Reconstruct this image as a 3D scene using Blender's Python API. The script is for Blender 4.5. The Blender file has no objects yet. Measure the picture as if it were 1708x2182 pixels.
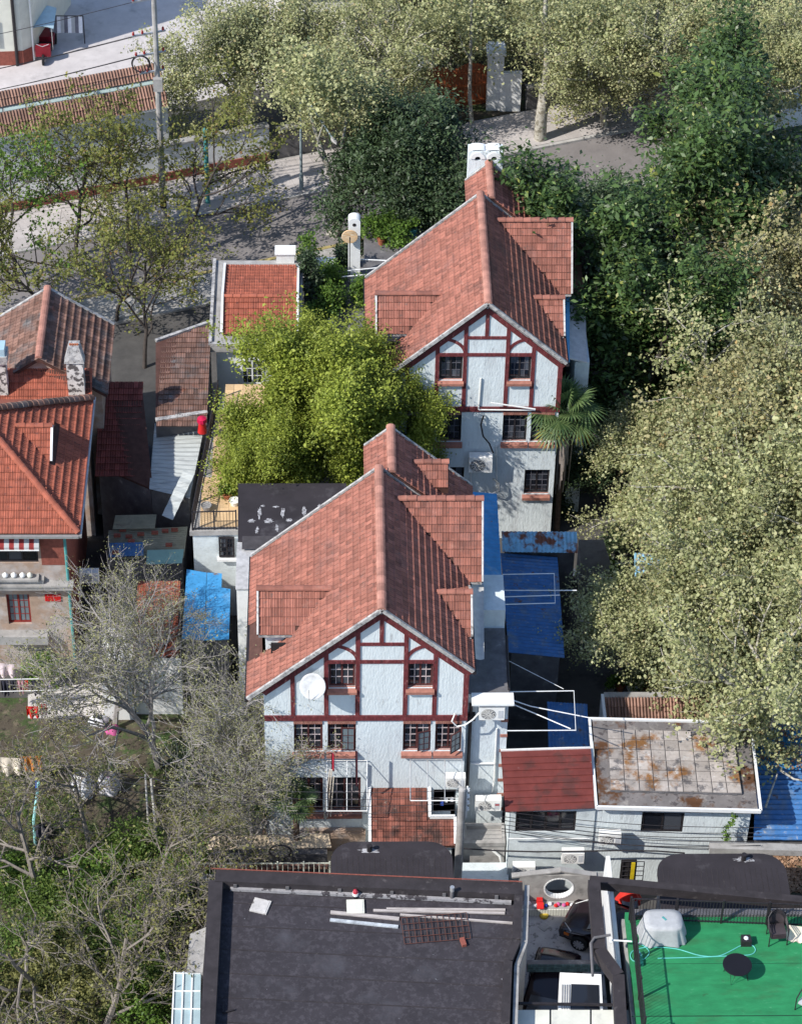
import bpy, bmesh, math, random
import numpy as np
from mathutils import Vector, Matrix
rnd = random.Random(7)
scene = bpy.context.scene
COL = scene.collection
# ------------------------------------------------------------------ camera
FPX = 5812.0; CU, CV = 854.0, 1091.0
def _n(v): return v/np.linalg.norm(v)
_D = _n(np.array([-140., 6650., FPX])); _Y = np.array([-150., -5083., FPX]); _Y = _n(_Y-_D*_Y.dot(_D)); _Z = -_D
_X = np.cross(_Y, _Z)
RW = np.c_[_X, _Y, _Z]                       # world axes seen from the camera
CAMP = np.array([0, 0, 12.2]) - RW.T@(np.array([813-CU, 1290-CV, FPX])/FPX*99.0)
cam_data = bpy.data.cameras.new('camera'); cam = bpy.data.objects.new('camera', cam_data); COL.objects.link(cam)
cam_data.sensor_fit = 'VERTICAL'; cam_data.sensor_height = 24; cam_data.lens = 24*FPX/2182
cam_data.clip_end = 2000; cam_data.clip_start = 1
_r = RW.T                                     # columns: cam u,v,w in world
M4 = Matrix(((_r[0,0], -_r[0,1], -_r[0,2], CAMP[0]), (_r[1,0], -_r[1,1], -_r[1,2], CAMP[1]), (_r[2,0], -_r[2,1], -_r[2,2], CAMP[2]), (0,0,0,1)))
cam.matrix_world = M4
scene.camera = cam
# ------------------------------------------------------------------ world, sun, exposure
SUN_EL, SUN_AZ = math.radians(43), math.radians(31)   # azimuth: shadows fall to +x, turned this far towards +y
sd = Vector((-math.cos(SUN_EL)*math.cos(SUN_AZ), -math.cos(SUN_EL)*math.sin(SUN_AZ), math.sin(SUN_EL)))
w = bpy.data.worlds.new('World'); scene.world = w; w.use_nodes = True
nt = w.node_tree; sky = nt.nodes.new('ShaderNodeTexSky'); sky.sky_type = 'NISHITA'; sky.sun_disc = False
sky.sun_elevation = SUN_EL; sky.sun_rotation = math.atan2(sd.x, sd.y)
sky.air_density = 1.0; sky.dust_density = 0.6; sky.ozone_density = 2.0
bg = nt.nodes['Background']; nt.links.new(sky.outputs[0], bg.inputs[0]); bg.inputs[1].default_value = 0.15
sl = bpy.data.lights.new('sun', 'SUN'); sl.energy = 4.3; sl.angle = math.radians(0.53); sl.color = (1, 0.95, 0.87)
so = bpy.data.objects.new('sun', sl); COL.objects.link(so); so.rotation_euler = sd.to_track_quat('Z', 'Y').to_euler(); so.location = (-30, -30, 60)
scene.view_settings.view_transform = 'Standard'; scene.view_settings.look = 'None'
scene.view_settings.exposure = 0.4; scene.view_settings.gamma = 1.0
scene.render.engine = 'CYCLES'
scene.cycles.max_bounces = 6; scene.cycles.diffuse_bounces = 3; scene.cycles.transparent_max_bounces = 8; scene.cycles.transmission_bounces = 4
# ------------------------------------------------------------------ pixel -> world (pixels of a 1708 x 2182 view of the place)
def ray(u, v): return RW.T@(np.array([u-CU, v-CV, FPX])/FPX)
def gz(u, v, z=0.0):
    r = ray(u, v); t = (z-CAMP[2])/r[2]; return Vector(CAMP+t*r)
def gy(u, v, y=0.0):
    r = ray(u, v); t = (y-CAMP[1])/r[1]; return Vector(CAMP+t*r)
def gx(u, v, x=0.0):
    r = ray(u, v); t = (x-CAMP[0])/r[0]; return Vector(CAMP+t*r)
# ------------------------------------------------------------------ materials
def lin(c):
    return tuple(((x/255)/12.92 if x/255 <= .04045 else ((x/255+.055)/1.055)**2.4) for x in c)
MATS = {}
def mat(name, base, rough=.8, var=.25, scale=3.0, bump=.0, bscale=40., metal=0., spots=None, spot_lo=.62, spot_hi=.7, spot_scale=2.0, island=0., stretch=None, spec=.3, detail=6, waves=None):
    """base: linear colour. var: value variation from noise. spots: second colour in patches. island: brightness change piece by piece."""
    if name in MATS: return MATS[name]
    m = bpy.data.materials.new(name); m.use_nodes = True; MATS[name] = m
    t = m.node_tree; N = t.nodes; L = t.links; b = N['Principled BSDF']
    b.inputs['Roughness'].default_value = rough; b.inputs['Metallic'].default_value = metal
    b.inputs['Specular IOR Level'].default_value = spec
    geo = N.new('ShaderNodeNewGeometry'); vec = geo.outputs['Position']
    if stretch:
        mp = N.new('ShaderNodeMapping'); mp.inputs['Scale'].default_value = stretch; L.new(vec, mp.inputs[0]); vec = mp.outputs[0]
    def noise(sc, dt=detail):
        n = N.new('ShaderNodeTexNoise'); n.inputs['Scale'].default_value = sc; n.inputs['Detail'].default_value = dt; n.inputs['Roughness'].default_value = .65
        L.new(vec, n.inputs['Vector']); return n.outputs[0]
    def ramp(src, lo, hi, a, c):
        r = N.new('ShaderNodeMapRange'); r.inputs[1].default_value = lo; r.inputs[2].default_value = hi; r.inputs[3].default_value = a; r.inputs[4].default_value = c
        L.new(src, r.inputs[0]); return r.outputs[0]
    fac = ramp(noise(scale), .3, .7, 1-var, 1+var)
    if island:
        oi = N.new('ShaderNodeObjectInfo')
        ad = N.new('ShaderNodeMath'); ad.operation = 'ADD'; L.new(geo.outputs['Random Per Island'], ad.inputs[0]); L.new(oi.outputs['Random'], ad.inputs[1])
        fr = N.new('ShaderNodeMath'); fr.operation = 'FRACT'; L.new(ad.outputs[0], fr.inputs[0])
        mu = N.new('ShaderNodeMath'); mu.operation = 'MULTIPLY'; L.new(ramp(fr.outputs[0], 0, 1, 1-island, 1+island), mu.inputs[0]); L.new(fac, mu.inputs[1]); fac = mu.outputs[0]
    rgb = N.new('ShaderNodeRGB'); rgb.outputs[0].default_value = (*base, 1); c = rgb.outputs[0]
    if spots:
        for (sc_col, lo, hi, ss) in ([spots] if isinstance(spots[0][0], float) else spots):
            mx = N.new('ShaderNodeMix'); mx.data_type = 'RGBA'; L.new(ramp(noise(ss, 8), lo, hi, 0, 1), mx.inputs[0]); L.new(c, mx.inputs[6]); mx.inputs[7].default_value = (*sc_col, 1); c = mx.outputs[2]
    ml = N.new('ShaderNodeVectorMath'); ml.operation = 'SCALE'; L.new(c, ml.inputs[0]); L.new(fac, ml.inputs['Scale'])
    L.new(ml.outputs[0], b.inputs['Base Color'])
    if bump:
        bp = N.new('ShaderNodeBump'); bp.inputs['Strength'].default_value = bump; bp.inputs['Distance'].default_value = .03; L.new(noise(bscale, 3), bp.inputs['Height']); L.new(bp.outputs[0], b.inputs['Normal'])
    return m
def leafmat(name, c1, c2, trans=.35, rough=.55, spec=.3, c3=None):
    m = bpy.data.materials.new(name); m.use_nodes = True; MATS[name] = m
    t = m.node_tree; N = t.nodes; L = t.links; b = N['Principled BSDF']; out = N['Material Output']
    geo = N.new('ShaderNodeNewGeometry')
    cr = N.new('ShaderNodeValToRGB'); cr.color_ramp.elements[0].color = (*c1, 1); cr.color_ramp.elements[1].color = (*c2, 1)
    if c3:
        e = cr.color_ramp.elements.new(.93); e.color = (*c2, 1); cr.color_ramp.elements[2].color = (*c3, 1)
    L.new(geo.outputs['Random Per Island'], cr.inputs[0])
    ns = N.new('ShaderNodeTexNoise'); ns.inputs['Scale'].default_value = .45; L.new(geo.outputs['Position'], ns.inputs['Vector'])
    mr = N.new('ShaderNodeMapRange'); mr.inputs[1].default_value = .35; mr.inputs[2].default_value = .65; mr.inputs[3].default_value = .8; mr.inputs[4].default_value = 1.2; L.new(ns.outputs[0], mr.inputs[0])
    ml = N.new('ShaderNodeVectorMath'); ml.operation = 'SCALE'; L.new(cr.outputs[0], ml.inputs[0]); L.new(mr.outputs[0], ml.inputs['Scale'])
    L.new(ml.outputs[0], b.inputs['Base Color']); b.inputs['Roughness'].default_value = rough; b.inputs['Specular IOR Level'].default_value = spec
    tr = N.new('ShaderNodeBsdfTranslucent'); L.new(ml.outputs[0], tr.inputs[0])
    mx = N.new('ShaderNodeMixShader'); mx.inputs[0].default_value = trans; L.new(b.outputs[0], mx.inputs[1]); L.new(tr.outputs[0], mx.inputs[2]); L.new(mx.outputs[0], out.inputs[0])
    return m
def glassmat(name, base, rough=.08):
    m = bpy.data.materials.new(name); m.use_nodes = True; MATS[name] = m
    b = m.node_tree.nodes['Principled BSDF']; b.inputs['Base Color'].default_value = (*base, 1); b.inputs['Roughness'].default_value = rough; b.inputs['Specular IOR Level'].default_value = .6
    return m
TILE = mat('roof_tile_red', (.30, .122, .09), .8, .14, 5., island=.24, spots=(((.21,.10,.082), .52, .70, .8), ((.17,.11,.095), .58, .68, 7.), ((.36,.17,.13), .6, .7, 2.3)))
TILE_R = mat('roof_tile_orange', (.33, .10, .062), .8, .14, 5., island=.18, spots=(((.22,.075,.052), .52, .72, .8), ((.15,.07,.06), .58, .68, 7.)))
TILE_W = mat('roof_tile_weathered', (.25, .105, .075), .85, .2, 4., island=.2, spots=(((.16,.085,.065), .52, .7, .9), ((.32,.12,.06), .64, .72, 3.)))
TILE_D = mat('roof_tile_old', (.20, .115, .09), .9, .3, 1.4, island=.35, spots=(((.10,.095,.095), .5, .66, .7), ((.28,.10,.06), .6, .75, 1.2)))
TILE_P = mat('roof_tile_porch', (.20, .075, .055), .85, .3, 2., island=.4, spots=(((.07,.04,.035), .48, .62, 1.6), ((.25,.20,.17), .62, .72, 5.)))
TILE_B = mat('roof_tile_brown', (.26, .155, .12), .9, .2, 2., island=.3)
RIDGE = mat('ridge_tile', (.36, .175, .135), .8, .25, 3., island=.2)
UNDER = mat('roof_underlay', (.085, .042, .034), .95, .3, 4.)
CEM = mat('cement_trim', (.42, .41, .40), .9, .3, 4., bump=.3, spots=(((.2,.2,.21), .50, .64, 3.), ((.12,.11,.11), .57, .64, 9.)))
STUC = mat('white_stucco', (.64, .70, .725), .9, .07, 2.5, bump=.8, bscale=12., spots=(((.52,.55,.57), .54, .74, 1.6), ((.36,.37,.38), .60, .74, 4.)), stretch=(1,1,.3))
STUC2 = mat('pale_stucco', (.60, .66, .68), .9, .12, 2.5, bump=.5, bscale=14., spots=((.40,.43,.46), .58, .75, .8))
WHITE = mat('white_paint', (.75, .76, .76), .6, .08, 3., spots=((.45,.45,.44), .66, .78, 3.))
TIMB = mat('dark_red_timber', (.15, .032, .036), .65, .35, 6., spots=(((.07,.025,.025), .52, .64, 8.), ((.25,.12,.11), .60, .68, 6.)), stretch=(2,2,.6))
FRAME = mat('brown_window_frame', (.085, .03, .03), .55, .3, 5.)
BRICKS = mat('brick_sill', (.33, .145, .11), .85, .25, 5., island=.2)
GLASS = glassmat('dark_glass', (.012, .014, .02))
def _vary(m, a, b_):
    t = m.node_tree; oi = t.nodes.new('ShaderNodeObjectInfo'); cr = t.nodes.new('ShaderNodeValToRGB'); cr.color_ramp.elements[0].position = .45; cr.color_ramp.elements[0].color = (*a, 1); cr.color_ramp.elements[1].color = (*b_, 1)
    t.links.new(oi.outputs['Random'], cr.inputs[0]); t.links.new(cr.outputs[0], t.nodes['Principled BSDF'].inputs['Base Color'])
_vary(GLASS, (.010,.012,.018), (.09,.10,.12))
GLASS2 = glassmat('pale_glass', (.16, .2, .22), .15)
CURT = mat('curtain', (.42,.43,.42), .9, .2, 6., stretch=(8,8,.5))
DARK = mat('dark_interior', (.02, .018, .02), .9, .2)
IRON = mat('black_iron', (.025, .022, .025), .5, .3, 8.)
STEEL = mat('steel_pipe', (.55, .56, .57), .35, .15, 6., metal=.6)
PVC = mat('white_pvc', (.78, .78, .76), .5, .08, 6.)
FELT = mat('black_felt', (.030, .026, .031), .85, .25, .8, bump=.15, bscale=30, spots=((.075,.07,.078), .58, .75, .9))
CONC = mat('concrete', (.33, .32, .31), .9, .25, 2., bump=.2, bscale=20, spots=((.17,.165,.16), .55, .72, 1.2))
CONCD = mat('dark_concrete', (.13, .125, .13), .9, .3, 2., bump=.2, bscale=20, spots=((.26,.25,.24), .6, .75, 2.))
BLUE = mat('blue_sheet', (.045, .24, .50), .55, .2, 3., spots=(((.16,.10,.07), .64, .72, 2.), ((.20,.34,.48), .55, .75, .9)), spec=.35)
BLUED = mat('blue_corrugated', (.045, .15, .36), .55, .25, 3., spots=(((.13,.19,.28), .50, .66, 1.2), ((.10,.06,.05), .60, .68, 3.), ((.28,.30,.33), .60, .70, 5.)), spec=.35)
BLUEP = mat('worn_blue_corrugated', (.22, .45, .62), .6, .2, 3., spots=((.17,.06,.035), .50, .58, 1.1))
RUSTR = mat('brown_red_corrugated', (.155, .038, .032), .6, .2, 2., spots=(((.10,.035,.03), .52, .62, 1.2), ((.45,.42,.4), .68, .70, 2.6)))
ZINC = mat('grey_corrugated', (.42, .45, .45), .6, .2, 2., stretch=(.6,4,1), spots=((.25,.26,.26), .55, .7, 1.5))
FIBRE = mat('fibre_sheet', (.24, .235, .18), .85, .25, 2., spots=((.12,.11,.09), .55, .7, 2.))
GREEN = mat('green_floor', (.02, .20, .075), .75, .2, 2.5, spots=(((.035,.13,.05), .52, .75, .9), ((.03,.07,.03), .66, .76, 2.2), ((.10,.25,.15), .62, .8, 5.)), bump=.08, bscale=60, stretch=(.6,1.6,1))
YEL = mat('sand_tile_floor', (.60, .42, .24), .8, .15, 2., island=.12)
ASPH = mat('asphalt', (.205, .19, .19), .9, .12, 1.2, bump=.2, bscale=60)
PAVE = mat('pavement_slab', (.43, .40, .39), .9, .12, 1.5, island=.10)
KERB = mat('kerb_stone', (.40, .39, .38), .9, .2, 2., island=.12)
YELP = mat('yellow_paint', (.50, .36, .05), .8, .3, 5.)
EARTH = mat('garden_earth', (.075, .062, .045), .95, .35, 1.2, bump=.4, bscale=12, spots=(((.045,.075,.022), .48, .58, 1.4), ((.13,.105,.075), .54, .62, 2.8), ((.03,.025,.02), .56, .64, 5.)))
YARD = mat('yard_concrete', (.075, .072, .07), .9, .25, 1.0, bump=.15, bscale=20, spots=((.06,.058,.058), .5, .7, .9))
BARK = mat('grey_bark', (.25, .22, .19), .9, .35, 5., bump=.3, bscale=20)
BARKP = mat('plane_bark', (.42, .40, .35), .9, .3, 4., spots=((.2,.18,.14), .5, .58, 5.))
BARKD = mat('dark_bark', (.06, .05, .045), .9, .3, 5.)
RED = mat('red_plastic', (.55, .02, .02), .4, .1)
PINK = mat('pink_cloth', (.55, .12, .30), .9, .15)
CLOTHW = mat('white_cloth', (.75, .76, .8), .9, .1, 6.)
CLOTHO = mat('orange_cloth', (.50, .19, .04), .9, .2, 6.)
CLOTHC = mat('cream_cloth', (.68, .6, .5), .9, .1, 6.)
CLOTHD = mat('dark_cloth', (.03, .03, .045), .9, .2, 6.)
CLOTHG = mat('grey_cloth', (.40, .41, .42), .85, .1, 6.)
CLOTHB = mat('blue_cloth', (.03, .08, .4), .9, .2, 6.)
STONE = mat('tan_wall', (.36, .26, .20), .9, .2, 2., bump=.2, spots=((.42,.38,.36), .45, .6, .8))
BRICKR = mat('red_brick_wall', (.24, .075, .055), .9, .25, 6., bump=.4, bscale=18)
CARB = mat('black_car_paint', (.012, .006, .010), .18, .05, 2., spec=.6)
TYRE = mat('tyre_rubber', (.015, .015, .016), .8, .1)
RIM = mat('silver_rim', (.6, .6, .62), .3, .05, metal=.7)
WOODR = mat('brown_wood_gate', (.32, .09, .035), .6, .25, 4., stretch=(6,6,.6), island=.12)
TAN = mat('tan_sheet', (.45, .33, .2), .8, .2, 3.)
TEAL = mat('teal_paint', (.08, .3, .3), .6, .2)
POT = mat('terracotta_pot', (.35, .12, .06), .85, .2)
CREAM = mat('cream_wall', (.62, .62, .55), .9, .1, 1.5, spots=((.45,.45,.42), .6, .75, 1.))
SLABR = mat('roof_paving_slab', (.36, .32, .29), .9, .22, 3., island=.2, spots=(((.21,.10,.035), .50, .60, .8), ((.13,.12,.12), .53, .62, 2.6), ((.42,.40,.38), .58, .66, 4.)))
RAILY = mat('pale_rail', (.55, .57, .5), .7, .2)
# ------------------------------------------------------------------ mesh builder
class MB:
    def __init__(s): s.v = []; s.f = []
    def face(s, pts):
        k = len(s.v); s.v += [tuple(p) for p in pts]; s.f.append(tuple(range(k, k+len(pts)))); return s
    def box(s, x0, x1, y0, y1, z0, z1):
        k = len(s.v); s.v += [(x, y, z) for z in (z0, z1) for x, y in ((x0,y0),(x1,y0),(x1,y1),(x0,y1))]
        s.f += [tuple(k+i for i in q) for q in ((3,2,1,0),(4,5,6,7),(0,1,5,4),(1,2,6,5),(2,3,7,6),(3,0,4,7))]; return s
    def prism(s, pts, ext):
        ext = Vector(ext); n = len(pts); k = len(s.v); s.v += [tuple(p) for p in pts]+[tuple(Vector(p)+ext) for p in pts]
        s.f.append(tuple(k+i for i in range(n))); s.f.append(tuple(k+n+i for i in reversed(range(n))))
        s.f += [(k+i, k+n+i, k+n+(i+1)%n, k+(i+1)%n) for i in range(n)]; return s
    def bar(s, a, b, w, h, up=(0,0,1)):
        a, b = Vector(a), Vector(b); d = (b-a).normalized(); up = Vector(up)
        if abs(d.dot(up)) > .98: up = Vector((0,1,0))
        r = d.cross(up).normalized(); u = r.cross(d)
        q = [a+r*x*w/2+u*z*h/2 for x, z in ((-1,-1),(1,-1),(1,1),(-1,1))]
        return s.prism(q, b-a)
    def tube(s, pts, r, n=6, cap=True):
        pts = [Vector(p) for p in pts]; rs = r if isinstance(r, (list, tuple)) else [r]*len(pts); k = len(s.v); m = len(pts); prev = None
        for i, p in enumerate(pts):
            d = (pts[min(i+1, m-1)]-pts[max(i-1, 0)])
            if d.length < 1e-9: d = Vector((0,0,1))
            d.normalize()
            a = prev if prev else (Vector((0,0,1)) if abs(d.z) < .9 else Vector((1,0,0)))
            x = (a-d*a.dot(d)); x = x.normalized() if x.length > 1e-6 else d.orthogonal().normalized(); prev = x; y = d.cross(x)
            s.v += [tuple(p+(x*math.cos(t)+y*math.sin(t))*rs[i]) for t in (2*math.pi*j/n for j in range(n))]
        for i in range(m-1):
            s.f += [(k+i*n+j, k+i*n+(j+1)%n, k+(i+1)*n+(j+1)%n, k+(i+1)*n+j) for j in range(n)]
        if cap: s.f.append(tuple(k+j for j in reversed(range(n)))); s.f.append(tuple(k+(m-1)*n+j for j in range(n)))
        return s
    def lathe(s, c, prof, n=16, axis='z'):
        k = len(s.v); c = Vector(c)
        for r, z in prof:
            for j in range(n):
                t = 2*math.pi*j/n; p = (r*math.cos(t), r*math.sin(t), z)
                if axis == 'y': p = (p[0], p[2], p[1])
                if axis == 'x': p = (p[2], p[0], p[1])
                s.v.append(tuple(c+Vector(p)))
        m = len(prof)
        for i in range(m-1): s.f += [(k+i*n+j, k+i*n+(j+1)%n, k+(i+1)*n+(j+1)%n, k+(i+1)*n+j) for j in range(n)]
        s.f.append(tuple(k+j for j in reversed(range(n)))); s.f.append(tuple(k+(m-1)*n+j for j in range(n))); return s
    def grid(s, fn, nu, nv):
        k = len(s.v); s.v += [tuple(fn(i/nu, j/nv)) for j in range(nv+1) for i in range(nu+1)]
        s.f += [(k+j*(nu+1)+i, k+j*(nu+1)+i+1, k+(j+1)*(nu+1)+i+1, k+(j+1)*(nu+1)+i) for j in range(nv) for i in range(nu)]; return s
    def xf(s, M): s.v = [tuple(M@Vector(p)) for p in s.v]; return s
    def mesh(s, name, m, smooth=False):
        me = bpy.data.meshes.new(name); me.from_pydata(s.v, [], s.f); me.materials.append(m)
        if smooth: me.polygons.foreach_set('use_smooth', [True]*len(me.polygons))
        me.update(); return me
    def build(s, name, m, parent=None, smooth=False, fix=False):
        me = s.mesh(name, m, smooth)
        if fix:
            b = bmesh.new(); b.from_mesh(me); bmesh.ops.recalc_face_normals(b, faces=b.faces); b.to_mesh(me); b.free()
        return link(name, me, parent)
def link(name, me, parent=None):
    o = bpy.data.objects.new(name, me); COL.objects.link(o)
    if parent is not None:
        o.parent = parent
        if parent.type == 'EMPTY': o.matrix_parent_inverse = Matrix.Translation(-parent.location)
    return o
def tag(o, label=None, cat=None, group=None, kind=None):
    if label: o['label'] = label
    if cat: o['category'] = cat
    if group: o['group'] = group
    if kind: o['kind'] = kind
    return o
def thing(name, label, cat, loc=(0,0,0), group=None):
    o = bpy.data.objects.new(name, None); COL.objects.link(o); o.location = loc; o.empty_display_size = .3
    return tag(o, label, cat, group)
def copy_tree(o, parent=None):
    c = o.copy(); COL.objects.link(c); c.parent = parent
    for ch in o.children: copy_tree(ch, c)
    return c
def struct(o): o['kind'] = 'structure'; return o
V = Vector
def lerp(a, b, t): return Vector(a)*(1-t)+Vector(b)*t
# wall with real openings; (s, z) coordinates along direction d from point o; top = [(s, z), ...]
def wall_mb(o, d, s0, s1, z0, top, holes, th, mb=None):
    mb = mb or MB(); o = Vector(o); d = Vector(d).normalized(); nrm = Vector((-d.y, d.x, 0))     # thickness goes away along nrm
    xs = sorted({s0, s1, *[h for H in holes for h in H[:2]], *[t[0] for t in top]}); xs = [x for x in xs if s0 <= x <= s1]
    def tz(x):
        for (a, za), (b, zb) in zip(top, top[1:]):
            if a-1e-9 <= x <= b+1e-9: return za+(zb-za)*(x-a)/max(b-a, 1e-9)
        return top[-1][1]
    for a, b in zip(xs, xs[1:]):
        if b-a < 1e-6: continue
        hs = sorted([(h[2], h[3]) for h in holes if h[0] <= a+1e-6 and h[1] >= b-1e-6]); lo = z0
        for h0, h1 in hs+[(None, None)]:
            if h0 is None: A, B = tz(a), tz(b)
            else: A = B = h0
            if max(A, B) > lo+1e-6:
                q = [o+d*a+V((0,0,lo)), o+d*b+V((0,0,lo)), o+d*b+V((0,0,B)), o+d*a+V((0,0,A))]
                mb.prism(q, nrm*th)
            if h0 is not None: lo = h1
    return mb
def window(parent, x0, x1, z0, z1, y, cols=(2,2), rows=3, depth=.12, fm=None, gm=None, bars=.022, cover=True, curtain=0, bm=None):
    """casement window facing -y set back into an opening; each pane is its own piece"""
    fm = fm or FRAME; gm = gm or GLASS; f = MB(); gb_ = MB() if bm else f; yy = y+depth; t = .05; n = len(cols); cw = (x1-x0-2*t)/n
    f.box(x0, x0+t, yy-.03, yy+.05, z0, z1).box(x1-t, x1, yy-.03, yy+.05, z0, z1).box(x0+t, x1-t, yy-.03, yy+.05, z1-t, z1).box(x0+t, x1-t, yy-.03, yy+.05, z0, z0+t)
    panes = []
    for i, nc in enumerate(cols):
        a = x0+t+i*cw; b = a+cw; s = .035
        f.box(a, a+s, yy-.02, yy+.03, z0+t, z1-t).box(b-s, b, yy-.02, yy+.03, z0+t, z1-t).box(a+s, b-s, yy-.02, yy+.03, z0+t, z0+t+s).box(a+s, b-s, yy-.02, yy+.03, z1-t-s, z1-t)
        ax, bx, az, bz = a+s, b-s, z0+t+s, z1-t-s
        for k in range(1, nc): xx = ax+(bx-ax)*k/nc; gb_.box(xx-bars/2, xx+bars/2, yy-.012, yy+.02, az, bz)
        for k in range(1, rows): zz = az+(bz-az)*k/rows; gb_.box(ax, bx, yy-.014, yy+.022, zz-bars/2, zz+bars/2)
        for k in range(nc):
            for r in range(rows):
                panes.append((ax+(bx-ax)*k/nc+bars/2, ax+(bx-ax)*(k+1)/nc-bars/2, az+(bz-az)*r/rows+bars/2, az+(bz-az)*(r+1)/rows-bars/2))
    wo = f.build('window', fm, parent)
    if bm: gb_.build('glazing_bars', bm, wo)
    pm = {}
    for (a, b, c, d) in panes:
        key = (round(b-a, 3), round(d-c, 3))
        if key not in pm: pm[key] = MB().box(0, b-a, 0, .006, 0, d-c).mesh('pane', gm)
        p = link('pane', pm[key]); p.parent = wo; p.location = (a, yy+.004, c)
    if curtain:
        MB().grid(lambda u, v: (x0+.06+(x1-x0-.12)*u, yy+.14+.03*math.sin(u*40), z0+.05+(z1-z0-.1)*v), 40, 1).build('curtain', CURT, wo)
    return wo
def tile_mesh(w=.22, L=.37, kind='rib'):
    """one interlocking roof tile: x across, y down the slope, z out"""
    if kind == 'rib': pr = [(0,.008),(.10,.030),(.26,.008),(.46,.006),(.58,.027),(.72,.006),(1,.006)]
    else: pr = [(0,.0),(.18,.05),(.5,.085),(.82,.05),(1,.0)]
    mb = MB(); n = len(pr); g = .006
    for y, dz in ((0, 0), (L-.075, .016), (L-.03, .050), (L, .050), (L-.03, None)):
        for i, (x, z) in enumerate(pr): mb.v.append((g+x*(w-2*g), y, (z+dz) if dz is not None else -.012))
    for j in range(4): mb.f += [(j*n+i, (j+1)*n+i, (j+1)*n+i+1, j*n+i+1) for i in range(n-1)]
    return mb
def basis(o, x, y):
    x = Vector(x).normalized(); y = Vector(y).normalized(); z = y.cross(x) if y.cross(x).z > 0 else x.cross(y)
    return Matrix(((x.x, y.x, z.x, o[0]), (x.y, y.y, z.y, o[1]), (x.z, y.z, z.z, o[2]), (0,0,0,1)))
def tile_roof(parent, o, x, y, W, L, m, inside=None, w=.22, e=.33, jitter=.006, limit=300, kind='rib', stagger=False, score=None, lift=.0):
    """tiles laid on the slope that starts at o (upper corner), runs W along x and L down along y"""
    B = basis(o, x, y); tm = tile_mesh(w, e+.04, kind); nx = int(W/w+.5); ny = int(L/e+.5); w2 = W/nx; e2 = L/ny; spots = []
    for j in range(ny):
        for i in range(nx+(1 if stagger and j % 2 else 0)):
            px = (i-(.5 if stagger and j % 2 else 0))*w2; c = B@V((px+w2/2, (j+.5)*e2, 0))
            if inside and not inside(c): continue
            if px < -.01 and stagger: px = 0; sx = .5
            elif px+w2 > W+.01: sx = .5
            else: sx = 1
            T = B@Matrix.Translation((px, j*e2-.02, lift+rnd.uniform(0, jitter)))@Matrix.Rotation(rnd.uniform(-.012,.012), 4, 'Z')@Matrix.Diagonal((w2/w*sx, e2/e, 1, 1))
            spots.append(((c-Vector(CAMP)).length if score is None else score(c), T))
    spots.sort(key=lambda t: t[0]); me = tm.mesh('tile', m)
    for k, (d, T) in enumerate(spots[:limit]):
        t = link('tile', me); t.parent = parent; t.matrix_parent_inverse = pinv(parent); t.matrix_basis = T
    rest = spots[limit:]
    if rest:
        base = np.array(tm.v); nv = len(base); vs = []; fs = []
        for k, (d, T) in enumerate(rest):
            A = np.array(T); vs.append(base@A[:3,:3].T+A[:3,3]); fs += [tuple(q+k*nv for q in f) for f in tm.f]
        b = MB(); b.v = [tuple(r) for r in np.concatenate(vs)]; b.f = fs
        tag(b.build('tile_field', m, parent), kind='stuff')
    return len(spots)
def pinv(p):
    if p is None: return Matrix.Identity(4)
    if p.type == 'EMPTY': return Matrix.Translation(-p.location)
    return Matrix.Identity(4)
def ridge_caps(parent, a, b, m=None, r=.11, step=.36, name='ridge_tile'):
    a, b = Vector(a), Vector(b); L = (b-a).length; n = max(1, round(L/step)); st = L/n; m = m or RIDGE
    mb = MB(); k = 7
    for y, rr, dz in ((0, r*.92, 0), (st+.03, r*1.08, .012)):
        for i in range(k): t = math.pi*i/(k-1); mb.v.append((rr*math.cos(t)*1.15, y, rr*math.sin(t)*.9-.02+dz))
    mb.f = [(i, k+i, k+i+1, i+1) for i in range(k-1)]+[tuple(range(k))[::-1], tuple(k+i for i in range(k))]
    me = mb.mesh(name, m); d = (b-a).normalized(); x = d.cross(V((0,0,1))).normalized(); z = x.cross(d)
    for i in range(n):
        p = a+d*i*st+V((0,0,rnd.uniform(-.008,.008))); T = Matrix(((x.x,d.x,z.x,p.x),(x.y,d.y,z.y,p.y),(x.z,d.z,z.z,p.z),(0,0,0,1)))
        t = link(name, me); t.parent = parent; t.matrix_parent_inverse = pinv(parent); t.matrix_basis = T
def corrugated(a, b, c, d, n, amp=.02, mb=None, seg=4):
    """sheet with corners a b (one end) d c (other end), n waves counted from a to b, ribs running a->d"""
    a, b, c, d = map(Vector, (a, b, c, d)); nrm = (b-a).cross(d-a).normalized()
    if nrm.z < 0: nrm = -nrm
    mb = mb or MB()
    def fn(u, v): return (a*(1-u)+b*u)*(1-v)+(d*(1-u)+c*u)*v+nrm*amp*math.sin(u*n*2*math.pi)
    mb.grid(fn, n*seg, 2)
    low = nrm*-.012
    return mb.grid(lambda u, v: fn(u, v)+low, n*seg, 2)
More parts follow.
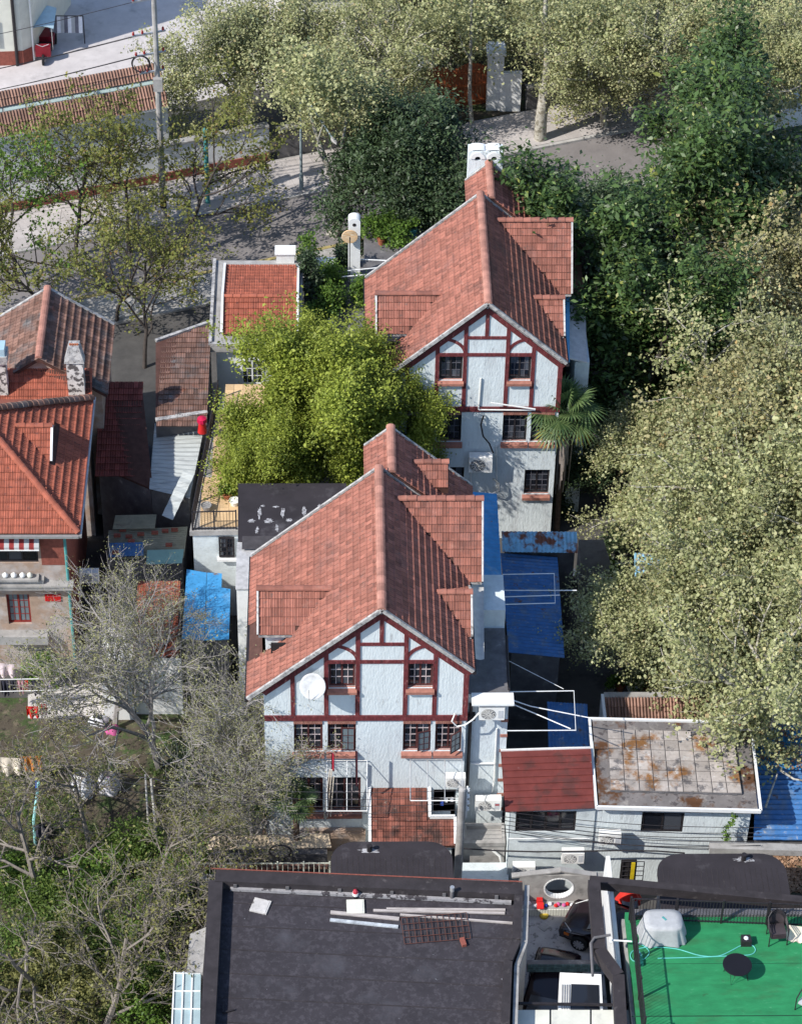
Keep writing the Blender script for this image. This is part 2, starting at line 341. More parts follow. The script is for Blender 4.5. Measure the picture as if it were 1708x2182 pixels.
# ------------------------------------------------------------------ the two timber-framed houses
GZ = -1.0
SL = .916; RZ = 12.2
def brick_sill(parent, x0, x1, z, y, h=.16, d=.16):
    s = MB(); s.prism([(x0-.06, y-d, z-h), (x0-.06, y+.10, z-h), (x0-.06, y+.10, z), (x0-.06, y-d, z-h*.45)], (x1-x0+.12, 0, 0))
    return s.build('window_sill', BRICKS, parent)
def soldier_row(parent, x0, x1, z0, z1, y, m=None, name='brick', n=None):
    n = n or round((x1-x0)/.085); w = (x1-x0)/n; me = MB().box(0, w*.86, 0, .05, 0, z1-z0).mesh(name, m or BRICKS)
    for i in range(n): b = link(name, me, parent); b.matrix_parent_inverse = pinv(parent); b.location = (x0+i*w, y-.05+rnd.uniform(0,.006), z0)
def dormer(root, side, xin, xout, yr, zr, yb, zb, wall_z, nm):
    """gabled dormer with its ridge along x; the slope we see drops from (yr, zr) to (yb, zb) at the front"""
    d = MB(); yb2 = 2*yr-yb; lo, hi = sorted((xin, xout)); roof = MB()
    xo = xout
    xi_b = side*(RZ-zb)/SL; xi_r = side*(RZ-zr)/SL
    nrm = V((0, -(zr-zb), (yr-yb))).normalized(); nrm = V((0, -abs(nrm.y), abs(nrm.z)))
    th = V((0,0,-.08))
    # front and back slabs
    roof.prism([(xi_r-side*.25, yr, zr), (xo, yr, zr), (xo, yb, zb), (xi_b-side*.25, yb, zb)], th)
    roof.prism([(xi_r-side*.25, yr, zr), (xo, yr, zr), (xo, yb2, zb), (xi_b-side*.25, yb2, zb)], th)
    ro = roof.build('dormer_roof', UNDER, root, fix=True)
    f = lambda c: side*(c.x-side*(RZ-c.z)/SL) > .02
    L = math.hypot(yr-yb, zr-zb)
    o = V((min(xi_r, xo), yr, zr+.01)); Wd = abs(xo-xi_r)
    if side < 0: o = V((xo+.06, yr, zr+.01))
    W = abs(xo-min(abs(xi_b), abs(xi_r))*side)-.06
    ox = (xo-.06-W) if side > 0 else xo+.06
    tile_roof(ro, (ox, yr, zr+.01), (1,0,0), (0, yb-yr, zb-zr), W, L, TILE, inside=f)
    tile_roof(ro, (ox, yr, zr+.01), (1,0,0), (0, yr-yb, zb-zr), W, L, TILE, inside=f, limit=0)
    ridge_caps(ro, (xi_r-side*.02, yr, zr+.05), (xo, yr, zr+.05), TILE, r=.12)
    # verge boards on the open gable, cheeks and gable wall
    v = MB(); v.bar((xo-side*.02, yr, zr+.03), (xo-side*.02, yb-.03, zb+.03), .07, .16); v.bar((xo-side*.02, yr, zr+.02), (xo-side*.02, yb2+.03, zb+.03), .07, .16)
    v.build('verge_board', mat('worn_white_board', (.52,.51,.5), .8, .25, 5., spots=((.2,.19,.18), .55, .65, 4.)), ro)
    c = MB(); xw = xo-side*.18; iy = .14; zc = zb-.05
    zlow = max(RZ-SL*abs(xw)-.1, wall_z)
    # cheek facing the camera: triangle between the dormer eave and the main slope
    c.prism([(xw, yb+iy, zlow), (xw, yb+iy, zc), (side*(RZ-zc)/SL, yb+iy, zc)], (0, .12, 0))
    c.prism([(xw, yb2-iy, zlow), (xw, yb2-iy, zc), (side*(RZ-zc)/SL, yb2-iy, zc)], (0, -.12, 0))
    c.prism([(xw, yb+iy, zlow), (xw, yb2-iy, zlow), (xw, yb2-iy, zc), (xw, yr, zr-.12), (xw, yb+iy, zc)], (-side*.12, 0, 0))
    c.build('dormer_wall', STUC, root, fix=True)
    g = MB(); g.bar((xo-side*.05, yb-.04, zb-.06), (xi_b, yb-.04, zb-.06), .06, .07); g.build('dormer_gutter', CEM, root)
def timber(root, a, b, wd=.15, y=-.035):
    a = V((a[0], 0, a[1])); b = V((b[0], 0, b[1])); d = (b-a).normalized(); r = V((d.z, 0, -d.x))*wd/2
    m = MB(); m.prism([V((p.x, y, p.z)) for p in (a-r, b-r, b+r, a+r)], (0, .07, 0)); return m.build('timber_beam', TIMB, root, fix=True)
def brace(root, pts, wd=.14, y=-.03):
    m = MB(); n = len(pts)
    for i in range(n-1):
        a, b = V((pts[i][0], y, pts[i][1])), V((pts[i+1][0], y, pts[i+1][1]))
        def nn(k):
            p, q = pts[max(k-1, 0)], pts[min(k+1, n-1)]; d = V((q[0]-p[0], 0, q[1]-p[1])).normalized(); return V((d.z, 0, -d.x))*wd/2
        ra, rb = nn(i), nn(i+1); m.prism([a-ra, b-rb, b+rb, a+ra], (0, .06, 0))
    return m.build('curved_brace', TIMB, root, fix=True)
def house(label, ox, oy, front):
    root = thing('timber_framed_house', label, 'house', group=None)
    xl, xr, yb = -4.35, 3.25, 7.45
    el, er = -4.95, 3.42
    wtop = lambda x: RZ-SL*abs(x)-.17
    xs = (-3.25, -2.16, -1.97, -.9, .88, 1.93, 2.1, 3.1)
    holes = [(-1.93, -.94, 7.98, 9.26), (1.0, 1.95, 7.98, 9.26),
             (xs[0], xs[1], 4.6, 6.12), (xs[2], xs[3], 4.6, 6.12), (xs[4], xs[5], 4.6, 6.12), (xs[6], xs[7], 4.6, 6.12),
             (-3.25, -2.16, 1.22, 3.15), (-1.97, -.7, 1.22, 3.15)]
    holes.append((2.12, 3.1, .3, 2.45) if front else (1.95, 3.05, 1.6, 3.0))
    top = [(xl, wtop(xl)), (0, wtop(0)), (xr, wtop(xr))]
    wl = MB(); wall_mb((0,0,0), (1,0,0), xl, xr, GZ, top, holes, .28, wl)
    wl.box(xl, xl+.25, .28, yb, GZ, wtop(xl)).box(xr-.25, xr, .28, yb, GZ, wtop(xr))
    wl.prism([(xl, yb, GZ), (xr, yb, GZ), (xr, yb, wtop(xr)), (0, yb, wtop(0)), (xl, yb, wtop(xl))], (0, -.25, 0))
    wl.build('wall', STUC, root, fix=True)
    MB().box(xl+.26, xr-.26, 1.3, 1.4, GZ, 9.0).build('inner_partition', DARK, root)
    # windows, sills, lintels
    for i, (a, b, c, d) in enumerate(holes):
        attic = i < 2
        if front and i == 8: continue
        window(root, a, b, c+.0, d, 0, (2, 2), 3 if attic else 4, .16, fm=(FRAME if front else IRON), curtain=(i in (0, 1, 4, 5)), bars=.030, bm=(mat('pale_glazing_bar', (.50,.42,.42), .6, .2) if front else mat('grey_glazing_bar', (.10,.10,.12), .5, .2)))
        brick_sill(root, a, b, c+.02, 0, .26 if not attic else .22, .17)
        if i in (2, 3, 4, 5): soldier_row(root, a, b, d-.005, d+.13, 0)
    if front:     # open casements on the right-hand windows
        for (hx, z0, z1, ang, ww) in ((3.06, 4.72, 5.72, 128, .48), (1.9, 4.72, 5.72, 105, .48), (-.95, 4.65, 5.85, 88, .5)):
            c = MB(); t = .04
            c.box(0, ww, -.02, .02, 0, t).box(0, ww, -.02, .02, z1-z0-t, z1-z0).box(0, t, -.02, .02, t, z1-z0-t).box(ww-t, ww, -.02, .02, t, z1-z0-t).box(ww/2-.012, ww/2+.012, -.012, .012, t, z1-z0-t)
            for k in (1, 2): c.box(t, ww-t, -.013, .013, (z1-z0)*k/3-.012, (z1-z0)*k/3+.012)
            o = c.build('open_casement', FRAME, root); o.location = (hx, 0, z0); o.rotation_euler = (0, 0, math.radians(180+ang-90))
            g = MB().box(t, ww-t, -.003, .003, t, z1-z0-t).build('pane', GLASS2); g.parent = o
    # timber frame
    rk = lambda x: RZ-SL*abs(x)-.42
    B0, BE, BC = 6.42, 9.36, 10.26
    timber(root, (xl, B0), (xr+.04, B0), .26, -.06)
    timber(root, (-2.1, BE), (2.1, BE), .17)
    timber(root, (-.78, BC), (.86, BC), .15)
    for x in (-2.02, 2.03): timber(root, (x, B0+.13), (x, rk(x)-.05), .17, -.04)
    for x in (-.85, .93): timber(root, (x, B0+.13), (x, rk(x)-.03), .17, -.045)
    timber(root, (0.02, BC+.07), (.02, RZ-.5), .16, -.04)
    timber(root, (-3.27, B0+.13), (-3.27, rk(3.27)), .16, -.04)
    timber(root, (xr-.06, B0+.13), (xr-.06, rk(xr)+.05), .2, -.045)
    timber(root, (-.02, RZ-.47), (xr+.05, RZ-.47-SL*(xr+.07)), .22, -.05); timber(root, (.02, RZ-.47), (xl, RZ-.47-SL*(-xl+.02)), .22, -.052)
    for s, xa, xb in ((-1, 1.92, .86), (1, 1.94, .95)):
        brace(root, [(s*(xa-(xa-xb)*math.sin(math.pi/2*k/9)), BE+.04+.80*math.cos(math.pi/2*k/9)) for k in range(10)])
    # main roof
    ya, yc = -.28, 7.7
    rb = MB()
    for s, e in ((1, er), (-1, el)):
        ex = abs(e); rb.prism([(0, ya, RZ), (s*ex, ya, RZ-SL*ex), (s*ex, yc, RZ-SL*ex), (0, yc, RZ)], (0, 0, -.13))
    ro = rb.build('roof', UNDER, root, fix=True)
    cs = math.sqrt(1+SL*SL)
    ddL = lambda c: not (-6 < c.x < -1.9 and 1.62 < c.y < 3.72 and c.z < RZ-1.7-abs(c.y-2.69)*1.16)
    def ddR(c):
        if 4.6 < c.y < 8.6 and c.z < 11.57-abs(c.y-6.62)*1.25: return False
        if 1.4 < c.y < 4.2 and c.z < 10.24-abs(c.y-2.79)*.8: return False
        return True
    tile_roof(ro, (0, ya+.1, RZ+.01), (0,1,0), (-1,0,-SL), yc-ya-.2, -el*cs, TILE, inside=ddL, stagger=True)
    tile_roof(ro, (0, ya+.1, RZ+.01), (0,1,0), (1,0,-SL), yc-ya-.2, er*cs, TILE_W if not front else TILE, inside=ddR, stagger=True)
    ridge_caps(ro, (0, ya, RZ+.06), (0, yc, RZ+.06), RIDGE, r=.15, step=.42)
    for yy in (ya, yc):
        for e in (er, el):
            MB().bar((0, yy+.03, RZ+.02), (e, yy+.03, RZ-SL*abs(e)+.02), .10, .15).build('verge', CEM, root, fix=True)
    gt = MB(); gt.bar((er+.05, ya, RZ-SL*er-.08), (er+.05, yc, RZ-SL*er-.08), .12, .1); gt.bar((el-.05, ya, RZ+SL*el-.08), (el-.05, yc, RZ+SL*el-.08), .12, .1)
    gt.build('gutter', IRON, root)
    # rear wing
    wx, wz, y2 = .5, 11.95, 10.45
    rw = MB(); wl_ = -.5; wr_ = 3.75
    rw.prism([(wx, yc+.02, wz), (wr_, yc+.02, wz-SL*(wr_-wx)), (wr_, y2, wz-SL*(wr_-wx)), (wx, y2, wz)], (0,0,-.13))
    rw.prism([(wx, yc+.02, wz), (wl_, yc+.02, wz-SL*(wx-wl_)), (wl_, y2, wz-SL*(wx-wl_)), (wx, y2, wz)], (0,0,-.13))
    rr = rw.build('rear_roof', UNDER, root, fix=True)
    tile_roof(rr, (wx, yc+.05, wz+.01), (0,1,0), (1,0,-SL), y2-yc-.1, (wr_-wx)*cs, TILE, stagger=True)
    tile_roof(rr, (wx, yc+.05, wz+.01), (0,1,0), (-1,0,-SL), y2-yc-.1, (wx-wl_)*cs, TILE, stagger=True, limit=160)
    ridge_caps(rr, (wx, yc, wz+.06), (wx, y2, wz+.06), RIDGE, r=.15, step=.42)
    for e_ in (wr_, wl_): MB().bar((wx, y2-.03, wz+.02), (e_, y2-.03, wz-SL*abs(e_-wx)+.02), .1, .15).build('verge', CEM, rr, fix=True)
    wb = MB(); wb.prism([(-.35, yc, GZ), (3.5, yc, GZ), (3.5, yc, wz-SL*3.0-.16), (wx, yc, wz-.16), (-.35, yc, wz-SL*.85-.16)], (0, y2-yc-.2, 0)); wb.build('rear_wall', STUC, root, fix=True)
    # dormers
    dormer(root, -1, -1.82, -4.6, 2.69, 10.53, 1.56, 9.26, 8.0, 'left')
    dormer(root, 1, .69, 3.98, 6.62, 11.57, 4.66, 9.08, 8.9, 'big')
    dormer(root, 1, 2.14, 3.45, 2.79, 10.24, 1.45, 9.22, 8.9, 'small')
    root.location = (ox, oy, 0)
    return root
H1 = house('white half-timbered house whose gable faces the porch with a mossy red tile roof', 0, 0, True)
H2 = house('white half-timbered house behind the windmill palm, twin chimney openings rising at its rear', 4.66, 18.47, False)
# --- what sets H1 apart: porch, steps, small rear dormer
def onto(root, o): o.parent = root; o.matrix_parent_inverse = Matrix.Identity(4); return o
p = MB(); py, pz = -1.9, 1.35; slp = (2.52-pz)/1.9
pts = [(-.36, -.02, 2.52), (1.95, -.02, 2.52), (1.95, -1.0, 2.52-slp*1.0), (2.92, -1.0, 2.52-slp*1.0), (2.92, py, pz), (-.36, py, pz)]
p.prism(pts, (0, 0, -.12)); pr = p.build('porch_roof', UNDER, H1, fix=True)
def inporch(c): return c.x < 1.93 or c.y < -1.0
Lp = math.hypot(1.9, 2.52-pz)
tile_roof(pr, (-.30, -.02, 2.54), (1,0,0), (0, -1.9, pz-2.52), 3.2, Lp, TILE_P, inside=inporch)
q = MB(); nb = V((0, slp, 1)).normalized()*.06
for a, b in (((-.36,-.02,2.52), (-.36,py,pz)), ((1.95,-.02,2.52), (1.95,-1.02,2.52-slp*1.02)), ((1.95,-1.0,2.52-slp), (2.92,-1.0,2.52-slp)), ((2.92,-1.0,2.52-slp), (2.92,py,pz))):
    MB().bar(V(a)+nb, V(b)+nb, .11, .13).build('porch_edge', WHITE, pr, fix=True)
MB().box(-.25, 2.8, py+.25, -.02, GZ, pz-.1).build('porch_wall', STUC2, H1)
MB().box(-3.4, -.5, -.28, -.02, GZ, .25).box(-3.3, -.6, -.2, -.02, .25, .32).build('plinth', STONE, H1)
# rear small dormer of the front house
dr = MB(); dr.prism([(1.4, 9.3, 11.15), (2.75, 9.3, 11.15), (2.75, 8.6, 10.45), (1.7, 8.6, 10.45)], (0, 0, -.3)); o = dr.build('rear_dormer', UNDER, H1, fix=True)
tile_roof(o, (1.45, 9.3, 11.17), (1,0,0), (0,-.7,-.7), 1.28, .98, TILE); ridge_caps(o, (1.4, 9.3, 11.2), (2.75, 9.3, 11.2), TILE)
# --- what sets H2 apart: the white chimney with two arched flues
ch = MB(); cx0, cx1, cy0, cy1 = -.42, 1.12, 10.5, 11.1
ch.box(cx0, cx1, cy0+.0, cy1, GZ, 11.65)
wall_mb((0, cy0, 0), (1,0,0), cx0, cx1, 11.65, [(cx0, 12.55), (cx1, 12.55)], [(-.12, .12, 12.07, 12.27), (.6, .84, 12.07, 12.27)], .12, ch)
ch.box(cx0, cx1, cy1-.12, cy1, 11.65, 12.55).box(cx0, cx0+.12, cy0+.12, cy1-.12, 11.65, 12.55).box(cx1-.12, cx1, cy0+.12, cy1-.12, 11.65, 12.55).box(cx0+.1, cx1-.1, cy0+.1, cy1-.1, 12.41, 12.51)
c = onto(H2, ch.build('chimney', STUC, None, fix=True))
for xx in (0., .72):
    a = MB(); n = 10
    for k in range(n):
        t0, t1 = math.pi*k/n, math.pi*(k+1)/n
        a.prism([(xx+r*math.cos(t), cy0-.05, 12.19+r*math.sin(t)) for r, t in ((.13, t0), (.33, t0), (.33, t1), (.13, t1))], (0, .06, 0))
    a.build('flue_arch', WHITE, c, fix=True)
    MB().box(xx-.115, xx+.115, cy0+.2, cy0+.25, 11.95, 12.35).build('flue_opening', DARK, c)
    top = MB(); m = 8
    top.grid(lambda u, v: (xx+.34*math.cos(math.pi*u), cy0+.02+(cy1-cy0-.04)*v, 12.53+.10*math.sin(math.pi*u)), m, 1).build('flue_cap', WHITE, c)
# ------------------------------------------------------------------ the neighbours on the left
def hipside(p0, slope): pass
LH = thing('hipped_house', 'tan rendered house with orange hipped tile roof and red striped awning', 'house', (-14.5, 14, GZ))
k = .65; ex, ey, ez = -11.96, 9.8, 7.0; yb = 18.4; xe = -19.0; hy = (ex-xe)
r = MB()
ym = (ey+yb)/2; ah = (yb-ey)/2; apx = ex-ah; apz = ez+k*ah
r.prism([(ex, ey, ez), (ex, yb, ez), (apx, ym, apz)], (0,0,-.14))
LHr = r.build('roof', UNDER, LH, fix=True)
cs = math.sqrt(1+k*k)
dmf = lambda c: not (c.x > -14.75 and abs(c.y-14.4) < 1.3 and c.x < -13.2 and c.z < 8.78-abs(c.y-14.4)*.75)
tile_roof(LHr, (xe, ey, ez+k*(ex-xe)+.01), (0,1,0), (1,0,-k), yb-ey, (ex-xe)*cs, TILE_R, inside=lambda c: (c.y-ey) > (ex-c.x)-.05 and (yb-c.y) > (ex-c.x)-.05 and dmf(c))
MB().prism([(ex, yb, ez), (xe, yb, ez), (xe, ym, apz), (apx, ym, apz)], (0,0,-.14)).build('rear_roof', TILE_R, LH, fix=True)
r = MB(); r.prism([(ex, ey, ez), (xe, ey, ez), (xe, ym, apz), (apx, ym, apz)], (0,0,-.14)); LHf = r.build('front_roof', UNDER, LH, fix=True)
tile_roof(LHf, (xe, ym, apz+.01), (1,0,0), (0,-1,-k), ex-xe, ah*cs, TILE_R, inside=lambda c: c.x > -17.5 and (ex-c.x) > (c.y-ey)-.05)
ridge_caps(LH, (ex, ey, ez+.06), (ex-4.2, ey+4.2, ez+k*4.2+.06), TILE_R, .13, .36)
ridge_caps(LH, (ex, yb, ez+.1), (ex-4.2, yb-4.2, ez+k*4.2+.1), TILE_D, .17, .3)
g = MB(); g.bar((ex+.06, ey-.1, ez-.1), (ex+.06, yb+.2, ez-.1), .12, .12); g.build('gutter', STEEL, LH)
g = MB(); g.bar((ex, ey-.08, ez-.1), (xe, ey-.08, ez-.1), .12, .12); g.build('gutter', STEEL, LH)
d = MB(); d.prism([(-14.8, 14.4, 8.8), (-13.25, 14.4, 8.8), (-13.25, 13.2, 7.9)], (0,0,-.08)); d.prism([(-14.8, 14.4, 8.8), (-13.25, 14.4, 8.8), (-13.25, 15.6, 7.9)], (0,0,-.08))
d.prism([(-13.4, 13.3, 7.6), (-13.4, 15.5, 7.6), (-13.4, 15.5, 7.9), (-13.4, 14.4, 8.7), (-13.4, 13.3, 7.9)], (.1, 0, 0))
do = d.build('dormer', UNDER, LH, fix=True)
tile_roof(do, (-14.8, 14.4, 8.82), (1,0,0), (0,-1.2,-.9), 1.5, 1.5, TILE_R, inside=lambda c: c.x > -14.85+(14.4-c.y)*1.12)
ridge_caps(do, (-14.75, 14.4, 8.85), (-13.25, 14.4, 8.85), TILE_R); MB().bar((-13.25, 14.4, 8.84), (-13.25, 13.2, 7.94), .09, .14).build('verge', WHITE, do)
fy = 10.2; wx1 = -12.65
hl = [(-16.2, -13.72, 5.05, 6.1), (-15.2, -14.25, 1.62, 3.3)]
wv = MB(); wall_mb((0,fy,0), (1,0,0), -19, wx1, GZ, [(-19, 6.85), (wx1, 6.85)], hl, .25, wv); wv.build('front_wall', STONE, LH, fix=True)
MB().box(wx1-.25, wx1, fy+.25, yb, GZ, 6.85).build('side_wall', BRICKR, LH)
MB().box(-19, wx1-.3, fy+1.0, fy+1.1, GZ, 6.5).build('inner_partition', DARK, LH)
MB().box(-13.6, wx1+.004, fy-.02, fy+.02, 4.95, 6.75).build('brick_panel', BRICKR, LH)
window(LH, -16.2, -13.72, 5.05, 6.1, fy, (1,1,1,1), 2, .1, fm=IRON)
window(LH, -15.2, -14.25, 1.62, 3.3, fy, (2,2), 4, .15, fm=mat('red_frame', (.22,.03,.025), .5), gm=GLASS2)
MB().box(-19, wx1+.25, fy-.38, fy+.0, 3.86, 4.02).box(-19, wx1+.28, fy-.42, fy, 4.02, 4.12).build('cornice', CONC, LH)
MB().box(-15.6, -13.6, fy-.45, fy, .85, 1.3).build('window_ledge', CONC, LH)
MB().box(-15.9, -13.75, fy-.4, fy, 4.35, 4.45).build('shelf', CONC, LH)
MB().box(-15.6, -13.55, fy-.25, fy, 4.12, 4.33).build('balcony_slab', CONC, LH)
soldier_row(LH, -13.6, -12.95, 2.95, 3.32, fy, RED, 'vent_bar', 10)
aw = MB()
for i in range(14):
    x0 = -16.4+i*.2; b = MB().prism([(x0, fy, 6.65), (x0+.2, fy, 6.65), (x0+.2, fy-.42, 6.25), (x0, fy-.42, 6.25)], (0,0,.012)); b.prism([(x0, fy-.42, 6.12), (x0+.2, fy-.42, 6.12), (x0+.2, fy-.42, 6.25), (x0, fy-.42, 6.25)], (0,.012,0)); b.build('awning_strip', [mat('maroon_cloth', (.22,.03,.03), .9), CLOTHG][i % 2], LH)
MB().bar((-16.4, fy-.43, 6.12), (-13.6, fy-.43, 6.12), .04, .04).build('awning_bar', WHITE, LH)
for dx in (-15.1, -14.75, -14.4, -14.1):
    pot = MB().lathe((dx, fy-.2, 4.45), [(.06,0),(.11,.05),(.13,.14),(.07,.2),(.04,.24)], 12)
    tag(pot.build('pot', WHITE if dx < -14.2 else CREAM, None, True), 'small pale lidded pot on the shelf below the striped awning', 'pot', 'pots on the shelf')
p = MB().tube([(wx1+.06, fy-.02, 6.7), (wx1+.06, fy-.02, GZ)], .06, 8).build('drainpipe', TEAL, LH)
# old tile roof behind, with two chimneys in front of it
OH = thing('old_house', 'old house with a weathered dark brown gable roof beside the street', 'house', (-14.3, 22, GZ))
rx, rz, x1, z1, ya, yc = -14.3, 8.0, -11.5, 6.0, 19.9, 24.9
r = MB(); r.prism([(rx, ya, rz), (x1, ya, z1), (x1, yc, z1), (rx, yc, rz)], (0,0,-.14)); r2 = MB().prism([(rx, ya, rz), (-17.6, ya, 5.64), (-17.6, yc, 5.64), (rx, yc, rz)], (0,0,-.14))
a = r.build('roof', UNDER, OH, fix=True); b = r2.build('left_roof', UNDER, OH, fix=True); L = math.hypot(2.8, 2)
tile_roof(a, (rx, ya, rz+.01), (0,1,0), (x1-rx,0,z1-rz), yc-ya, L, TILE_D, stagger=True); tile_roof(b, (rx, ya, rz+.01), (0,1,0), (-1,0,-.7143), yc-ya, 4.0, TILE_D, stagger=True, limit=200)
ridge_caps(OH, (rx, ya, rz+.07), (rx, yc, rz+.07), RIDGE, .14, .36); 
for e in ((x1, z1), (-17.6, 5.64)): MB().bar((rx, yc, rz+.05), (e[0], yc, e[1]+.05), .14, .1).build('verge', CEM, OH, fix=True)
MB().prism([(-17.3, ya+.2, GZ), (x1-.25, ya+.2, GZ), (x1-.25, ya+.2, z1), (rx, ya+.2, rz-.2), (-17.3, ya+.2, 5.7)], (0, yc-ya-.4, 0)).build('wall', STONE, OH, fix=True)
lt = MB(); A, B_, C_, D_ = gz(20, 786, 7.3), gz(190, 790, 7.3), gz(196, 868, 6.3), gz(-10, 868, 6.3)
lt.prism([A, B_, C_, D_], (0,0,-.1)); lo_ = lt.build('link_roof', UNDER, OH, fix=True)
tile_roof(lo_, (D_.x, A.y, A.z+.01), (1,0,0), (0, D_.y-A.y, D_.z-A.z), C_.x-D_.x, (A-D_).length-.25, TILE_R, inside=lambda c: c.x < C_.x, w=.2)
MB().box(-17.5, -12.3, 18.65, 20.1, GZ, 6.1).build('link_wall', STONE, OH)
for (x0, x1_, zb, zt, lab, capm) in ((-13.05, -12.35, 6.6, 8.9, 'white peeling chimney with a sloped cement hood on the orange link roof', CEM), (-16.3, -15.62, 6.2, 8.9, 'peeling chimney with a pale blue metal cap on the orange link roof', STEEL)):
    cth = thing('chimney', lab, 'chimney', (x0, 19.3, zb))
    MB().box(x0, x1_, 19.1, 19.65, zb-.2, zt-.5).build('stack', mat('peeling_white', (.62,.6,.58), .9, .2, 4., spots=((.10,.09,.09), .5, .54, 3.5)), cth)
    MB().box(x0-.06, x1_+.06, 19.04, 19.71, zb-.25, zb+.0).build('base', CEM, cth)
    if capm is CEM:
        MB().prism([(x0-.08, 19.04, zt-.5), (x1_+.08, 19.04, zt-.5), (x1_-.12, 19.25, zt+.2), (x0+.12, 19.25, zt+.2)], (0, .5, 0)).build('hood', CEM, cth, fix=True)
        for i in range(4): MB().lathe((x0+.2+.1*i, 19.45, zt+.12), [(.05,0),(.05,.14)], 8).build('flue_pot', POT, cth)
    else:
        MB().box(x0-.1, x1_+.1, 18.98, 19.77, zt-.5, zt-.12).build('band', CEM, cth); MB().box(x0-.02, x1_+.02, 19.05, 19.7, zt-.12, zt+.25).build('cap', mat('pale_blue_metal', (.35,.5,.58), .4, .1), cth)
# dark lower roof in the shade between the houses
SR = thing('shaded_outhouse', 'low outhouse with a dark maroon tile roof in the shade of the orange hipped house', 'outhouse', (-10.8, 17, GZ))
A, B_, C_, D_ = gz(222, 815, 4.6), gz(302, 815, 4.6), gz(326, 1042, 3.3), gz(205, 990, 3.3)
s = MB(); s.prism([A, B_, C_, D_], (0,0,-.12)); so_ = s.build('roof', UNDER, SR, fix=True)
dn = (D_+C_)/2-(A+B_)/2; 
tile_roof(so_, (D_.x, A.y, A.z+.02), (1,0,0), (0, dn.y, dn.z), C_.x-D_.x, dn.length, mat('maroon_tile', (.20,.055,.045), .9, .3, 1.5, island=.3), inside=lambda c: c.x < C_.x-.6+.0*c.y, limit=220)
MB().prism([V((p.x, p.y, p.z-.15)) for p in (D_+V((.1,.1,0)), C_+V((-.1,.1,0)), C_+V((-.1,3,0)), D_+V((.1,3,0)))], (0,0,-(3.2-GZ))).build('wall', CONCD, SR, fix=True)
wo = D_.y+.02
window(SR, -11.0, -10.3, 1.3, 2.3, wo-.15, (2,2), 3, .1, fm=IRON)
# mossy tile roof next to the red-roofed block, and the grey sheets below it
MR = thing('mossy_outhouse', 'outhouse with a patched brown and slate-grey tile roof under the street trees', 'outhouse', (-8.5, 22, GZ))
A, B_, C_, D_ = gz(332, 728, 5.0), gz(447, 688, 5.0), gz(442, 880, 4.5), gz(332, 897, 4.5)
s = MB(); s.prism([A, B_, C_, D_], (0,0,-.12)); so_ = s.build('roof', UNDER, MR, fix=True)
tile_roof(so_, (D_.x+.05, B_.y-.4, 5.02), (1,0,0), (0, D_.y-B_.y+.4, -.5), C_.x-D_.x-.05, (B_.y-D_.y), TILE_D, inside=lambda c: c.y < A.y+(B_.y-A.y)*(c.x-A.x)/(B_.x-A.x)-.1, limit=300)
MB().bar(D_+V((0,0,.05)), C_+V((0,0,.05)), .2, .12).build('front_edge', CEM, MR, fix=True); MB().bar(A+V((0,0,.05)), B_+V((0,0,.05)), .15, .12).build('rear_edge', CEM, MR, fix=True)
MB().prism([V((p.x, p.y, 4.3)) for p in (A, B_, C_, D_)], (0,0,GZ-4.3)).build('wall', CONCD, MR, fix=True)
def sheet(name, lab, cat, pts, zs, n, m, amp=.02, group=None, th=None):
    P = [gz(u, v, z) for (u, v), z in zip(pts, zs)]
    return tag(corrugated(*P, n, amp).build(name, m), lab, cat, group)
sheet('corrugated_sheet', 'grey corrugated metal sheet roof below the patched outhouse roof', 'sheet roof', [(330,902),(318,1042),(404,1062),(440,886)], [3.6,3.4,3.4,3.6], 18, ZINC)
sheet('corrugated_sheet', 'narrow grey metal sheet lying askew over the shaded passage', 'sheet roof', [(392,1000),(345,1098),(368,1108),(415,1010)], [3.9,3.3,3.3,3.9], 5, ZINC)
sheet('corrugated_sheet', 'dull olive fibre sheet roof under the shaded outhouse wall', 'sheet roof', [(246,1098),(240,1128),(330,1126),(334,1096)], [2.9,2.7,2.7,2.9], 10, FIBRE, .015)
sheet('corrugated_sheet', 'worn fibre sheet roof with a blue sheet patch beside the terrace wall', 'sheet roof', [(232,1130),(228,1192),(392,1188),(400,1122)], [2.5,2.2,2.2,2.5], 16, FIBRE, .015)
sheet('corrugated_sheet', 'small bright blue metal sheet laid on the worn fibre roof', 'sheet roof', [(233,1157),(232,1187),(306,1184),(306,1155)], [2.56,2.42,2.42,2.56], 12, BLUED, .012)
sheet('corrugated_sheet', 'translucent aqua corrugated sheet at the lower end of the fibre roof', 'sheet roof', [(314,1172),(312,1203),(388,1200),(392,1170)], [2.50,2.25,2.25,2.50], 14, mat('aqua_sheet', (.22,.38,.38), .4, .1), .012)
for (u, v) in ((250,1140),(275,1142),(300,1137),(262,1128),(330,1134),(352,1130),(280,1152),(372,1128),(246,1176),(360,1160)):
    P = gz(u, v, 2.62); b = MB().box(P.x-.14, P.x+.14, P.y-.06, P.y+.06, P.z-.09, P.z+.04).build('brick', BRICKR); tag(b, 'loose red brick weighing down the worn fibre sheet roof', 'brick', 'bricks on the fibre roof')
tag(MB().prism([V((p.x, p.y, 2.1)) for p in (gz(232,1130,2.1), gz(396,1125,2.1), gz(388,1195,2.1), gz(228,1195,2.1))], (0,0,GZ-2.1)).build('shed', CONCD, fix=True), 'dark concrete shed carrying the worn fibre sheet roof', 'shed')
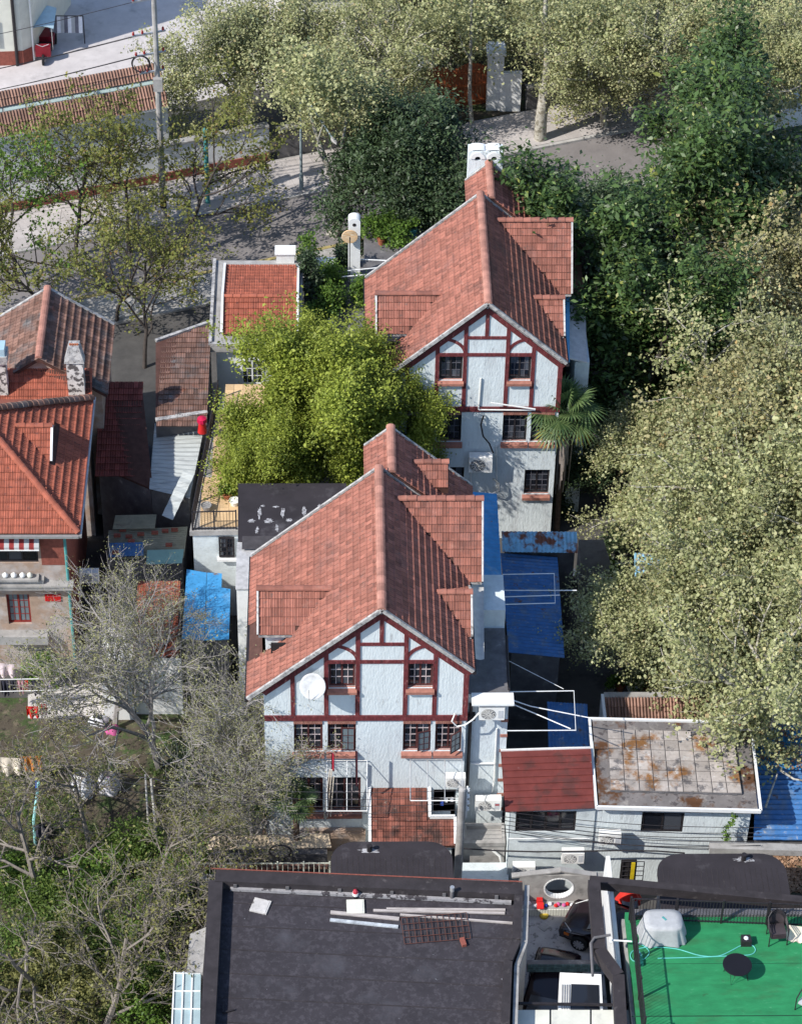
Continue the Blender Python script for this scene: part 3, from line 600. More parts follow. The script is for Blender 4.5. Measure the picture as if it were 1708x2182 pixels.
tag(MB().prism([V((p.x, p.y, 3.3)) for p in (gz(332,905,3.3), gz(436,890,3.3), gz(402,1056,3.3), gz(322,1038,3.3))], (0,0,GZ-3.3)).build('shed', CONCD, fix=True), 'dark concrete shed under the grey corrugated metal sheets', 'shed')
# red-roofed flat block and the sand-coloured terrace
RB = thing('annexe', 'white annexe with a small bright red tile roof inside a cement gutter ledge', 'annexe', (-5.2, 27.6, GZ))
z5 = 5.0; A, B_, C_, D_ = gz(452, 560, z5), gz(642, 560, z5), gz(644, 737, z5), gz(447, 737, z5); x0, x1, y0, y1 = -7.25, -3.15, D_.y, 31.2
MB().box(x0+.25, x1-.15, y0+.3, y1-.2, GZ, z5-.35).build('wall', WHITE, RB)
MB().box(x0, x1, y0, y1, z5-.35, z5).build('ledge', CONC, RB)
for (a, b) in (((x0, y0), (x1, y0)), ((x0, y0), (x0, y1))): MB().bar((a[0], a[1]+.06, z5+.06), (b[0], b[1], z5+.06), .14, .14).build('kerb', CEM, RB)
rzz = 5.75; ry = gz(555, 632, rzz).y; fy_ = gz(555, 712, z5+.12).y; byy = gz(555, 567, z5+.12).y; rx0, rx1 = -6.7, -3.4
r = MB().prism([(rx0, ry, rzz), (rx1, ry, rzz), (rx1, fy_, z5+.12), (rx0, fy_, z5+.12)], (0,0,-.1)).prism([(rx0, ry, rzz), (rx1, ry, rzz), (rx1, byy, z5+.12), (rx0, byy, z5+.12)], (0,0,-.1)); ro = r.build('roof', UNDER, RB, fix=True)
Ls = math.hypot(ry-fy_, rzz-z5-.12)
tile_roof(ro, (rx0, ry, rzz+.01), (1,0,0), (0, fy_-ry, z5+.12-rzz), rx1-rx0, Ls, TILE_R); tile_roof(ro, (rx0, ry, rzz+.01), (1,0,0), (0, byy-ry, z5+.12-rzz), rx1-rx0, math.hypot(byy-ry, rzz-z5-.12), TILE_R, limit=100)
ridge_caps(ro, (rx0, ry, rzz+.05), (rx1, ry, rzz+.05), TILE_R, .1)
for xx in (rx0-.05, rx1+.05):
    MB().bar((xx, ry, rzz+.06), (xx, fy_-.05, z5+.2), .1, .2).build('verge', WHITE, ro, fix=True); MB().bar((xx, ry, rzz+.06), (xx, byy, z5+.2), .1, .2).build('verge', WHITE, ro, fix=True)
window(RB, -5.9, -4.9, 2.6, 4.0, y0+.2, (2,2), 3, .08, fm=WHITE)
TR = thing('terrace', 'raised terrace with sand-coloured tiles below the bright green tree', 'terrace', (-6.3, 17, GZ))
tz = 4.0; tp = [gz(404, 1132, tz), gz(506, 1130, tz), V((-3.4, 13.4, tz)), V((-3.4, 23.5, tz)), gz(458, 880, tz)+V((0,1.2,0))]
MB().prism([V((p.x, p.y, tz-.012)) for p in tp], (0,0,-.25)).build('slab', CONC, TR, fix=True)
MB().prism([V((p.x+(.12 if i in (0,4) else 0), p.y+(.1 if i < 3 else 0), tz-.26)) for i, p in enumerate(tp)], (0,0,GZ-tz+.26)).build('wall', STUC2, TR, fix=True)
tm = MB().box(.006, .394, .006, .394, -.01, .006).mesh('floor_tile', YEL); nt_ = 0
for j in range(24):
    for i in range(10):
        X = -7.75+i*.4; Yy = 13.6+j*.4; xl_ = tp[0].x+(tp[4].x-tp[0].x)*(Yy-tp[0].y)/(tp[4].y-tp[0].y)
        if X > xl_+.12 and X < -4.0 and nt_ < 300: t = link('floor_tile', tm, TR); t.location = (X, Yy, tz); nt_ += 1
window(TR, -6.56, -5.9, 2.55, 3.65, tp[0].y+.02-.02, (2,2), 4, .0, fm=IRON); MB().box(-6.65, -5.8, tp[0].y-.12, tp[0].y+.12, 2.38, 2.5).build('window_sill', WHITE, TR)
def railing(name, lab, a, b, h=1.0, step=.14, m=None, posts=3, cat='railing', rails=(.08, 1.0), thick=.022, group=None, ax=None, pr=.03):
    a, b = Vector(a), Vector(b); m = m or IRON; R = thing(name, lab, cat, a, group); n = max(2, round((b-a).length/step)); me = MB().tube([(0,0,0), (0,0,h)], thick/2, 5).mesh('baluster', m)
    for i in range(n+1):
        t = link('baluster', me, R); t.location = lerp(a, b, i/n)
    for f in rails: MB().bar(a+V((0,0,h*f)), b+V((0,0,h*f)), .04, .04).build('rail', m, R)
    for i in range(posts): c = lerp(a, b, i/(posts-1)); MB().box(c.x-pr, c.x+pr, c.y-pr, c.y+pr, c.z, c.z+h+.05).build('post', m, R)
    return R
railing('railing', 'black iron railing along the long side of the sand-coloured terrace', tp[0]+V((.12,.1,0)), tp[4]+V((.12,-.2,0)), 1.0, .13, posts=6)
railing('railing', 'black iron railing on the short end of the sand-coloured terrace', tp[0]+V((.12,.08,0)), tp[1]+V((-.05,.08,0)), 1.0, .13)
# low black felt roof with patched repairs, left of the front house
BF = thing('side_extension', 'side extension with a black felt flat roof patched in pale grey', 'extension', (-3.8, 11.5, GZ))
zf = 6.0; q = [gz(507, 1152, zf), V((-1.2, 9.9, zf)), V((-1.2, 14.06, zf)), gz(507, 1030, zf)]
MB().prism([V((p.x, p.y, zf)) for p in q], (0,0,-.2)).build('flat_roof', FELT, BF, fix=True)
MB().prism([V((p.x+.03, p.y+.03, zf-.2)) for p in q], (0,0,GZ-zf+.2)).build('wall', WHITE, BF, fix=True)
MB().prism([(-5.62, 8.0, 5.6), (-4.3, 8.0, 5.6), (-4.3, q[0].y-.01, 5.85), (-5.62, q[0].y-.01, 5.85)], (0,0,GZ-5.6)).build('lower_block', WHITE, BF, fix=True)
MB().prism([(-5.66, 7.95, 5.62), (-4.3, 7.95, 5.62), (-4.3, q[0].y-.01, 5.88), (-5.66, q[0].y-.01, 5.88)], (0,0,.05)).build('cement_patch', mat('patch_cement', (.40,.40,.41), .9, .25, 4.), BF, fix=True)
pg = [mat('pale_patch', (.36,.36,.38), .9, .4, 5., spots=((.10,.095,.10), .5, .6, 9.))]
def blob(name, c, rx, ry, m, par, n=22, th=.006):
    pts = []
    for i in range(n):
        t = 2*math.pi*i/n; r = rnd.uniform(.55, 1.2); pts.append((c[0]+rx*r*math.cos(t), c[1]+ry*r*math.sin(t), c[2]))
    return MB().prism(pts, (0,0,th)).build(name, m, par, fix=True)
for (u, v, a, b) in ((553,1093,.09,.36),(602,1092,.08,.36),(648,1090,.09,.36),(573,1110,.2,.14),(536,1110,.16,.12),(616,1108,.14,.1),(683,1078,.18,.1),(588,1080,.14,.06),(560,1078,.1,.06),(548,1130,.08,.22),(590,1125,.09,.22)):
    P = gz(u, v, zf+.002); blob('roof_patch', P, a, b, pg[0], BF)
MB().box(-5.45, -3.0, 9.95, 10.75, zf+.004, zf+.012).build('felt_overlay', mat('grey_felt', (.06,.055,.06), .85, .3), BF)
bb = thing('sheet_roof', 'bright blue flat sheet roof of two panels beside the white side extension', 'sheet roof', (-7, 10, GZ))
for (pts) in ([(398,1213),(440,1220),(436,1364),(388,1360)], [(441,1220),(473,1222),(472,1252),(491,1255),(488,1362),(437,1364)]):
    MB().prism([gz(u, v, 2.6) for u, v in pts], (0,0,-.03)).build('panel', BLUE, bb, fix=True)
P = [gz(u, v, 2.5) for u, v in ((400,1215),(488,1258),(486,1358),(392,1356))]; MB().prism(P, (0,0,GZ-2.5)).build('shed_wall', CONCD, bb, fix=True)
# long shed with red roof half hidden by the bare tree
GS = thing('garden_shed', 'garden shed with an orange-red sheet roof behind the bare twiggy tree', 'shed', (-9.5, 9.5, GZ))
P = [gz(u, v, 2.3) for u, v in ((300,1240),(385,1240),(385,1400),(282,1400))]
MB().prism(P, (0,0,-.05)).build('roof_deck', UNDER, GS, fix=True); tile_roof(GS, (P[3].x, P[0].y, 2.32), (1,0,0), (0,-1,0), P[1].x-P[3].x, P[0].y-P[3].y, TILE_R, limit=250)
MB().prism([p_+V((0,0,-.06)) for p_ in P], (0,0,GZ-2.24)).build('wall', WHITE, GS, fix=True)
tag(MB().box(-11.2, -9.95, 7.2, 9.6, GZ, 2.0).build('garden_wall', WHITE), 'peeling white garden wall beside the shed with orange-red roof', 'wall')
# ------------------------------------------------------------------ things right of the front house
def ac_unit(lab, x, y, z, w=.85, h=.6, d=.32, grille=True, back=.0, panel=None):
    """outdoor unit facing -y; (x, y, z): lower left front corner"""
    A = thing('air_conditioner', lab, 'air conditioner', (x+w/2, y+d, z), 'outdoor air conditioners')
    MB().box(x, x+w, y, y+d, z+.03, z+h).build('casing', PVC, A)
    c = V((x+w*.36, y-.012, z+h*.5)); R = h*.38
    MB().lathe(c, [(R*1.06, 0), (R*1.06, .014)], 24, 'y').build('fan_recess', CONCD, A)
    g = MB()
    for r in (.97, .72, .46, .2): g.tube([c+V((R*r*math.cos(t), -.006, R*r*math.sin(t))) for t in (2*math.pi*i/20 for i in range(21))], .007, 4, False)
    for i in range(10): t = math.pi*2*i/10; g.tube([c+V((R*.15*math.cos(t), -.006, R*.15*math.sin(t))), c+V((R*math.cos(t+.25), -.006, R*math.sin(t+.25)))], .006, 4, False)
    g.build('fan_grille', PVC, A)
    MB().box(x+w*.74, x+w*.94, y-.008, y, z+h*.2, z+h*.8).build('side_panel', mat('ac_panel', (.5,.52,.55), .6, .1), A)
    if panel: MB().box(x+w*.76, x+w*.92, y-.014, y-.008, z+h*.55, z+h*.68).build('badge', panel, A)
    for s in (.15, .78): MB().box(x+w*s, x+w*s+.05, y+.0, y+d+back, z-.02, z+.03).build('bracket', STEEL, A)
    return A
SX = thing('side_annexe', 'narrow two-storey white side annexe with a dark roof terrace', 'annexe', (4.0, 2, GZ))
wall_mb((0,.35,0), (1,0,0), 3.27, 4.85, GZ, [(3.27, 7.3), (4.85, 7.3)], [], 6.3, None).build('wall', STUC, SX, fix=True)
MB().box(3.27, 4.85, .36, 3.9, 7.30, 7.34).build('terrace_floor', CONCD, SX)
for i in range(7):
    z = .9+i*.82; MB().box(4.6, 4.87, .32, .62, z, z+.14).build('brick_quoin', BRICKS, SX)
MB().box(3.5, 4.95, -.25, .34, 7.25, 7.33).box(3.42, 5.0, -.32, .3, 7.33, 7.42).build('canopy', WHITE, SX)
MB().tube([(4.85, .5, 7.35), (4.9, 3.4, 7.4)], .05, 8).build('rail_pipe', IRON, SX)
MB().tube([(3.42, .22, 6.9), (3.42, .22, 1.0)], .07, 8).build('drainpipe', IRON, SX)
MB().box(3.3, 3.6, .1, .34, 6.1, 6.35).build('hopper', IRON, SX)
MB().tube([(4.45, .3, 5.5), (4.45, .28, 2.6), (4.4, .28, 2.0)], .03, 6).tube([(3.55, .28, 3.6), (4.45, .28, 3.6)], .04, 6).build('conduit', PVC, SX)
MB().box(4.0, 4.85, 4.0, 6.0, 7.3, 8.2).build('store', STUC2, SX)
MB().box(3.7, 4.7, 5.0, 12.5, GZ, 6.0).build('rear_wall', STUC2, SX)
ac_unit('white air conditioner under a small canopy at the top of the narrow side annexe', 3.72, -.22, 6.45, .95, .68, back=.25)
ac_unit('air conditioner with a dark red badge at the foot of the narrow side annexe', 3.75, -.15, 1.35, 1.0, .62, back=.2, panel=mat('badge_red', (.3,.01,.02), .5))
ac_unit('air conditioner hung beside the door opening right of the tiled porch', 2.55, -.45, 3.0, .75, .55, back=.15)
MB().tube([(3.72, -.05, 6.7), (3.5, -.2, 6.5), (3.2, -.25, 6.25), (2.9, -.22, 6.15), (2.7, -.2, 6.4), (2.8, -.15, 6.75), (2.95, -.05, 6.6)], .03, 6).build('insulated_hose', PVC, SX)
# pale tarpaulin strip along the eave
T = [gz(1005, 1240, 8.9), gz(1030, 1245, 8.7), gz(1031, 1405, 8.6), gz(1008, 1402, 8.8)]
tag(MB().grid(lambda u, v: lerp(lerp(T[0], T[1], u), lerp(T[3], T[2], u), v)+V((0,0,.05*math.sin(v*9)-.08*math.sin(u*3.1))), 6, 24).build('tarpaulin', mat('pale_tarp', (.5,.49,.47), .8, .15), None, True), 'pale tarpaulin strip hanging along the eave under the small right dormer', 'tarpaulin')
sheet('corrugated_sheet', 'long rust-streaked blue metal sheet roof along the large dormer', 'sheet roof', [(985,1046),(1030,1277),(1071,1272),(1058,1052)], [6.6,6.6,6.1,6.1], 24, BLUE, .012)
sheet('corrugated_sheet', 'wide dark blue corrugated sheet roof over the shaded yard', 'sheet roof', [(1066,1178),(1083,1390),(1202,1402),(1187,1187)], [3.3,3.3,3.1,3.1], 30, BLUED, .018)
sheet('corrugated_sheet', 'short rusty pale blue sheet roof in front of the palm skirt', 'sheet roof', [(1068,1132),(1228,1133),(1230,1178),(1070,1176)], [3.9,3.7,3.4,3.6], 18, BLUEP, .02)
sheet('corrugated_sheet', 'dark blue sheet at the back of the brown corrugated roof', 'sheet roof', [(1165,1495),(1250,1500),(1255,1596),(1168,1592)], [2.6,2.6,2.4,2.4], 12, BLUED, .015)
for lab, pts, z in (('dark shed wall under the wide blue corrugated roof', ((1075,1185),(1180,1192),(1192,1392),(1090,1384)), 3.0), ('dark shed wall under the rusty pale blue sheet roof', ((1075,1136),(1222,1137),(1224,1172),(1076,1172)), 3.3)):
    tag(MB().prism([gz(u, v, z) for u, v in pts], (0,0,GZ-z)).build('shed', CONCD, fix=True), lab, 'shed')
A, B_, C_, D_ = gz(1232, 1150, 2.0), gz(1285, 1150, 2.0), gz(1302, 1196, 1.0), gz(1255, 1196, 1.0)
tag(MB().prism([A, B_, gz(1300,1200,.6), gz(1236,1205,.6)], (0,0,-1.6)).build('ramp_wall', CONC, fix=True), 'pale sloping concrete wall at the foot of the windmill palm', 'wall')
def pipe_thing(name, lab, cat, paths, r=.02, m=None, group=None):
    t = thing(name, lab, cat, paths[0][0], group)
    for p in paths: MB().tube(p, r, 6).build('pipe', m or WHITE, t)
    return t
P = lambda u, v, z: gz(u, v, z)
pipe_thing('clothes_dryer', 'white pipe drying frame with sagging lines over the dark yard', 'clothes dryer', [[P(1086,1474,6.4), P(1222,1472,6.4), P(1226,1556,6.4), P(1080,1557,6.4)], [P(1086,1490,6.4), P(1130,1505,6.3), P(1258,1530,6.1)], [P(1086,1498,6.4), P(1150,1525,6.3), P(1215,1553,6.4)]], .022)
pipe_thing('clothes_dryer', 'white pipe drying frame sticking out over the wide blue roof', 'clothes dryer', [[P(1070,1224,6.0), P(1180,1222,6.0), P(1182,1285,6.0), P(1070,1288,6.0)], [P(1070,1272,6.0), P(1192,1268,6.0)], [P(1075,1258,5.9), P(1228,1258,5.9)]], .022)
pipe_thing('clothes_line', 'thin line strung across the dark yard to the drying frame', 'line', [[P(1083,1408,5.5), P(1200,1468,5.5)]], .012)
# H2 side annexe: pale sheet, blue strip, brown roof
S2 = thing('side_annexe', 'side annexe with a pale sheet roof and blue edge beside the palm', 'annexe', (8.6, 21, GZ))
q = [gz(1208, 632, 8.0), gz(1246, 640, 7.7), gz(1250, 772, 7.7), gz(1208, 762, 8.0)]; MB().prism(q, (0,0,-.06)).build('sheet', mat('pale_sheet', (.55,.53,.52), .7, .2), S2, fix=True)
q2 = [gz(1200, 632, 8.3), gz(1213, 632, 8.3), gz(1213, 771, 8.3), gz(1201, 771, 8.3)]; MB().prism(q2, (0,0,-.04)).build('blue_edge', mat('light_blue_sheet', (.15,.45,.72), .5, .1), S2, fix=True)
q3 = [gz(1214, 520, 8.2), gz(1234, 528, 8.0), gz(1245, 630, 7.8), gz(1214, 625, 8.2)]; MB().prism(q3, (0,0,-.08)).build('rear_roof', mat('brown_deck', (.22,.12,.08), .9, .3), S2, fix=True)
MB().box(q[0].x+.1, q[1].x-.1, q[2].y+.2, q3[0].y, GZ, 7.55).build('wall', STUC2, S2)
# ------------------------------------------------------------------ white flat-roofed building on the right
WB = thing('flat_roofed_building', 'low white building with a stained slab-paved flat roof', 'building', (11.2, 0, GZ))
zt = 4.0; a, b, c, d = gz(1255, 1532, zt), gz(1598, 1540, zt), gz(1620, 1728, zt), gz(1270, 1720, zt)
def inset(p, q, r, s_, t):
    cc = (p+q+r+s_)/4; return [x+(cc-x)*t for x in (p, q, r, s_)]
MB().prism(inset(a, b, c, d, .035)+[], (0,0,-.26)).build('roof_deck', mat('roof_grey', (.17,.155,.15), .9, .3, 1.5, spots=(((.10,.045,.02), .50, .58, .8), ((.28,.26,.24), .55, .66, 2.), ((.07,.06,.06), .55, .62, 3.))), WB, fix=True)
for p_, q_ in ((a, b), (b, c), (c, d), (d, a)): MB().bar(p_+V((0,0,-.02)), q_+V((0,0,-.02)), .09, .16).build('roof_kerb', WHITE, WB, fix=True)
fd = (c-d).normalized(); ln = (c-d).length
holes = [(1.75, 3.35, 2.35, 3.45)]
wm = MB(); o_ = d+V((.05,.32,0)); o_.z = 0
wall_mb(o_, fd, -.05, ln-.35, GZ, [(-.05, zt-.2), (ln-.35, zt-.2)], holes, .22, wm); wm.build('front_wall', STUC, WB, fix=True)
w2 = MB(); w2.prism([V((p.x, p.y, zt-.27)) for p in inset(a+V((0,0,0)), b, c+V((0,.65,0)), d+V((0,.65,0)), .06)], (0,0,GZ-zt+.27)); w2.build('rear_body', STUC2, WB, fix=True)
ang = math.atan2(fd.y, fd.x)
wn = window(WB, 1.75, 3.35, 2.35, 3.45, 0, (1,1), 1, .06, fm=IRON); wn.matrix_parent_inverse = Matrix.Translation(-WB.location)@Matrix.Translation(o_)@Matrix.Rotation(ang, 4, 'Z')
# paved platform: each slab its own piece
pa, pb, pc, pd = gz(1293, 1553, zt+.12), gz(1560, 1560, zt+.12), gz(1580, 1690, zt+.12), gz(1300, 1683, zt+.12)
MB().prism([p_+V((0,0,-.03)) for p_ in (pa, pb, pc, pd)], (0,0,-.3)).build('platform', CONCD, WB, fix=True)
for j in range(6):
    for i in range(9):
        f = lambda u, v: lerp(lerp(pa, pb, u), lerp(pd, pc, u), v)
        u0, u1, v0, v1 = (i+.03)/9, (i+.97)/9, (j+.04)/6, (j+.96)/6; dz = V((0,0,rnd.uniform(0,.012)))
        MB().prism([f(u0,v0)+dz, f(u1,v0)+dz, f(u1,v1)+dz, f(u0,v1)+dz], (0,0,-.04)).build('paving_slab', SLABR, WB, fix=True)
for i in range(9): 
    p_ = lerp(pd, pc, (i+.5)/9); MB().box(p_.x-.09, p_.x+.09, p_.y-.03, p_.y+.1, p_.z-.34, p_.z-.08).build('support_block', CONCD, WB)
# brown corrugated lean-to with its window wall
LN = thing('lean_to', 'white lean-to with a brown-red corrugated roof speckled with white', 'lean-to', (6.6, -1, GZ))
Q = [gz(1066, 1600, 4.3), gz(1258, 1594, 4.3), gz(1266, 1722, 3.8), gz(1076, 1730, 3.8)]
nl = 9
for i in range(nl):     # overlapping sheets, each with its raised edge
    t0, t1 = i/nl, (i+1)/nl; A1, B1, B2, A2 = lerp(Q[0], Q[3], t0), lerp(Q[1], Q[2], t0), lerp(Q[1], Q[2], t1+.01), lerp(Q[0], Q[3], t1+.01)
    up = V((0,0,.045)); MB().prism([A1, B1, B2+up, A2+up], (0,0,-.03)).build('roof_sheet', RUSTR, LN, fix=True)
MB().bar(Q[0]+V((0,0,.03)), Q[1]+V((0,0,.03)), .06, .08).build('top_flashing', PVC, LN)
ly = Q[3].y+.3; lh = [(5.15, 7.45, 2.35, 3.5)]
lw = MB(); wall_mb((0, ly, 0), (1,0,0), 4.95, 8.15, GZ, [(4.95, 3.7), (8.15, 3.7)], lh, .2, lw); lw.box(4.95, 5.1, ly+.2, Q[0].y-.2, GZ, 3.7); lw.build('wall', STUC2, LN, fix=True)
window(LN, 5.15, 7.45, 2.35, 3.5, ly, (1,1,1,1), 1, .08, fm=IRON); MB().box(5.15, 7.45, ly+.5, ly+.55, 2.2, 3.6).build('back_panel', TAN, LN)
MB().tube([(4.9, ly-.25, 2.25), (8.0, ly-.3, 2.3)], .025, 6).build('drying_pole', WHITE, LN)
ac_unit('air conditioner on the white wall between lean-to window and stained flat roof', gy(1275,1790,-2.6).x, -2.75, 2.25, .82, .58, back=.45)
ac_unit('air conditioner low on the lean-to wall above the moon gate', 6.95, -2.75, 1.2, .85, .6, back=.6)
ac_unit('air conditioner lowest on the lean-to wall next to the courtyard', gy(1092,1840,-2.7).x, -2.9, .62, .85, .58, back=.6)
# cornice line, cables and brackets on that wall
for k_, (dz, s_) in enumerate(((3.55,.25),(3.3,.35),(3.12,.4),(2.9,.35),(2.7,.45),(2.55,.3))):
    pts = [lerp((4.6, -2.5-.02*k_, dz+.35), (14.4, -3.0-.03*k_, dz-.05), t/12)+V((0,0,-s_*math.sin(math.pi*t/12))) for t in range(13)]
    tag(MB().tube(pts, .014, 5).build('power_cable', IRON), 'black power cable sagging along the white wall below the stained flat roof', 'cable', 'cables along the white wall')
tag(MB().tube([(x_, -2.6-.05*i_, 1.95-.1*math.sin(i_)) for i_, x_ in enumerate((3.2,4.6,6.,7.5,9.,10.5,11.6))], .03, 6).build('cable_bundle', IRON), 'thick black cable bundle slung across the white lean-to wall', 'cable')
# tile-topped boundary wall behind it
TW = thing('tile_topped_wall', 'boundary wall with a coping of upright brown curved tiles behind the stained flat roof', 'wall', (12, 4.5, GZ))
A, B_ = gz(1286, 1486, 2.0), gz(1570, 1490, 2.0)
MB().box(A.x, B_.x, A.y-1.3, A.y+.0, GZ, 1.55).build('wall', CONC, TW)
tile_roof(TW, (A.x, A.y+.0, 2.0), (1,0,0), (0,-1,-.35), B_.x-A.x, 1.35, TILE_B, w=.13, e=.45, kind='curve', limit=140)
MB().box(A.x, B_.x, A.y-.05, A.y+.22, 1.7, 2.08).build('ridge_kerb', CONC, TW)
MB().box(A.x-.12, A.x, A.y-1.3, A.y+.1, GZ, 2.1).build('end_pier', WHITE, TW)
sheet('corrugated_sheet', 'deep blue corrugated roof right of the stained flat roof', 'sheet roof', [(1610,1640),(1604,1790),(1730,1790),(1730,1640)], [2.6,2.2,2.2,2.6], 14, BLUED, .03)
sheet('corrugated_sheet', 'light blue striped sheet roof half covered with dry leaves', 'sheet roof', [(1605,1530),(1716,1545),(1728,1640),(1612,1640)], [3.0,3.0,2.8,2.8], 10, BLUE, .03)
sheet('corrugated_sheet', 'pale blue sheet roof glimpsed through the plane tree leaves', 'sheet roof', [(1350,1178),(1500,1185),(1510,1226),(1352,1228)], [2.8,2.8,2.5,2.5], 16, BLUEP, .02)
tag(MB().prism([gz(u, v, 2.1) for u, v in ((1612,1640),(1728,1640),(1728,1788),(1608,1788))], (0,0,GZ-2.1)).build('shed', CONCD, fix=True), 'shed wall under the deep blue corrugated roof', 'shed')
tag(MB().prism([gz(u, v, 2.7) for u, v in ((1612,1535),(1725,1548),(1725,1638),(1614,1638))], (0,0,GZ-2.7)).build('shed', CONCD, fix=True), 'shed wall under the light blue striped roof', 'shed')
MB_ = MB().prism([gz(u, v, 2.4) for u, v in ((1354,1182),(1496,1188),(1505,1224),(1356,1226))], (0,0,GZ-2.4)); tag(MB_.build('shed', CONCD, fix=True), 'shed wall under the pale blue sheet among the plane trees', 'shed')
# ------------------------------------------------------------------ front row: black roof, courtyard, green terrace
YF = .3; RF = 6.5
FB = thing('front_building', 'building with a large black felt flat roof and dark parapet', 'building', (-1, -11, GZ))
a, b = gz(446, 1858, RF), gz(1112, 1886, RF); c, d = b+V((-.75, -9.5, 0)), a+V((-.1, -9.5, 0))
b2 = gz(1085, 2060, RF); b3 = gz(1082, 2200, RF)
def par(p, q, w, h, m, name='parapet', z=None):
    return MB().bar(p+V((0,0,-h/2)), q+V((0,0,-h/2)), w, h).build(name, m, FB, fix=True)
FELTP = mat('parapet_felt', (.034,.029,.032), .8, .3, 2., spots=((.09,.08,.08), .6, .7, 2.5))
zi = RF-.42
MB().prism([V((p.x, p.y, zi)) for p in (a, b, c, d)], (0,0,-.3)).build('flat_roof', mat('felt_roof_dusty', (.036,.032,.038), .85, .22, 1.6, bump=.12, bscale=25, spots=(((.075,.075,.088), .56, .80, .55), ((.055,.05,.058), .5, .6, 6.), ((.36,.38,.42), .70, .72, 3.1))), FB, fix=True)
par(a+V((.22,-.15,0)), b+V((0,-.15,0)), .55, .9, FELTP); par(a+V((.24,-.45,-.0)), d+V((.24,0,0)), .5, .95, FELTP)
par(b+V((-.15,-.43,0)), gz(1100,2000,RF), .3, .92, FELTP); par(gz(1100,2002,RF), gz(1082,2045,RF), .3, .9, FELTP); par(gz(1082,2045,RF), gz(1075,2200,RF), .3, .94, FELTP)
MB().bar(a+V((.75,-.50,-.33)), b+V((-.4,-.52,-.33)), .12, .12).build('flashing', mat('pale_flashing', (.33,.32,.33), .7, .3, 3., spots=((.05,.045,.05), .5, .56, 3.)), FB)
wl = MB(); wl.prism([V((p.x, p.y, zi-.3)) for p in (a+V((.05,-.05,0)), b+V((-.1,-.05,0)), c, d)], (0,0,GZ-zi+.3)); wl.build('wall', CONC, FB, fix=True)
MB().bar(a+V((.1,.12,.05)), b+V((0,.12,.05)), .03, .03).build('lightning_wire', BRICKR, FB)
for i in range(6): p_ = lerp(a, b, (i+.5)/6)+V((0,-.45,-.2)); MB().box(p_.x-.06, p_.x+.06, p_.y-.02, p_.y+.02, p_.z-.2, p_.z+.1).build('bracket', CONCD, FB)
for i in range(1, 9):
    t = i/9; p1, p2 = lerp(a, d, t), lerp(b, c, t); MB().bar(V((p1.x+.55, p1.y, zi+.004)), V((p2.x-.2, p2.y, zi+.004)), .05, .008).build('felt_lap', FELTP, FB)
# pale ledges on its right side
for p_, q_ in ((gz(1122,1890,RF-.3), gz(1118,2010,RF-.3)), (gz(1118,2010,RF-.3), gz(1100,2062,RF-.3)), (gz(1100,2062,RF-.3), gz(1096,2200,RF-.3))):
    MB().bar(p_, q_, .17, .2).build('coping', CONC, FB, fix=True)
    e = V((.02,0,0)); MB().prism([p_+e, q_+e, q_+e+V((0,0,-6.0)), p_+e+V((0,0,-6.0))], (.06,0,0)).build('side_wall', mat('small_grey_tile', (.33,.32,.31), .7, .2, 8.), FB, fix=True)
# lower rounded felt roofs behind the parapets
def round_roof(lab, x0, x1, y0, y1, z, rad, vent):
    A = thing('rear_bay', lab, 'roof bay', ((x0+x1)/2, (y0+y1)/2, GZ)); pts = [(x0, y0), (x1, y0)]
    for cx_, s in ((x1-rad, 0), (x0+rad, math.pi/2)): pts += [(cx_+rad*math.cos(s+t*math.pi/16), y1-rad+rad*math.sin(s+t*math.pi/16)) for t in range(9)]
    MB().prism([(x, y, z) for x, y in pts], (0,0,-.16)).build('flat_roof', FELT, A, fix=True)
    cx2, cy2 = (x0+x1)/2, (y0+y1)/2
    MB().prism([(cx2+(x-cx2)*.96, cy2+(y-cy2)*.96, z-.16) for x, y in pts], (0,0,GZ-z+.16)).build('wall', CONC, A, fix=True)
    n = int((x1-x0)/.2)
    for i in range(1, n): xx = x0+i*.2; MB().box(xx-.012, xx+.012, y0, y1-rad*.8, z, z+.006).build('felt_seam', FELTP, A)
    v = V(vent); MB().tube([v, v+V((0,0,.3))], .1, 10).build('vent_pipe', IRON, A); blob('pale_patch', (v.x, v.y, z+.002), .4, .13, pg[0], A)
round_roof('rounded black felt bay roof with a vent stub behind the large black roof', -1.85, 2.62, a.y-.1, -4.34, 4.3, .9, gz(787, 1813, 4.3))
round_roof('rounded black felt bay roof behind the green terrace railing', 10.1, 14.85, -9.2, -5.0, 4.3, .9, gz(1583, 1832, 4.3))
# clutter on the black roof
def lay(u, v, z=None): return gz(u, v, zi+.03 if z is None else z)
def plank(lab, p, q, w=.09, h=.06, m=None):
    return tag(MB().bar(lay(*p), lay(*q), w, h).build('plank', m or mat('weathered_plank', (.42,.38,.36), .9, .25, 3., stretch=(1,6,6)), fix=True), lab, 'plank', 'loose boards on the black roof')
plank('long straight pale board along the parapet flashing', (823,1937), (1076,1939)); plank('second long board tight against the straight pale board', (795,1940), (1075,1946))
plank('pale board slipped under the rusty mesh', (852,1949), (1091,1967), .07); plank('whitish channel board with its end at the rusty mesh', (704,1944), (850,1958), .13, mat('whitish_board', (.55,.54,.55), .8, .15)) if False else plank('whitish channel board with its end at the rusty mesh', (704,1944), (850,1958), .13)
plank('bleached split board with paint flakes lying apart', (703,1960), (848,1975), .12, m=mat('bleached_board', (.42,.45,.48), .9, .35, 5.))
mg = thing('steel_mesh', 'rusty welded steel mesh panel lying on the black roof', 'mesh', lay(928, 1980)); RUST = mat('rust', (.10,.04,.03), .9, .3)
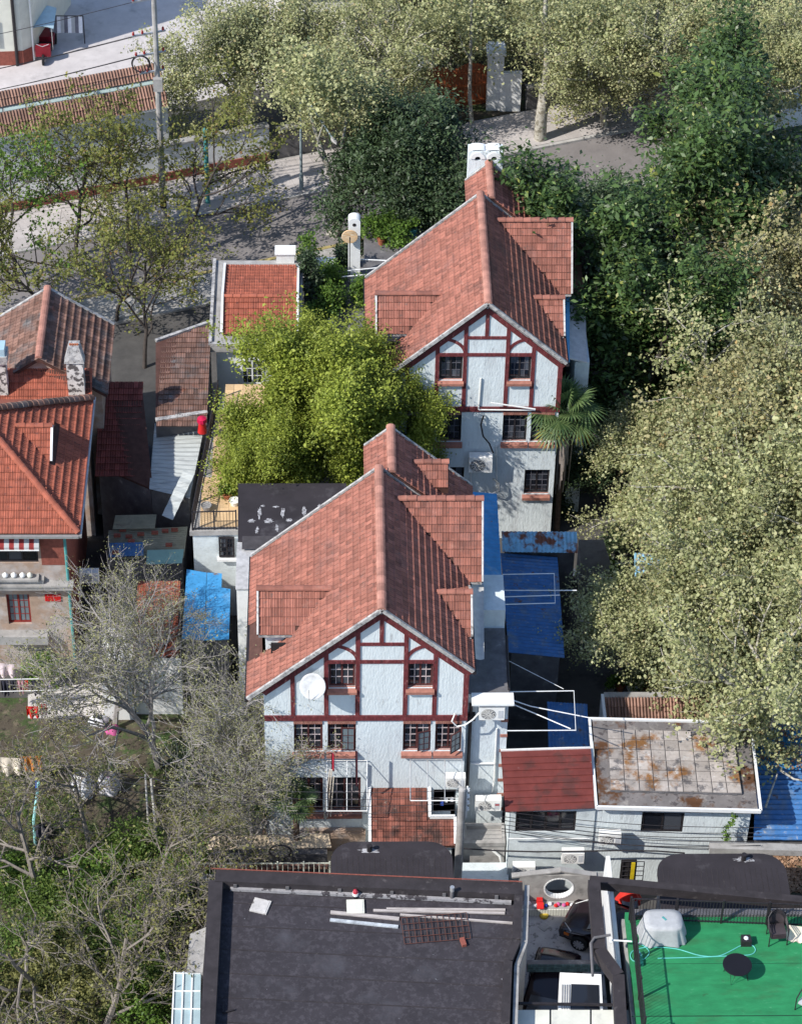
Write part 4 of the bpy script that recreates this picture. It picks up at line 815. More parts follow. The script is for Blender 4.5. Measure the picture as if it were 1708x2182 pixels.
c4 = [lay(853,1956,zi+.1), lay(993,1945,zi+.1), lay(1002,2000,zi+.08), lay(862,2012,zi+.05)]
for i in range(12): t = i/11; MB().tube([lerp(c4[0], c4[1], t), lerp(c4[3], c4[2], t)], .012, 5).build('rod', RUST, mg)
for i in range(5): t = i/4; MB().tube([lerp(c4[0], c4[3], t)+V((0,0,.012)), lerp(c4[1], c4[2], t)+V((0,0,.012))], .012, 5).build('rod', RUST, mg)
def flatbox(lab, u, v, w, d_, h, rot, m, name='cover_slab', cat='slab'):
    p_ = lay(u, v, zi); o = MB().box(-w/2, w/2, -d_/2, d_/2, .002, h).box(-w/2+.05, w/2-.05, -d_/2+.05, d_/2-.05, h, h+.012).build(name, m); o.location = p_; o.rotation_euler = (0,0,rot); return tag(o, lab, cat)
flatbox('cracked pale slab lying skewed on the black roof', 555, 1932, .62, .62, .06, -.3, mat('cracked_slab', (.5,.48,.46), .9, .2, 4., spots=((.15,.14,.13), .6, .64, 5.)))
flatbox('clean cream hatch cover lying by the red-capped vent', 757, 1934, .62, .62, .08, .03, CREAM, 'hatch_cover', 'cover')
vt = thing('roof_vent', 'short vent pipe with a red cap and white collar on the black roof', 'vent', lay(757, 1908)); v_ = lay(757, 1912, zi); MB().tube([v_, v_+V((0,0,.22))], .09, 10).build('pipe', IRON, vt); MB().lathe(v_+V((0,0,.14)), [(.11,0),(.11,.12)], 12).build('collar', PVC, vt); MB().lathe(v_+V((0,0,.26)), [(.1,0),(.08,.1),(.02,.16)], 12).build('cap', mat('faded_red', (.4,.03,.05), .6), vt)
v_ = lay(962, 1918, zi); vt = thing('roof_vent', 'tall grey standpipe at the parapet corner of the black roof', 'vent', v_); MB().tube([v_, v_+V((0,0,.55))], .07, 10).build('pipe', CONCD, vt); MB().lathe(v_+V((0,0,.5)), [(.08,0),(.08,.2)], 10).build('collar', STEEL, vt)
tag(MB().box(-.08, .08, -.17, .17, 0, .12).build('brick', BRICKR), 'single rounded red brick lying beside the rusty mesh', 'brick'); bpy.data.objects[-1] if False else None
bk = [o for o in COL.objects if o.name.startswith('brick') and o.get('label', '').startswith('single')][0]; bk.location = lay(986, 2010, zi+.002); bk.rotation_euler = (0,0,.25)
tag(MB().bar(lay(476,2140), lay(476,2158), .05, .08).bar(lay(477,2158), lay(500,2152), .05, .08).build('metal_angle', IRON, fix=True), 'small black metal angle lying at the lower left of the black roof', 'angle')
# left side: concrete ledge and glazed canopy
LB = thing('glazed_canopy', 'pale glazed canopy with white frames beside the black roof', 'canopy', (-7.2, -14, GZ))
MB().prism([gz(u, v, 4.5) for u, v in ((405,1990),(440,1975),(432,2072),(398,2072))], (0,0,GZ-4.5)).build('ledge', CONC, LB, fix=True)
for i in range(3):
    q = [gz(372+i*19, 2072, 4.4), gz(390+i*19, 2072, 4.4), gz(388+i*19, 2200, 4.4), gz(366+i*20, 2200, 4.4)]; MB().prism(q, (0,0,-.03)).build('pane', mat('aqua_glass', (.32,.42,.45), .25, .1), LB, fix=True)
    MB().bar(q[0]+V((0,0,.03)), q[3]+V((0,0,.03)), .05, .05).build('bar', WHITE, LB)
for v in (2074, 2112, 2150): MB().bar(gz(370, v, 4.43), gz(427, v, 4.43), .04, .04).build('bar', WHITE, LB)
MB().prism([gz(u, v, 4.3) for u, v in ((376,2076),(424,2076),(418,2200),(370,2200))], (0,0,-4.3)).build('wall', CONCD, LB, fix=True)
# ---- courtyard with moon gate and the black cars
CY = struct(MB().box(5.0, 8.3, -16, -4.05, GZ, YF).build('courtyard', mat('crazy_paving', (.38,.36,.35), .9, .15, 2., spots=((.2,.19,.19), .56, .6, 5.))))
MG = thing('moon_gate_wall', 'grey wall with a round moon opening at the end of the courtyard', 'wall', (6.7, -4.1, YF))
my = gz(1190, 1932, YF).y; cxm = gy(1190, 1893, my); R_ = .58
mw = MB(); x0, x1, z0, z1 = 5.25, 8.15, YF, cxm.z+.72; n = 32
ring = [(cxm.x+R_*math.cos(2*math.pi*i/n), cxm.z+R_*math.sin(2*math.pi*i/n)) for i in range(n)]
def outer(i):
    t = 2*math.pi*i/n; dx, dz = math.cos(t), math.sin(t); k_ = []
    if dx > 1e-6: k_.append((x1-cxm.x)/dx)
    if dx < -1e-6: k_.append((x0-cxm.x)/dx)
    if dz > 1e-6: k_.append((z1-cxm.z)/dz)
    if dz < -1e-6: k_.append((z0-cxm.z)/dz)
    m_ = min(k_); return (cxm.x+dx*m_, cxm.z+dz*m_)
cor = [(x1, z1), (x0, z1), (x0, z0), (x1, z0)]
for i in range(n):
    A, B_ = outer(i), outer((i+1) % n); poly = [ring[i], A]
    for cc in cor:
        if (abs(A[0]-cc[0]) < 1e-6) != (abs(B_[0]-cc[0]) < 1e-6) and (abs(A[1]-cc[1]) < 1e-6 or abs(B_[1]-cc[1]) < 1e-6) and (abs(A[0]-cc[0]) < 1e-6 or abs(B_[0]-cc[0]) < 1e-6): poly.append(cc)
    poly += [B_, ring[(i+1) % n]]; mw.prism([(x, my, z) for x, z in poly], (0, .18, 0))
mw.build('wall', CONC, MG, fix=True)
for i in range(n):
    t0, t1 = 2*math.pi*(i+.06)/n, 2*math.pi*(i+.94)/n
    MB().prism([(cxm.x+r*math.cos(t), my-.02, cxm.z+r*math.sin(t)) for r, t in ((R_-.004, t0), (R_-.004, t1), (R_-.05, t1), (R_-.05, t0))], (0, .23, 0)).build('rim_tile', WHITE, MG, fix=True)
MB().bar((x0-.3, my+.1, z1-.1), (cxm.x, my+.1, z1+.2), .22, .07).build('coping', CONC, MG, fix=True); MB().bar((cxm.x, my+.1, z1+.25), (x1+.3, my+.1, z1-.15), .22, .07).build('coping', CONC, MG, fix=True)
PL = thing('planter', 'tile-faced flower planter at the foot of the moon gate wall', 'planter', (6.8, my-.2, YF)); MB().box(5.35, 8.0, my-.42, my-.02, YF, YF+.36).build('box', CONC, PL)
soldier_row(PL, 5.35, 8.0, YF+.02, YF+.36, my-.42, CREAM, 'facing_tile', 26)
for i in range(16):
    xx = 5.5+i*.16+rnd.uniform(-.05,.05); MB().lathe((xx, my-.25+rnd.uniform(-.1,.1), YF+.36), [(.05,0),(.09,.05),(.06,.11),(.01,.13)], 7).build('flower', rnd.choice([CLOTHW, CLOTHW, RED, YELP, CLOTHB, PINK]), PL)
# right wall of the courtyard
tag(MB().prism([(8.2, -5.2, 2.3), (8.2, -16, 2.3), (8.05, -16, 6.0), (8.05, -6.6, 6.0)], (.14,0,0)).build('courtyard_wall', WHITE, fix=True), 'tall white wall between the courtyard and the green terrace', 'wall')
tg = thing('tiled_lintel', 'band of small teal tiles bridging the courtyard', 'lintel', (6.4, -7.4, YF)); tgy = gz(1180, 2050, 2.2)
MB().box(5.3, 8.0, tgy.y-.1, tgy.y+.1, 1.75, 2.2).build('beam', CONCD, tg)
tmesh = MB().box(0, .085, 0, .02, 0, .12).mesh('tile', mat('teal_tile', (.13,.22,.24), .4, .3, 6., island=.3))
for j in range(3):
    for i in range(28): t = link('tile', tmesh, tg); t.location = (5.32+i*.095, tgy.y-.12, 1.78+j*.14)
# car nose: body with bonnet, wheel, lights
def car(lab, loc, rot):
    C_ = thing('car', lab, 'car', loc)
    prof = [(-2.2,.35),(-2.25,.62),(-2.1,.78),(-1.2,.98),(-.55,1.36),(.55,1.46),(1.4,1.38),(2.0,1.02),(2.2,.85),(2.22,.4)]
    n = 14; mb = MB(); W = .9
    rows = []
    for (x, z) in prof: rows.append((x, z))
    def fn(u, v):
        k_ = u*(len(prof)-1); i = min(int(k_), len(prof)-2); f = k_-i; x = prof[i][0]*(1-f)+prof[i+1][0]*f; z = prof[i][1]*(1-f)+prof[i+1][1]*f
        s = (v-.5)*2; ww = W*(1-.12*max(0, (z-.8)/.6))*(1-.16*max(0, (abs(x)-1.6)/.65)**2)
        return (x, ww*s, z-(.05*s*s if z > .5 else 0)-.28*max(0, abs(s)-.9)/.1*.3)
    mb.grid(fn, 36, 12)
    body = mb.build('body', CARB, C_, True)
    side = MB()
    for s in (-1, 1):
        pts = [(x, W*s*(1-.12*max(0,(z-.8)/.6))*(1-.16*max(0,(abs(x)-1.6)/.65)**2), z-.07) for x, z in prof]
        side.face(pts+[(2.2, W*s*.96, .25), (-2.2, W*s*.88, .25)])
    side.build('side_panel', CARB, C_)
    for s in (-1, 1):
        MB().prism([(-2.12, s*.52, .62), (-1.75, s*.82, .70), (-1.72, s*.84, .82), (-2.1, s*.5, .76)], (.0, s*.03, .015)).build('headlight', PVC, C_, fix=True)
        MB().box(-2.0, -1.8, s*.83-.04, s*.83+.04, .52, .62).build('indicator', mat('orange_lens', (.6,.15,.02), .3), C_)
        for wx_ in (-1.35, 1.35):
            wh = MB().lathe((wx_, s*.86, .33), [(.22,-.09),(.33,-.09),(.34,.0),(.33,.09),(.22,.09)], 22, 'y').build('wheel', TYRE, C_)
            sp = MB().lathe((wx_, s*.86, .33), [(.22,-.095),(.23,.095)], 22, 'y').build('rim', CONCD, wh); sp.parent = wh
            k2 = MB()
            for i in range(10): t = 2*math.pi*i/10; k2.bar((wx_, s*.96, .33), (wx_+.22*math.cos(t), s*.965, .33+.22*math.sin(t)), .06, .03, (0,1,0))
            o = k2.build('spoke', RIM, wh)
    for s in (-1, 1): MB().box(-.75, -.6, s*1.0-.07, s*1.0+.07, .95, 1.07).build('mirror', CARB, C_)
    MB().prism([(-1.18, -.66, 1.0), (-1.18, .66, 1.0), (-.57, .58, 1.37), (-.57, -.58, 1.37)], (-.01,0,.012)).build('windscreen', GLASS, C_, fix=True)
    for ch in C_.children: ch.matrix_parent_inverse = Matrix.Identity(4)
    C_.rotation_euler = (0,0,rot); return C_
car('black car nosing out beneath the white wall of the moon gate courtyard', gz(1204, 1990, YF)+V((2.05, -.55, 0)), math.radians(-26))
car('black car parked in the lower shaded end of the courtyard', gz(1140, 2110, YF)+V((.4, -.9, 0)), math.radians(75))
def bucket(lab, p_, m, r=.16, h=.22):
    B = thing('bucket', lab, 'bucket', p_); MB().lathe(p_, [(r*.75,0),(r,h),(r*1.06,h),(r*1.06,h-.02),(r*.9,h-.03),(r*.66,.02)], 18).build('body', m, B); MB().tube([V(p_)+V((r*math.cos(t), .03, h+r*.8*math.sin(t))) for t in (math.pi*i/8 for i in range(9))], .008, 5).build('handle', PVC, B); return B
bucket('orange-red bucket beside the car bonnet', gz(1205, 1943, YF), mat('orange_plastic', (.55,.08,.03), .4))
tag(MB().prism([(0,0,0),(.3,0,0),(.26,.1,.55),(.04,.1,.55)], (0,.2,0)).prism([(.02,.0,.55),(.28,.0,.55),(.28,-.25,.5),(.02,-.25,.5)], (0,.02,.04)).build('child_chair', RED, fix=True), 'small red plastic chair by the planter', 'chair'); o = [q for q in COL.objects if q.name == 'child_chair'][0]; o.location = gz(1140, 1945, YF)
tag(MB().lathe(gz(1158, 1953, YF), [(.1,0),(.17,.03),(.17,.12),(.1,.15)], 14).build('basin', YELP), 'little yellow basin beside the red plastic chair', 'basin')
tag(MB().lathe(gz(1158, 1975, YF)+V((0,0,.0)), [(.24,0),(.24,.02)], 4).build('floor_mat', CONC), 'square stone slab lying on the courtyard paving', 'slab')
# white stair-head box and panels at the bottom edge
SB = thing('stair_hood', 'white stair hood with a dark glass front above the courtyard', 'stair hood', gz(1235, 2110, 5))
q = [gz(1192, 2072, 5.2), gz(1280, 2076, 5.2), gz(1284, 2160, 5.2), gz(1188, 2158, 5.2)]
MB().prism(q, (0,0,-.25)).build('frame', PVC, SB, fix=True)
q2 = [gz(1216, 2097, 5.22), gz(1275, 2099, 5.22), gz(1277, 2160, 5.22), gz(1214, 2158, 5.22)]; MB().prism(q2, (0,0,.01)).build('glass', GLASS, SB, fix=True)
for i in range(4): MB().bar(gz(1197+i*5, 2098, 5.23), gz(1196+i*5, 2150, 5.23), .025, .03).build('louvre', CONC, SB)
MB().prism([p_+V((0,0,-.25)) for p_ in q], (0,0,-4.5)).build('wall', WHITE, SB, fix=True)
WP = thing('white_canopy', 'pale canopy of three square panels at the foot of the courtyard', 'canopy', gz(1210, 2175, 5.6))
for i in range(3): MB().prism([gz(1088+i*86, 2152, 5.6), gz(1170+i*86, 2152, 5.6), gz(1170+i*86, 2230, 5.6), gz(1088+i*86, 2230, 5.6)], (0,0,-.08)).build('panel', CREAM, WP, fix=True)
MB().bar(gz(1084,2138,5.7), gz(1345,2142,5.7), .08, .08).build('rail', IRON, WP); MB().prism([gz(u, v, 5.4) for u, v in ((1095,2160),(1340,2160),(1340,2230),(1095,2230))], (0,0,-5.0)).build('support', CONC, WP, fix=True)
# ---- green roof terrace
GT = thing('green_terrace', 'roof terrace with bright green floor above the courtyard', 'terrace', (11.5, -11, GZ))
ga, gb = gz(1290, 1895, RF), gz(1730, 1935, RF); x0 = 8.1; gy0 = gz(1500, 1955, RF).y
MB().box(8.45, 16, -17, gy0+.25, RF-.3, RF).build('floor_slab', GREEN, GT)
MB().box(8.35, 15.9, -16.9, gy0+.2, 2.6, RF-.3).build('wall', CONC, GT); MB().box(11.4, 15.9, -16.9, gy0+.2, GZ, 2.6).build('lower_wall', CONC, GT)
for xx, m_ in ((gz(1500,2165,RF).y, 0),): MB().box(8.3, 16, xx-.02, xx+.02, RF, RF+.006).build('floor_seam', mat('seam_green', (.01,.06,.03), .8), GT)
MB().box(8.9, 16, gz(1500,2003,RF).y*0-12.0, -11.985, RF, RF+.004).build('floor_seam', mat('seam_green', (.01,.06,.03), .8), GT)
MB().bar(gz(1255, 1880, RF-.25), gz(1730, 1926, RF-.25), .3, .4).build('parapet', FELTP, GT, fix=True)
MB().bar(gz(1264, 1885, RF+.05), gz(1276, 2030, RF+.05), .42, .5).build('parapet', FELTP, GT, fix=True); MB().bar(gz(1276, 2030, RF+.05), gz(1316, 2085, RF+.05), .4, .48).build('parapet', FELTP, GT, fix=True); MB().bar(gz(1316, 2085, RF+.05), gz(1322, 2200, RF+.05), .4, .46).build('parapet', FELTP, GT, fix=True)
MB().box(8.6, 16, gy0+.02, gy0+.3, RF-.02, RF+.12).build('rear_kerb', CONCD, GT)
railing('railing', 'black railing along the rear of the green roof terrace', gz(1340, 1962, RF)+V((0,.05,0)), gz(1730, 1976, RF)+V((0,.05,0)), 1.15, .11, posts=5, rails=(.06, .97), pr=.035)
railing('railing', 'black railing down the courtyard side of the green roof terrace', gz(1343, 1965, RF), gz(1369, 2215, RF), 1.15, .13, posts=4, rails=(.06, .97), pr=.035)
# furniture
def round_table():
    p_ = gz(1566, 2080, RF); T = thing('round_table', 'round black table with thin wire legs on the green floor', 'table', p_); h = .62; r = .5
    MB().lathe(p_+V((0,0,h-.03)), [(r*.98,0),(r,.012),(r,.03),(r*.97,.036)], 40).build('tabletop', mat('matt_black', (.012,.011,.014), .35, .1), T)
    for k_ in range(4):
        t = math.pi/4+k_*math.pi/2+.3; o1 = V((math.cos(t-.3)*.36, math.sin(t-.3)*.36, h-.03)); o2 = V((math.cos(t)*.44, math.sin(t)*.44, .01)); o3 = V((math.cos(t+.3)*.36, math.sin(t+.3)*.36, h-.03))
        MB().tube([p_+o1, p_+o2, p_+o3], .012, 6).build('leg', IRON, T)
round_table()
def covered(lab, p_):
    """grill or table under a draped grey cover"""
    G = thing('covered_table', lab, 'cover', p_); n, m_ = 48, 10
    def fn(u, v):
        t = 2*math.pi*u; a_ = abs(math.cos(t))**.55*math.copysign(1, math.cos(t)); b_ = abs(math.sin(t))**.55*math.copysign(1, math.sin(t))
        if v < .3: k_ = v/.3; return (p_.x+a_*.66*k_, p_.y+b_*.46*k_, p_.z+.82+.02*(1-k_))
        f = (v-.3)/.7; w_ = 1+.28*f+.09*f*math.sin(t*9)+.05*f*math.sin(t*17+1); return (p_.x+a_*.66*w_, p_.y+b_*.46*w_, p_.z+.82-(.80+.04*math.sin(t*5))*f)
    MB().grid(fn, n, m_).build('cover', CLOTHG, G, True)
    MB().box(p_.x-.5, p_.x+.5, p_.y-.3, p_.y+.3, p_.z, p_.z+.75).build('table_below', CONCD, G)
    MB().bar(p_+V((-.02,.1,.84)), p_+V((.1,-.05,.84)), .07, .02).build('strap', TEAL, G)
covered('grey cloth cover draped over a table by the terrace railing', gz(1408, 1992, RF))
def arm_chair(lab, p_, rot, m):
    C_ = thing('armchair', lab, 'chair', p_); st = []
    seat = MB().grid(lambda u, v: ((u-.5)*.52, (v-.5)*.5, .40+.03*math.cos((v-.5)*3)), 8, 8); seat.grid(lambda u, v: ((u-.5)*.52, (v-.5)*.5, .36), 8, 8); seat.build('seat', m, C_)
    MB().grid(lambda u, v: (.33*math.cos(math.pi*(1-u)), .24+.12*math.sin(math.pi*u)+.08*v, .42+.52*v*(.65+.35*math.sin(math.pi*u))), 14, 6).build('backrest', m, C_)
    MB().tube([(-.32,-.26,.0), (-.32,-.26,.62), (-.33,.0,.66), (-.31,.24,.78), (-.18,.36,.93), (0,.42,.98), (.18,.36,.93), (.31,.24,.78), (.33,0,.66), (.32,-.26,.62), (.32,-.26,0)], .022, 8).build('arm_frame', IRON, C_)
    for s in (-1, 1): MB().tube([(s*.27,.3,.0), (s*.29,.26,.75)], .02, 8).build('leg', IRON, C_)
    for ch in C_.children: ch.matrix_parent_inverse = Matrix.Identity(4)
    C_.rotation_euler = (0,0,rot); return C_
for i in range(3):
    ch = arm_chair(('dark mesh armchair at the bottom of the stack on the green floor', 'dark mesh armchair in the middle of the stack on the green floor', 'dark mesh armchair on top of the stack on the green floor')[i], gz(1652, 2003, RF)+V((0, 0, .09*i+.001)), .1, mat('dark_mesh', (.05,.04,.045), .8, .2)); ch['group'] = 'stacked armchairs'
arm_chair('pale chair entering the picture by the terrace edge', gz(1702, 2150, RF)+V((.25,0,0)), -.6, CLOTHG)
tag(MB().grid(lambda u, v: tuple(gz(1672, 1990, RF)+V((u*.55, -.35*v-.1*u, .45*(1-v)**2+.04+.05*math.sin(u*14)*v))), 18, 10).build('draped_cloth', CLOTHC, None, True), 'cream cloth slipping from the stacked armchairs onto the green floor', 'cloth')
p_ = gz(1587, 2010, RF); bx = thing('ash_box', 'small black box with white bits on the green floor', 'box', p_); MB().prism([p_+V((-.18,-.16,0)), p_+V((.18,-.16,0)), p_+V((.16,.16,0)), p_+V((-.16,.16,0))], (0,0,.28)).build('body', IRON, bx, fix=True); MB().lathe(p_+V((0,0,.28)), [(.09,0),(.07,.03),(.02,.05)], 8).build('ash', CLOTHW, bx)
hp = [gz(u, v, RF+.02) for u, v in ((1335,2004),(1365,2012),(1382,2028),(1372,2043),(1350,2048),(1342,2036),(1352,2024),(1385,2018),(1440,2022),(1490,2036),(1530,2037),(1560,2024),(1575,2016),(1590,2012),(1604,2016),(1608,2026),(1598,2034),(1570,2036),(1480,2040),(1400,2042))]
def smooth(pts, k_=5):
    out = []; n = len(pts)
    for i in range(n-1):
        p0, p1, p2, p3 = pts[max(i-1,0)], pts[i], pts[i+1], pts[min(i+2,n-1)]
        for j in range(k_):
            t = j/k_; out.append(.5*((2*p1)+(p2-p0)*t+(2*p0-5*p1+4*p2-p3)*t*t+(3*p1-p0-3*p2+p3)*t**3))
    return out+[pts[-1]]
tag(MB().tube(smooth(hp), .018, 6).build('garden_hose', mat('aqua_hose', (.12,.5,.45), .4, .1)), 'looped turquoise garden hose lying on the green floor', 'hose')
p_ = gz(1360, 2050, RF); sp = thing('watering_spray', 'dark green plastic spray gun and reel by the courtyard railing', 'sprayer', p_); MB().box(p_.x-.14, p_.x+.14, p_.y-.2, p_.y+.2, p_.z, p_.z+.12).build('reel', mat('deep_teal', (.01,.10,.08), .4, .3), sp); MB().tube([p_+V((-.1,.2,.1)), p_+V((0,.35,.2)), p_+V((.1,.15,.16))], .04, 8).build('handle', TEAL, sp)
tag(MB().tube([gz(1297, 2003, RF+.5), gz(1345, 2006, RF+.5)], .03, 8).lathe(gz(1300, 2003, RF+.5), [(.12,-.03),(.12,.03)], 14, 'x').build('pipe_stub', PVC), 'white pipe stub with a reddish end disc poking through the terrace railing', 'pipe')
tag(MB().tube([gz(1262,2080,RF+.1), gz(1258,2010,RF+.35), gz(1266,1998,RF+.4), gz(1300,1992,RF+.4)], .05, 8).build('standpipe', CONCD), 'bent dark pipe over the courtyard wall', 'pipe')
# ------------------------------------------------------------------ ground, street and the far side
G = struct(MB().prism([(-400,-300,GZ-.02),(400,-300,GZ-.02),(400,500,GZ-.02),(-400,500,GZ-.02)], (0,0,-.5)).build('ground', YARD, fix=True))
n0, n1 = gz(0, 549, GZ), gz(1304, 288, GZ); s0 = gz(0, 672, GZ); sd_ = (n1-n0).normalized(); nd = V((-sd_.y, sd_.x, 0))
W_road = (n0-s0).dot(nd); SO = n0-sd_*60
def st(s, t, z=0): p = n0+sd_*s+nd*t; return V((p.x, p.y, GZ+z))
def strip(name, t0, t1, z, m, s0_=-120, s1_=160, th=.3):
    return struct(MB().prism([st(s0_, t0, z), st(s1_, t0, z), st(s1_, t1, z), st(s0_, t1, z)], (0,0,-th)).build(name, m, fix=True))
strip('road', -W_road, 0, .006, ASPH, th=.02)
npv = strip('north_pavement', .22, 3.6, .10, CONC)
spv = strip('south_pavement', -W_road-2.6, -W_road-.2, .10, CONC)
slab = MB().box(.006, .794, .006, .794, 0, .02).mesh('paving_slab', PAVE); ang = math.atan2(sd_.y, sd_.x)
for i in range(-2, 58):
    for j in range(4):
        o = link('paving_slab', slab, npv); o.location = st(i*.8, .26+j*.8, .10+rnd.uniform(0,.004)); o.rotation_euler = (0,0,ang)
kerb = MB().box(.01, .99, 0, .2, -.15, .13).mesh('kerb_stone', KERB); kerby = MB().box(.01, .99, 0, .2, -.15, .13).mesh('kerb_stone', mat('faded_yellow_kerb', (.34,.28,.12), .9, .35, 3.))
for i in range(-4, 50):
    o = link('kerb_stone', kerb, npv); o.location = st(i, .01); o.rotation_euler = (0,0,ang)
    o = link('kerb_stone', kerby if i < 22 else kerb, spv); o.location = st(i, -W_road-.2); o.rotation_euler = (0,0,ang)
def sbox(name, m, s0_, s1_, t0, t1, z0, z1, par=None): return MB().prism([st(s0_, t0, z0), st(s1_, t0, z0), st(s1_, t1, z0), st(s0_, t1, z0)], (0,0,z1-z0)).build(name, m, par, fix=True)
# light paved forecourt at top left, garden floor, yard floors
struct(sbox('forecourt', mat('forecourt_paving', (.50,.47,.47), .9, .12, 1., spots=((.36,.34,.34), .55, .7, .8)), -4, 22, 10.5, 40, -.3, .02))
struct(sbox('far_garden', EARTH, 22, 90, 3.8, 60, -.3, .012)); struct(sbox('near_garden', EARTH, -40, 12, 3.8, 6.3, -.3, .01))
gd = struct(MB().prism([(-40,-40,GZ),(-5.0,-40,GZ),(-5.0,8.5,GZ),(-40,8.5,GZ)], (0,0,-.3)).build('garden', EARTH, fix=True))
struct(MB().prism([gz(u, v, GZ+.02) for u, v in ((60,1480),(140,1462),(250,1450),(330,1445),(340,1500),(240,1520),(150,1530),(60,1530))], (0,0,-.04)).build('garden_path', mat('pale_path', (.5,.47,.45), .9, .15, 1.5, spots=((.3,.28,.26), .58, .7, 2.)), fix=True))
struct(MB().prism([gz(u, v, GZ+.03) for u, v in ((640,2300),(560,1760),(440,1790),(430,1850),(700,1850))], (0,0,-.04)).build('front_yard', mat('sandy_yard', (.5,.4,.28), .9, .15, 1.5), fix=True)) if False else None
struct(MB().box(-6.6, -.5, -2.2, -.3, GZ-.3, GZ+.25).build('front_yard', mat('sandy_yard', (.52,.42,.30), .9, .15, 1.5), fix=True))
struct(MB().box(7.6, 19, 3.2, 14, GZ-.3, GZ+.02).build('right_yard', mat('right_yard_floor', (.11,.105,.10), .9, .2, 1.2, spots=((.06,.058,.058), .5, .65, 1.)), fix=True))
# boundary wall on the far pavement
BW = thing('boundary_wall', 'white and maroon boundary wall along the far pavement behind the young street trees', 'wall', st(5, 3.8)); 
sbox('wall', WHITE, -10, 15.5, 3.65, 3.9, 0, 2.2, BW); sbox('base', BRICKR, -10, 15.5, 3.58, 3.645, 0, .6, BW); sbox('coping', CONC, -10, 15.5, 3.55, 4.0, 2.2, 2.3, BW)
BW2 = thing('boundary_wall', 'low dark stone boundary wall right of the wooden gate', 'wall', st(40, 3.9)); sbox('wall', CONCD, 30.2, 70, 3.7, 4.0, 0, 1.4, BW2); sbox('coping', CONC, 30.2, 70, 3.64, 4.06, 1.4, 1.5, BW2)
BW3 = thing('boundary_wall', 'dark boundary wall between the street lamp and the wooden gate', 'wall', st(20, 3.9)); sbox('wall', CONCD, 16, 23.5, 3.7, 3.95, 0, 1.8, BW3); sbox('coping', CONC, 16, 23.5, 3.64, 4.0, 1.8, 1.9, BW3)
# long tiled row roof
RR = thing('row_building', 'long low white building with a brown tile roof and a strip of skylights', 'building', st(5, 8))
e0, e1 = gz(-30, 299, 2.6), gz(360, 226, 2.6); t0_, t1_ = gz(-30, 201, 4.4), gz(340, 126, 4.4)
nrow = V((e0.x+ (t0_-e0).dot(nd)*nd.x, e0.y+(t0_-e0).dot(nd)*nd.y, 4.4)); Wd = (e1-e0).dot(sd_); top = e0+nd*(t0_-e0).dot(nd); top.z = 4.4
dn = (e0-top); L = dn.length
MB().prism([top, top+sd_*Wd, e0+sd_*Wd, e0], (0,0,-.12)).build('roof_deck', CONC, RR, fix=True)
f1, f2 = .34, .47
tile_roof(RR, top+V((0,0,.01)), sd_, dn, Wd, L*f1, TILE_B, w=.16, e=.5, kind='curve', limit=150); tile_roof(RR, top+dn*f2+V((0,0,.01)), sd_, dn, Wd, L*(1-f2), TILE_B, w=.16, e=.5, kind='curve', limit=150)
for i in range(8):
    a_, b_ = top+dn*(f1+.05)+sd_*(Wd*i/8+.06), top+dn*(f1+.05)+sd_*(Wd*(i+1)/8-.06); q = dn*(f2-f1-.06); MB().prism([a_, b_, b_+q, a_+q], (0,0,.05)).build('skylight', mat('skylight_glass', (.42,.52,.5), .3, .1), RR, fix=True)
MB().prism([e0+nd*.25+V((0,0,-.1)), e0+sd_*Wd+nd*.25+V((0,0,-.1)), e0+sd_*Wd+nd*.25+V((0,0,-3.6)), e0+nd*.25+V((0,0,-3.6))], nd*3.4).build('wall', WHITE, RR, fix=True)
MB().bar(e0+V((0,0,-.03)), e0+sd_*Wd+V((0,0,-.03)), .15, .14).build('gutter', WHITE, RR, fix=True)
# cream house at the top left corner
CH = thing('cream_house', 'cream rendered house with a brick base and dark drainpipe at the forecourt', 'house', gz(40, 130, GZ)); c0 = gz(52, 138, GZ); c1 = gz(74, 128, GZ)
MB().prism([c0, c0+V((-9,-.8,0)), c0+V((-9,8,0)), c1+V((1.6,6,0)), c1], (0,0,10)).build('wall', CREAM, CH, fix=True)
MB().prism([c0+V((.0,-.03,0)), c0+V((-9,-.83,0)), c0+V((-9,.5,0)), c1+V((.03,.2,0)), c1+V((.03,-.01,0))], (0,0,.9)).build('base', BRICKR, CH, fix=True)
MB().tube([c0+V((-.35,-.12,0)), c0+V((-.35,-.12,9))], .09, 8).build('drainpipe', IRON, CH); MB().tube([c1+V((.0,-.1,0)), c1+V((0,-.1,9))], .05, 8).build('drainpipe', PVC, CH)
for i in range(2): window(CH, c0.x-2.4, c0.x-1.3, GZ+1.4+i*3.2, GZ+3+i*3.2, c0.y-.33, (1,1), 2, .08, fm=IRON)
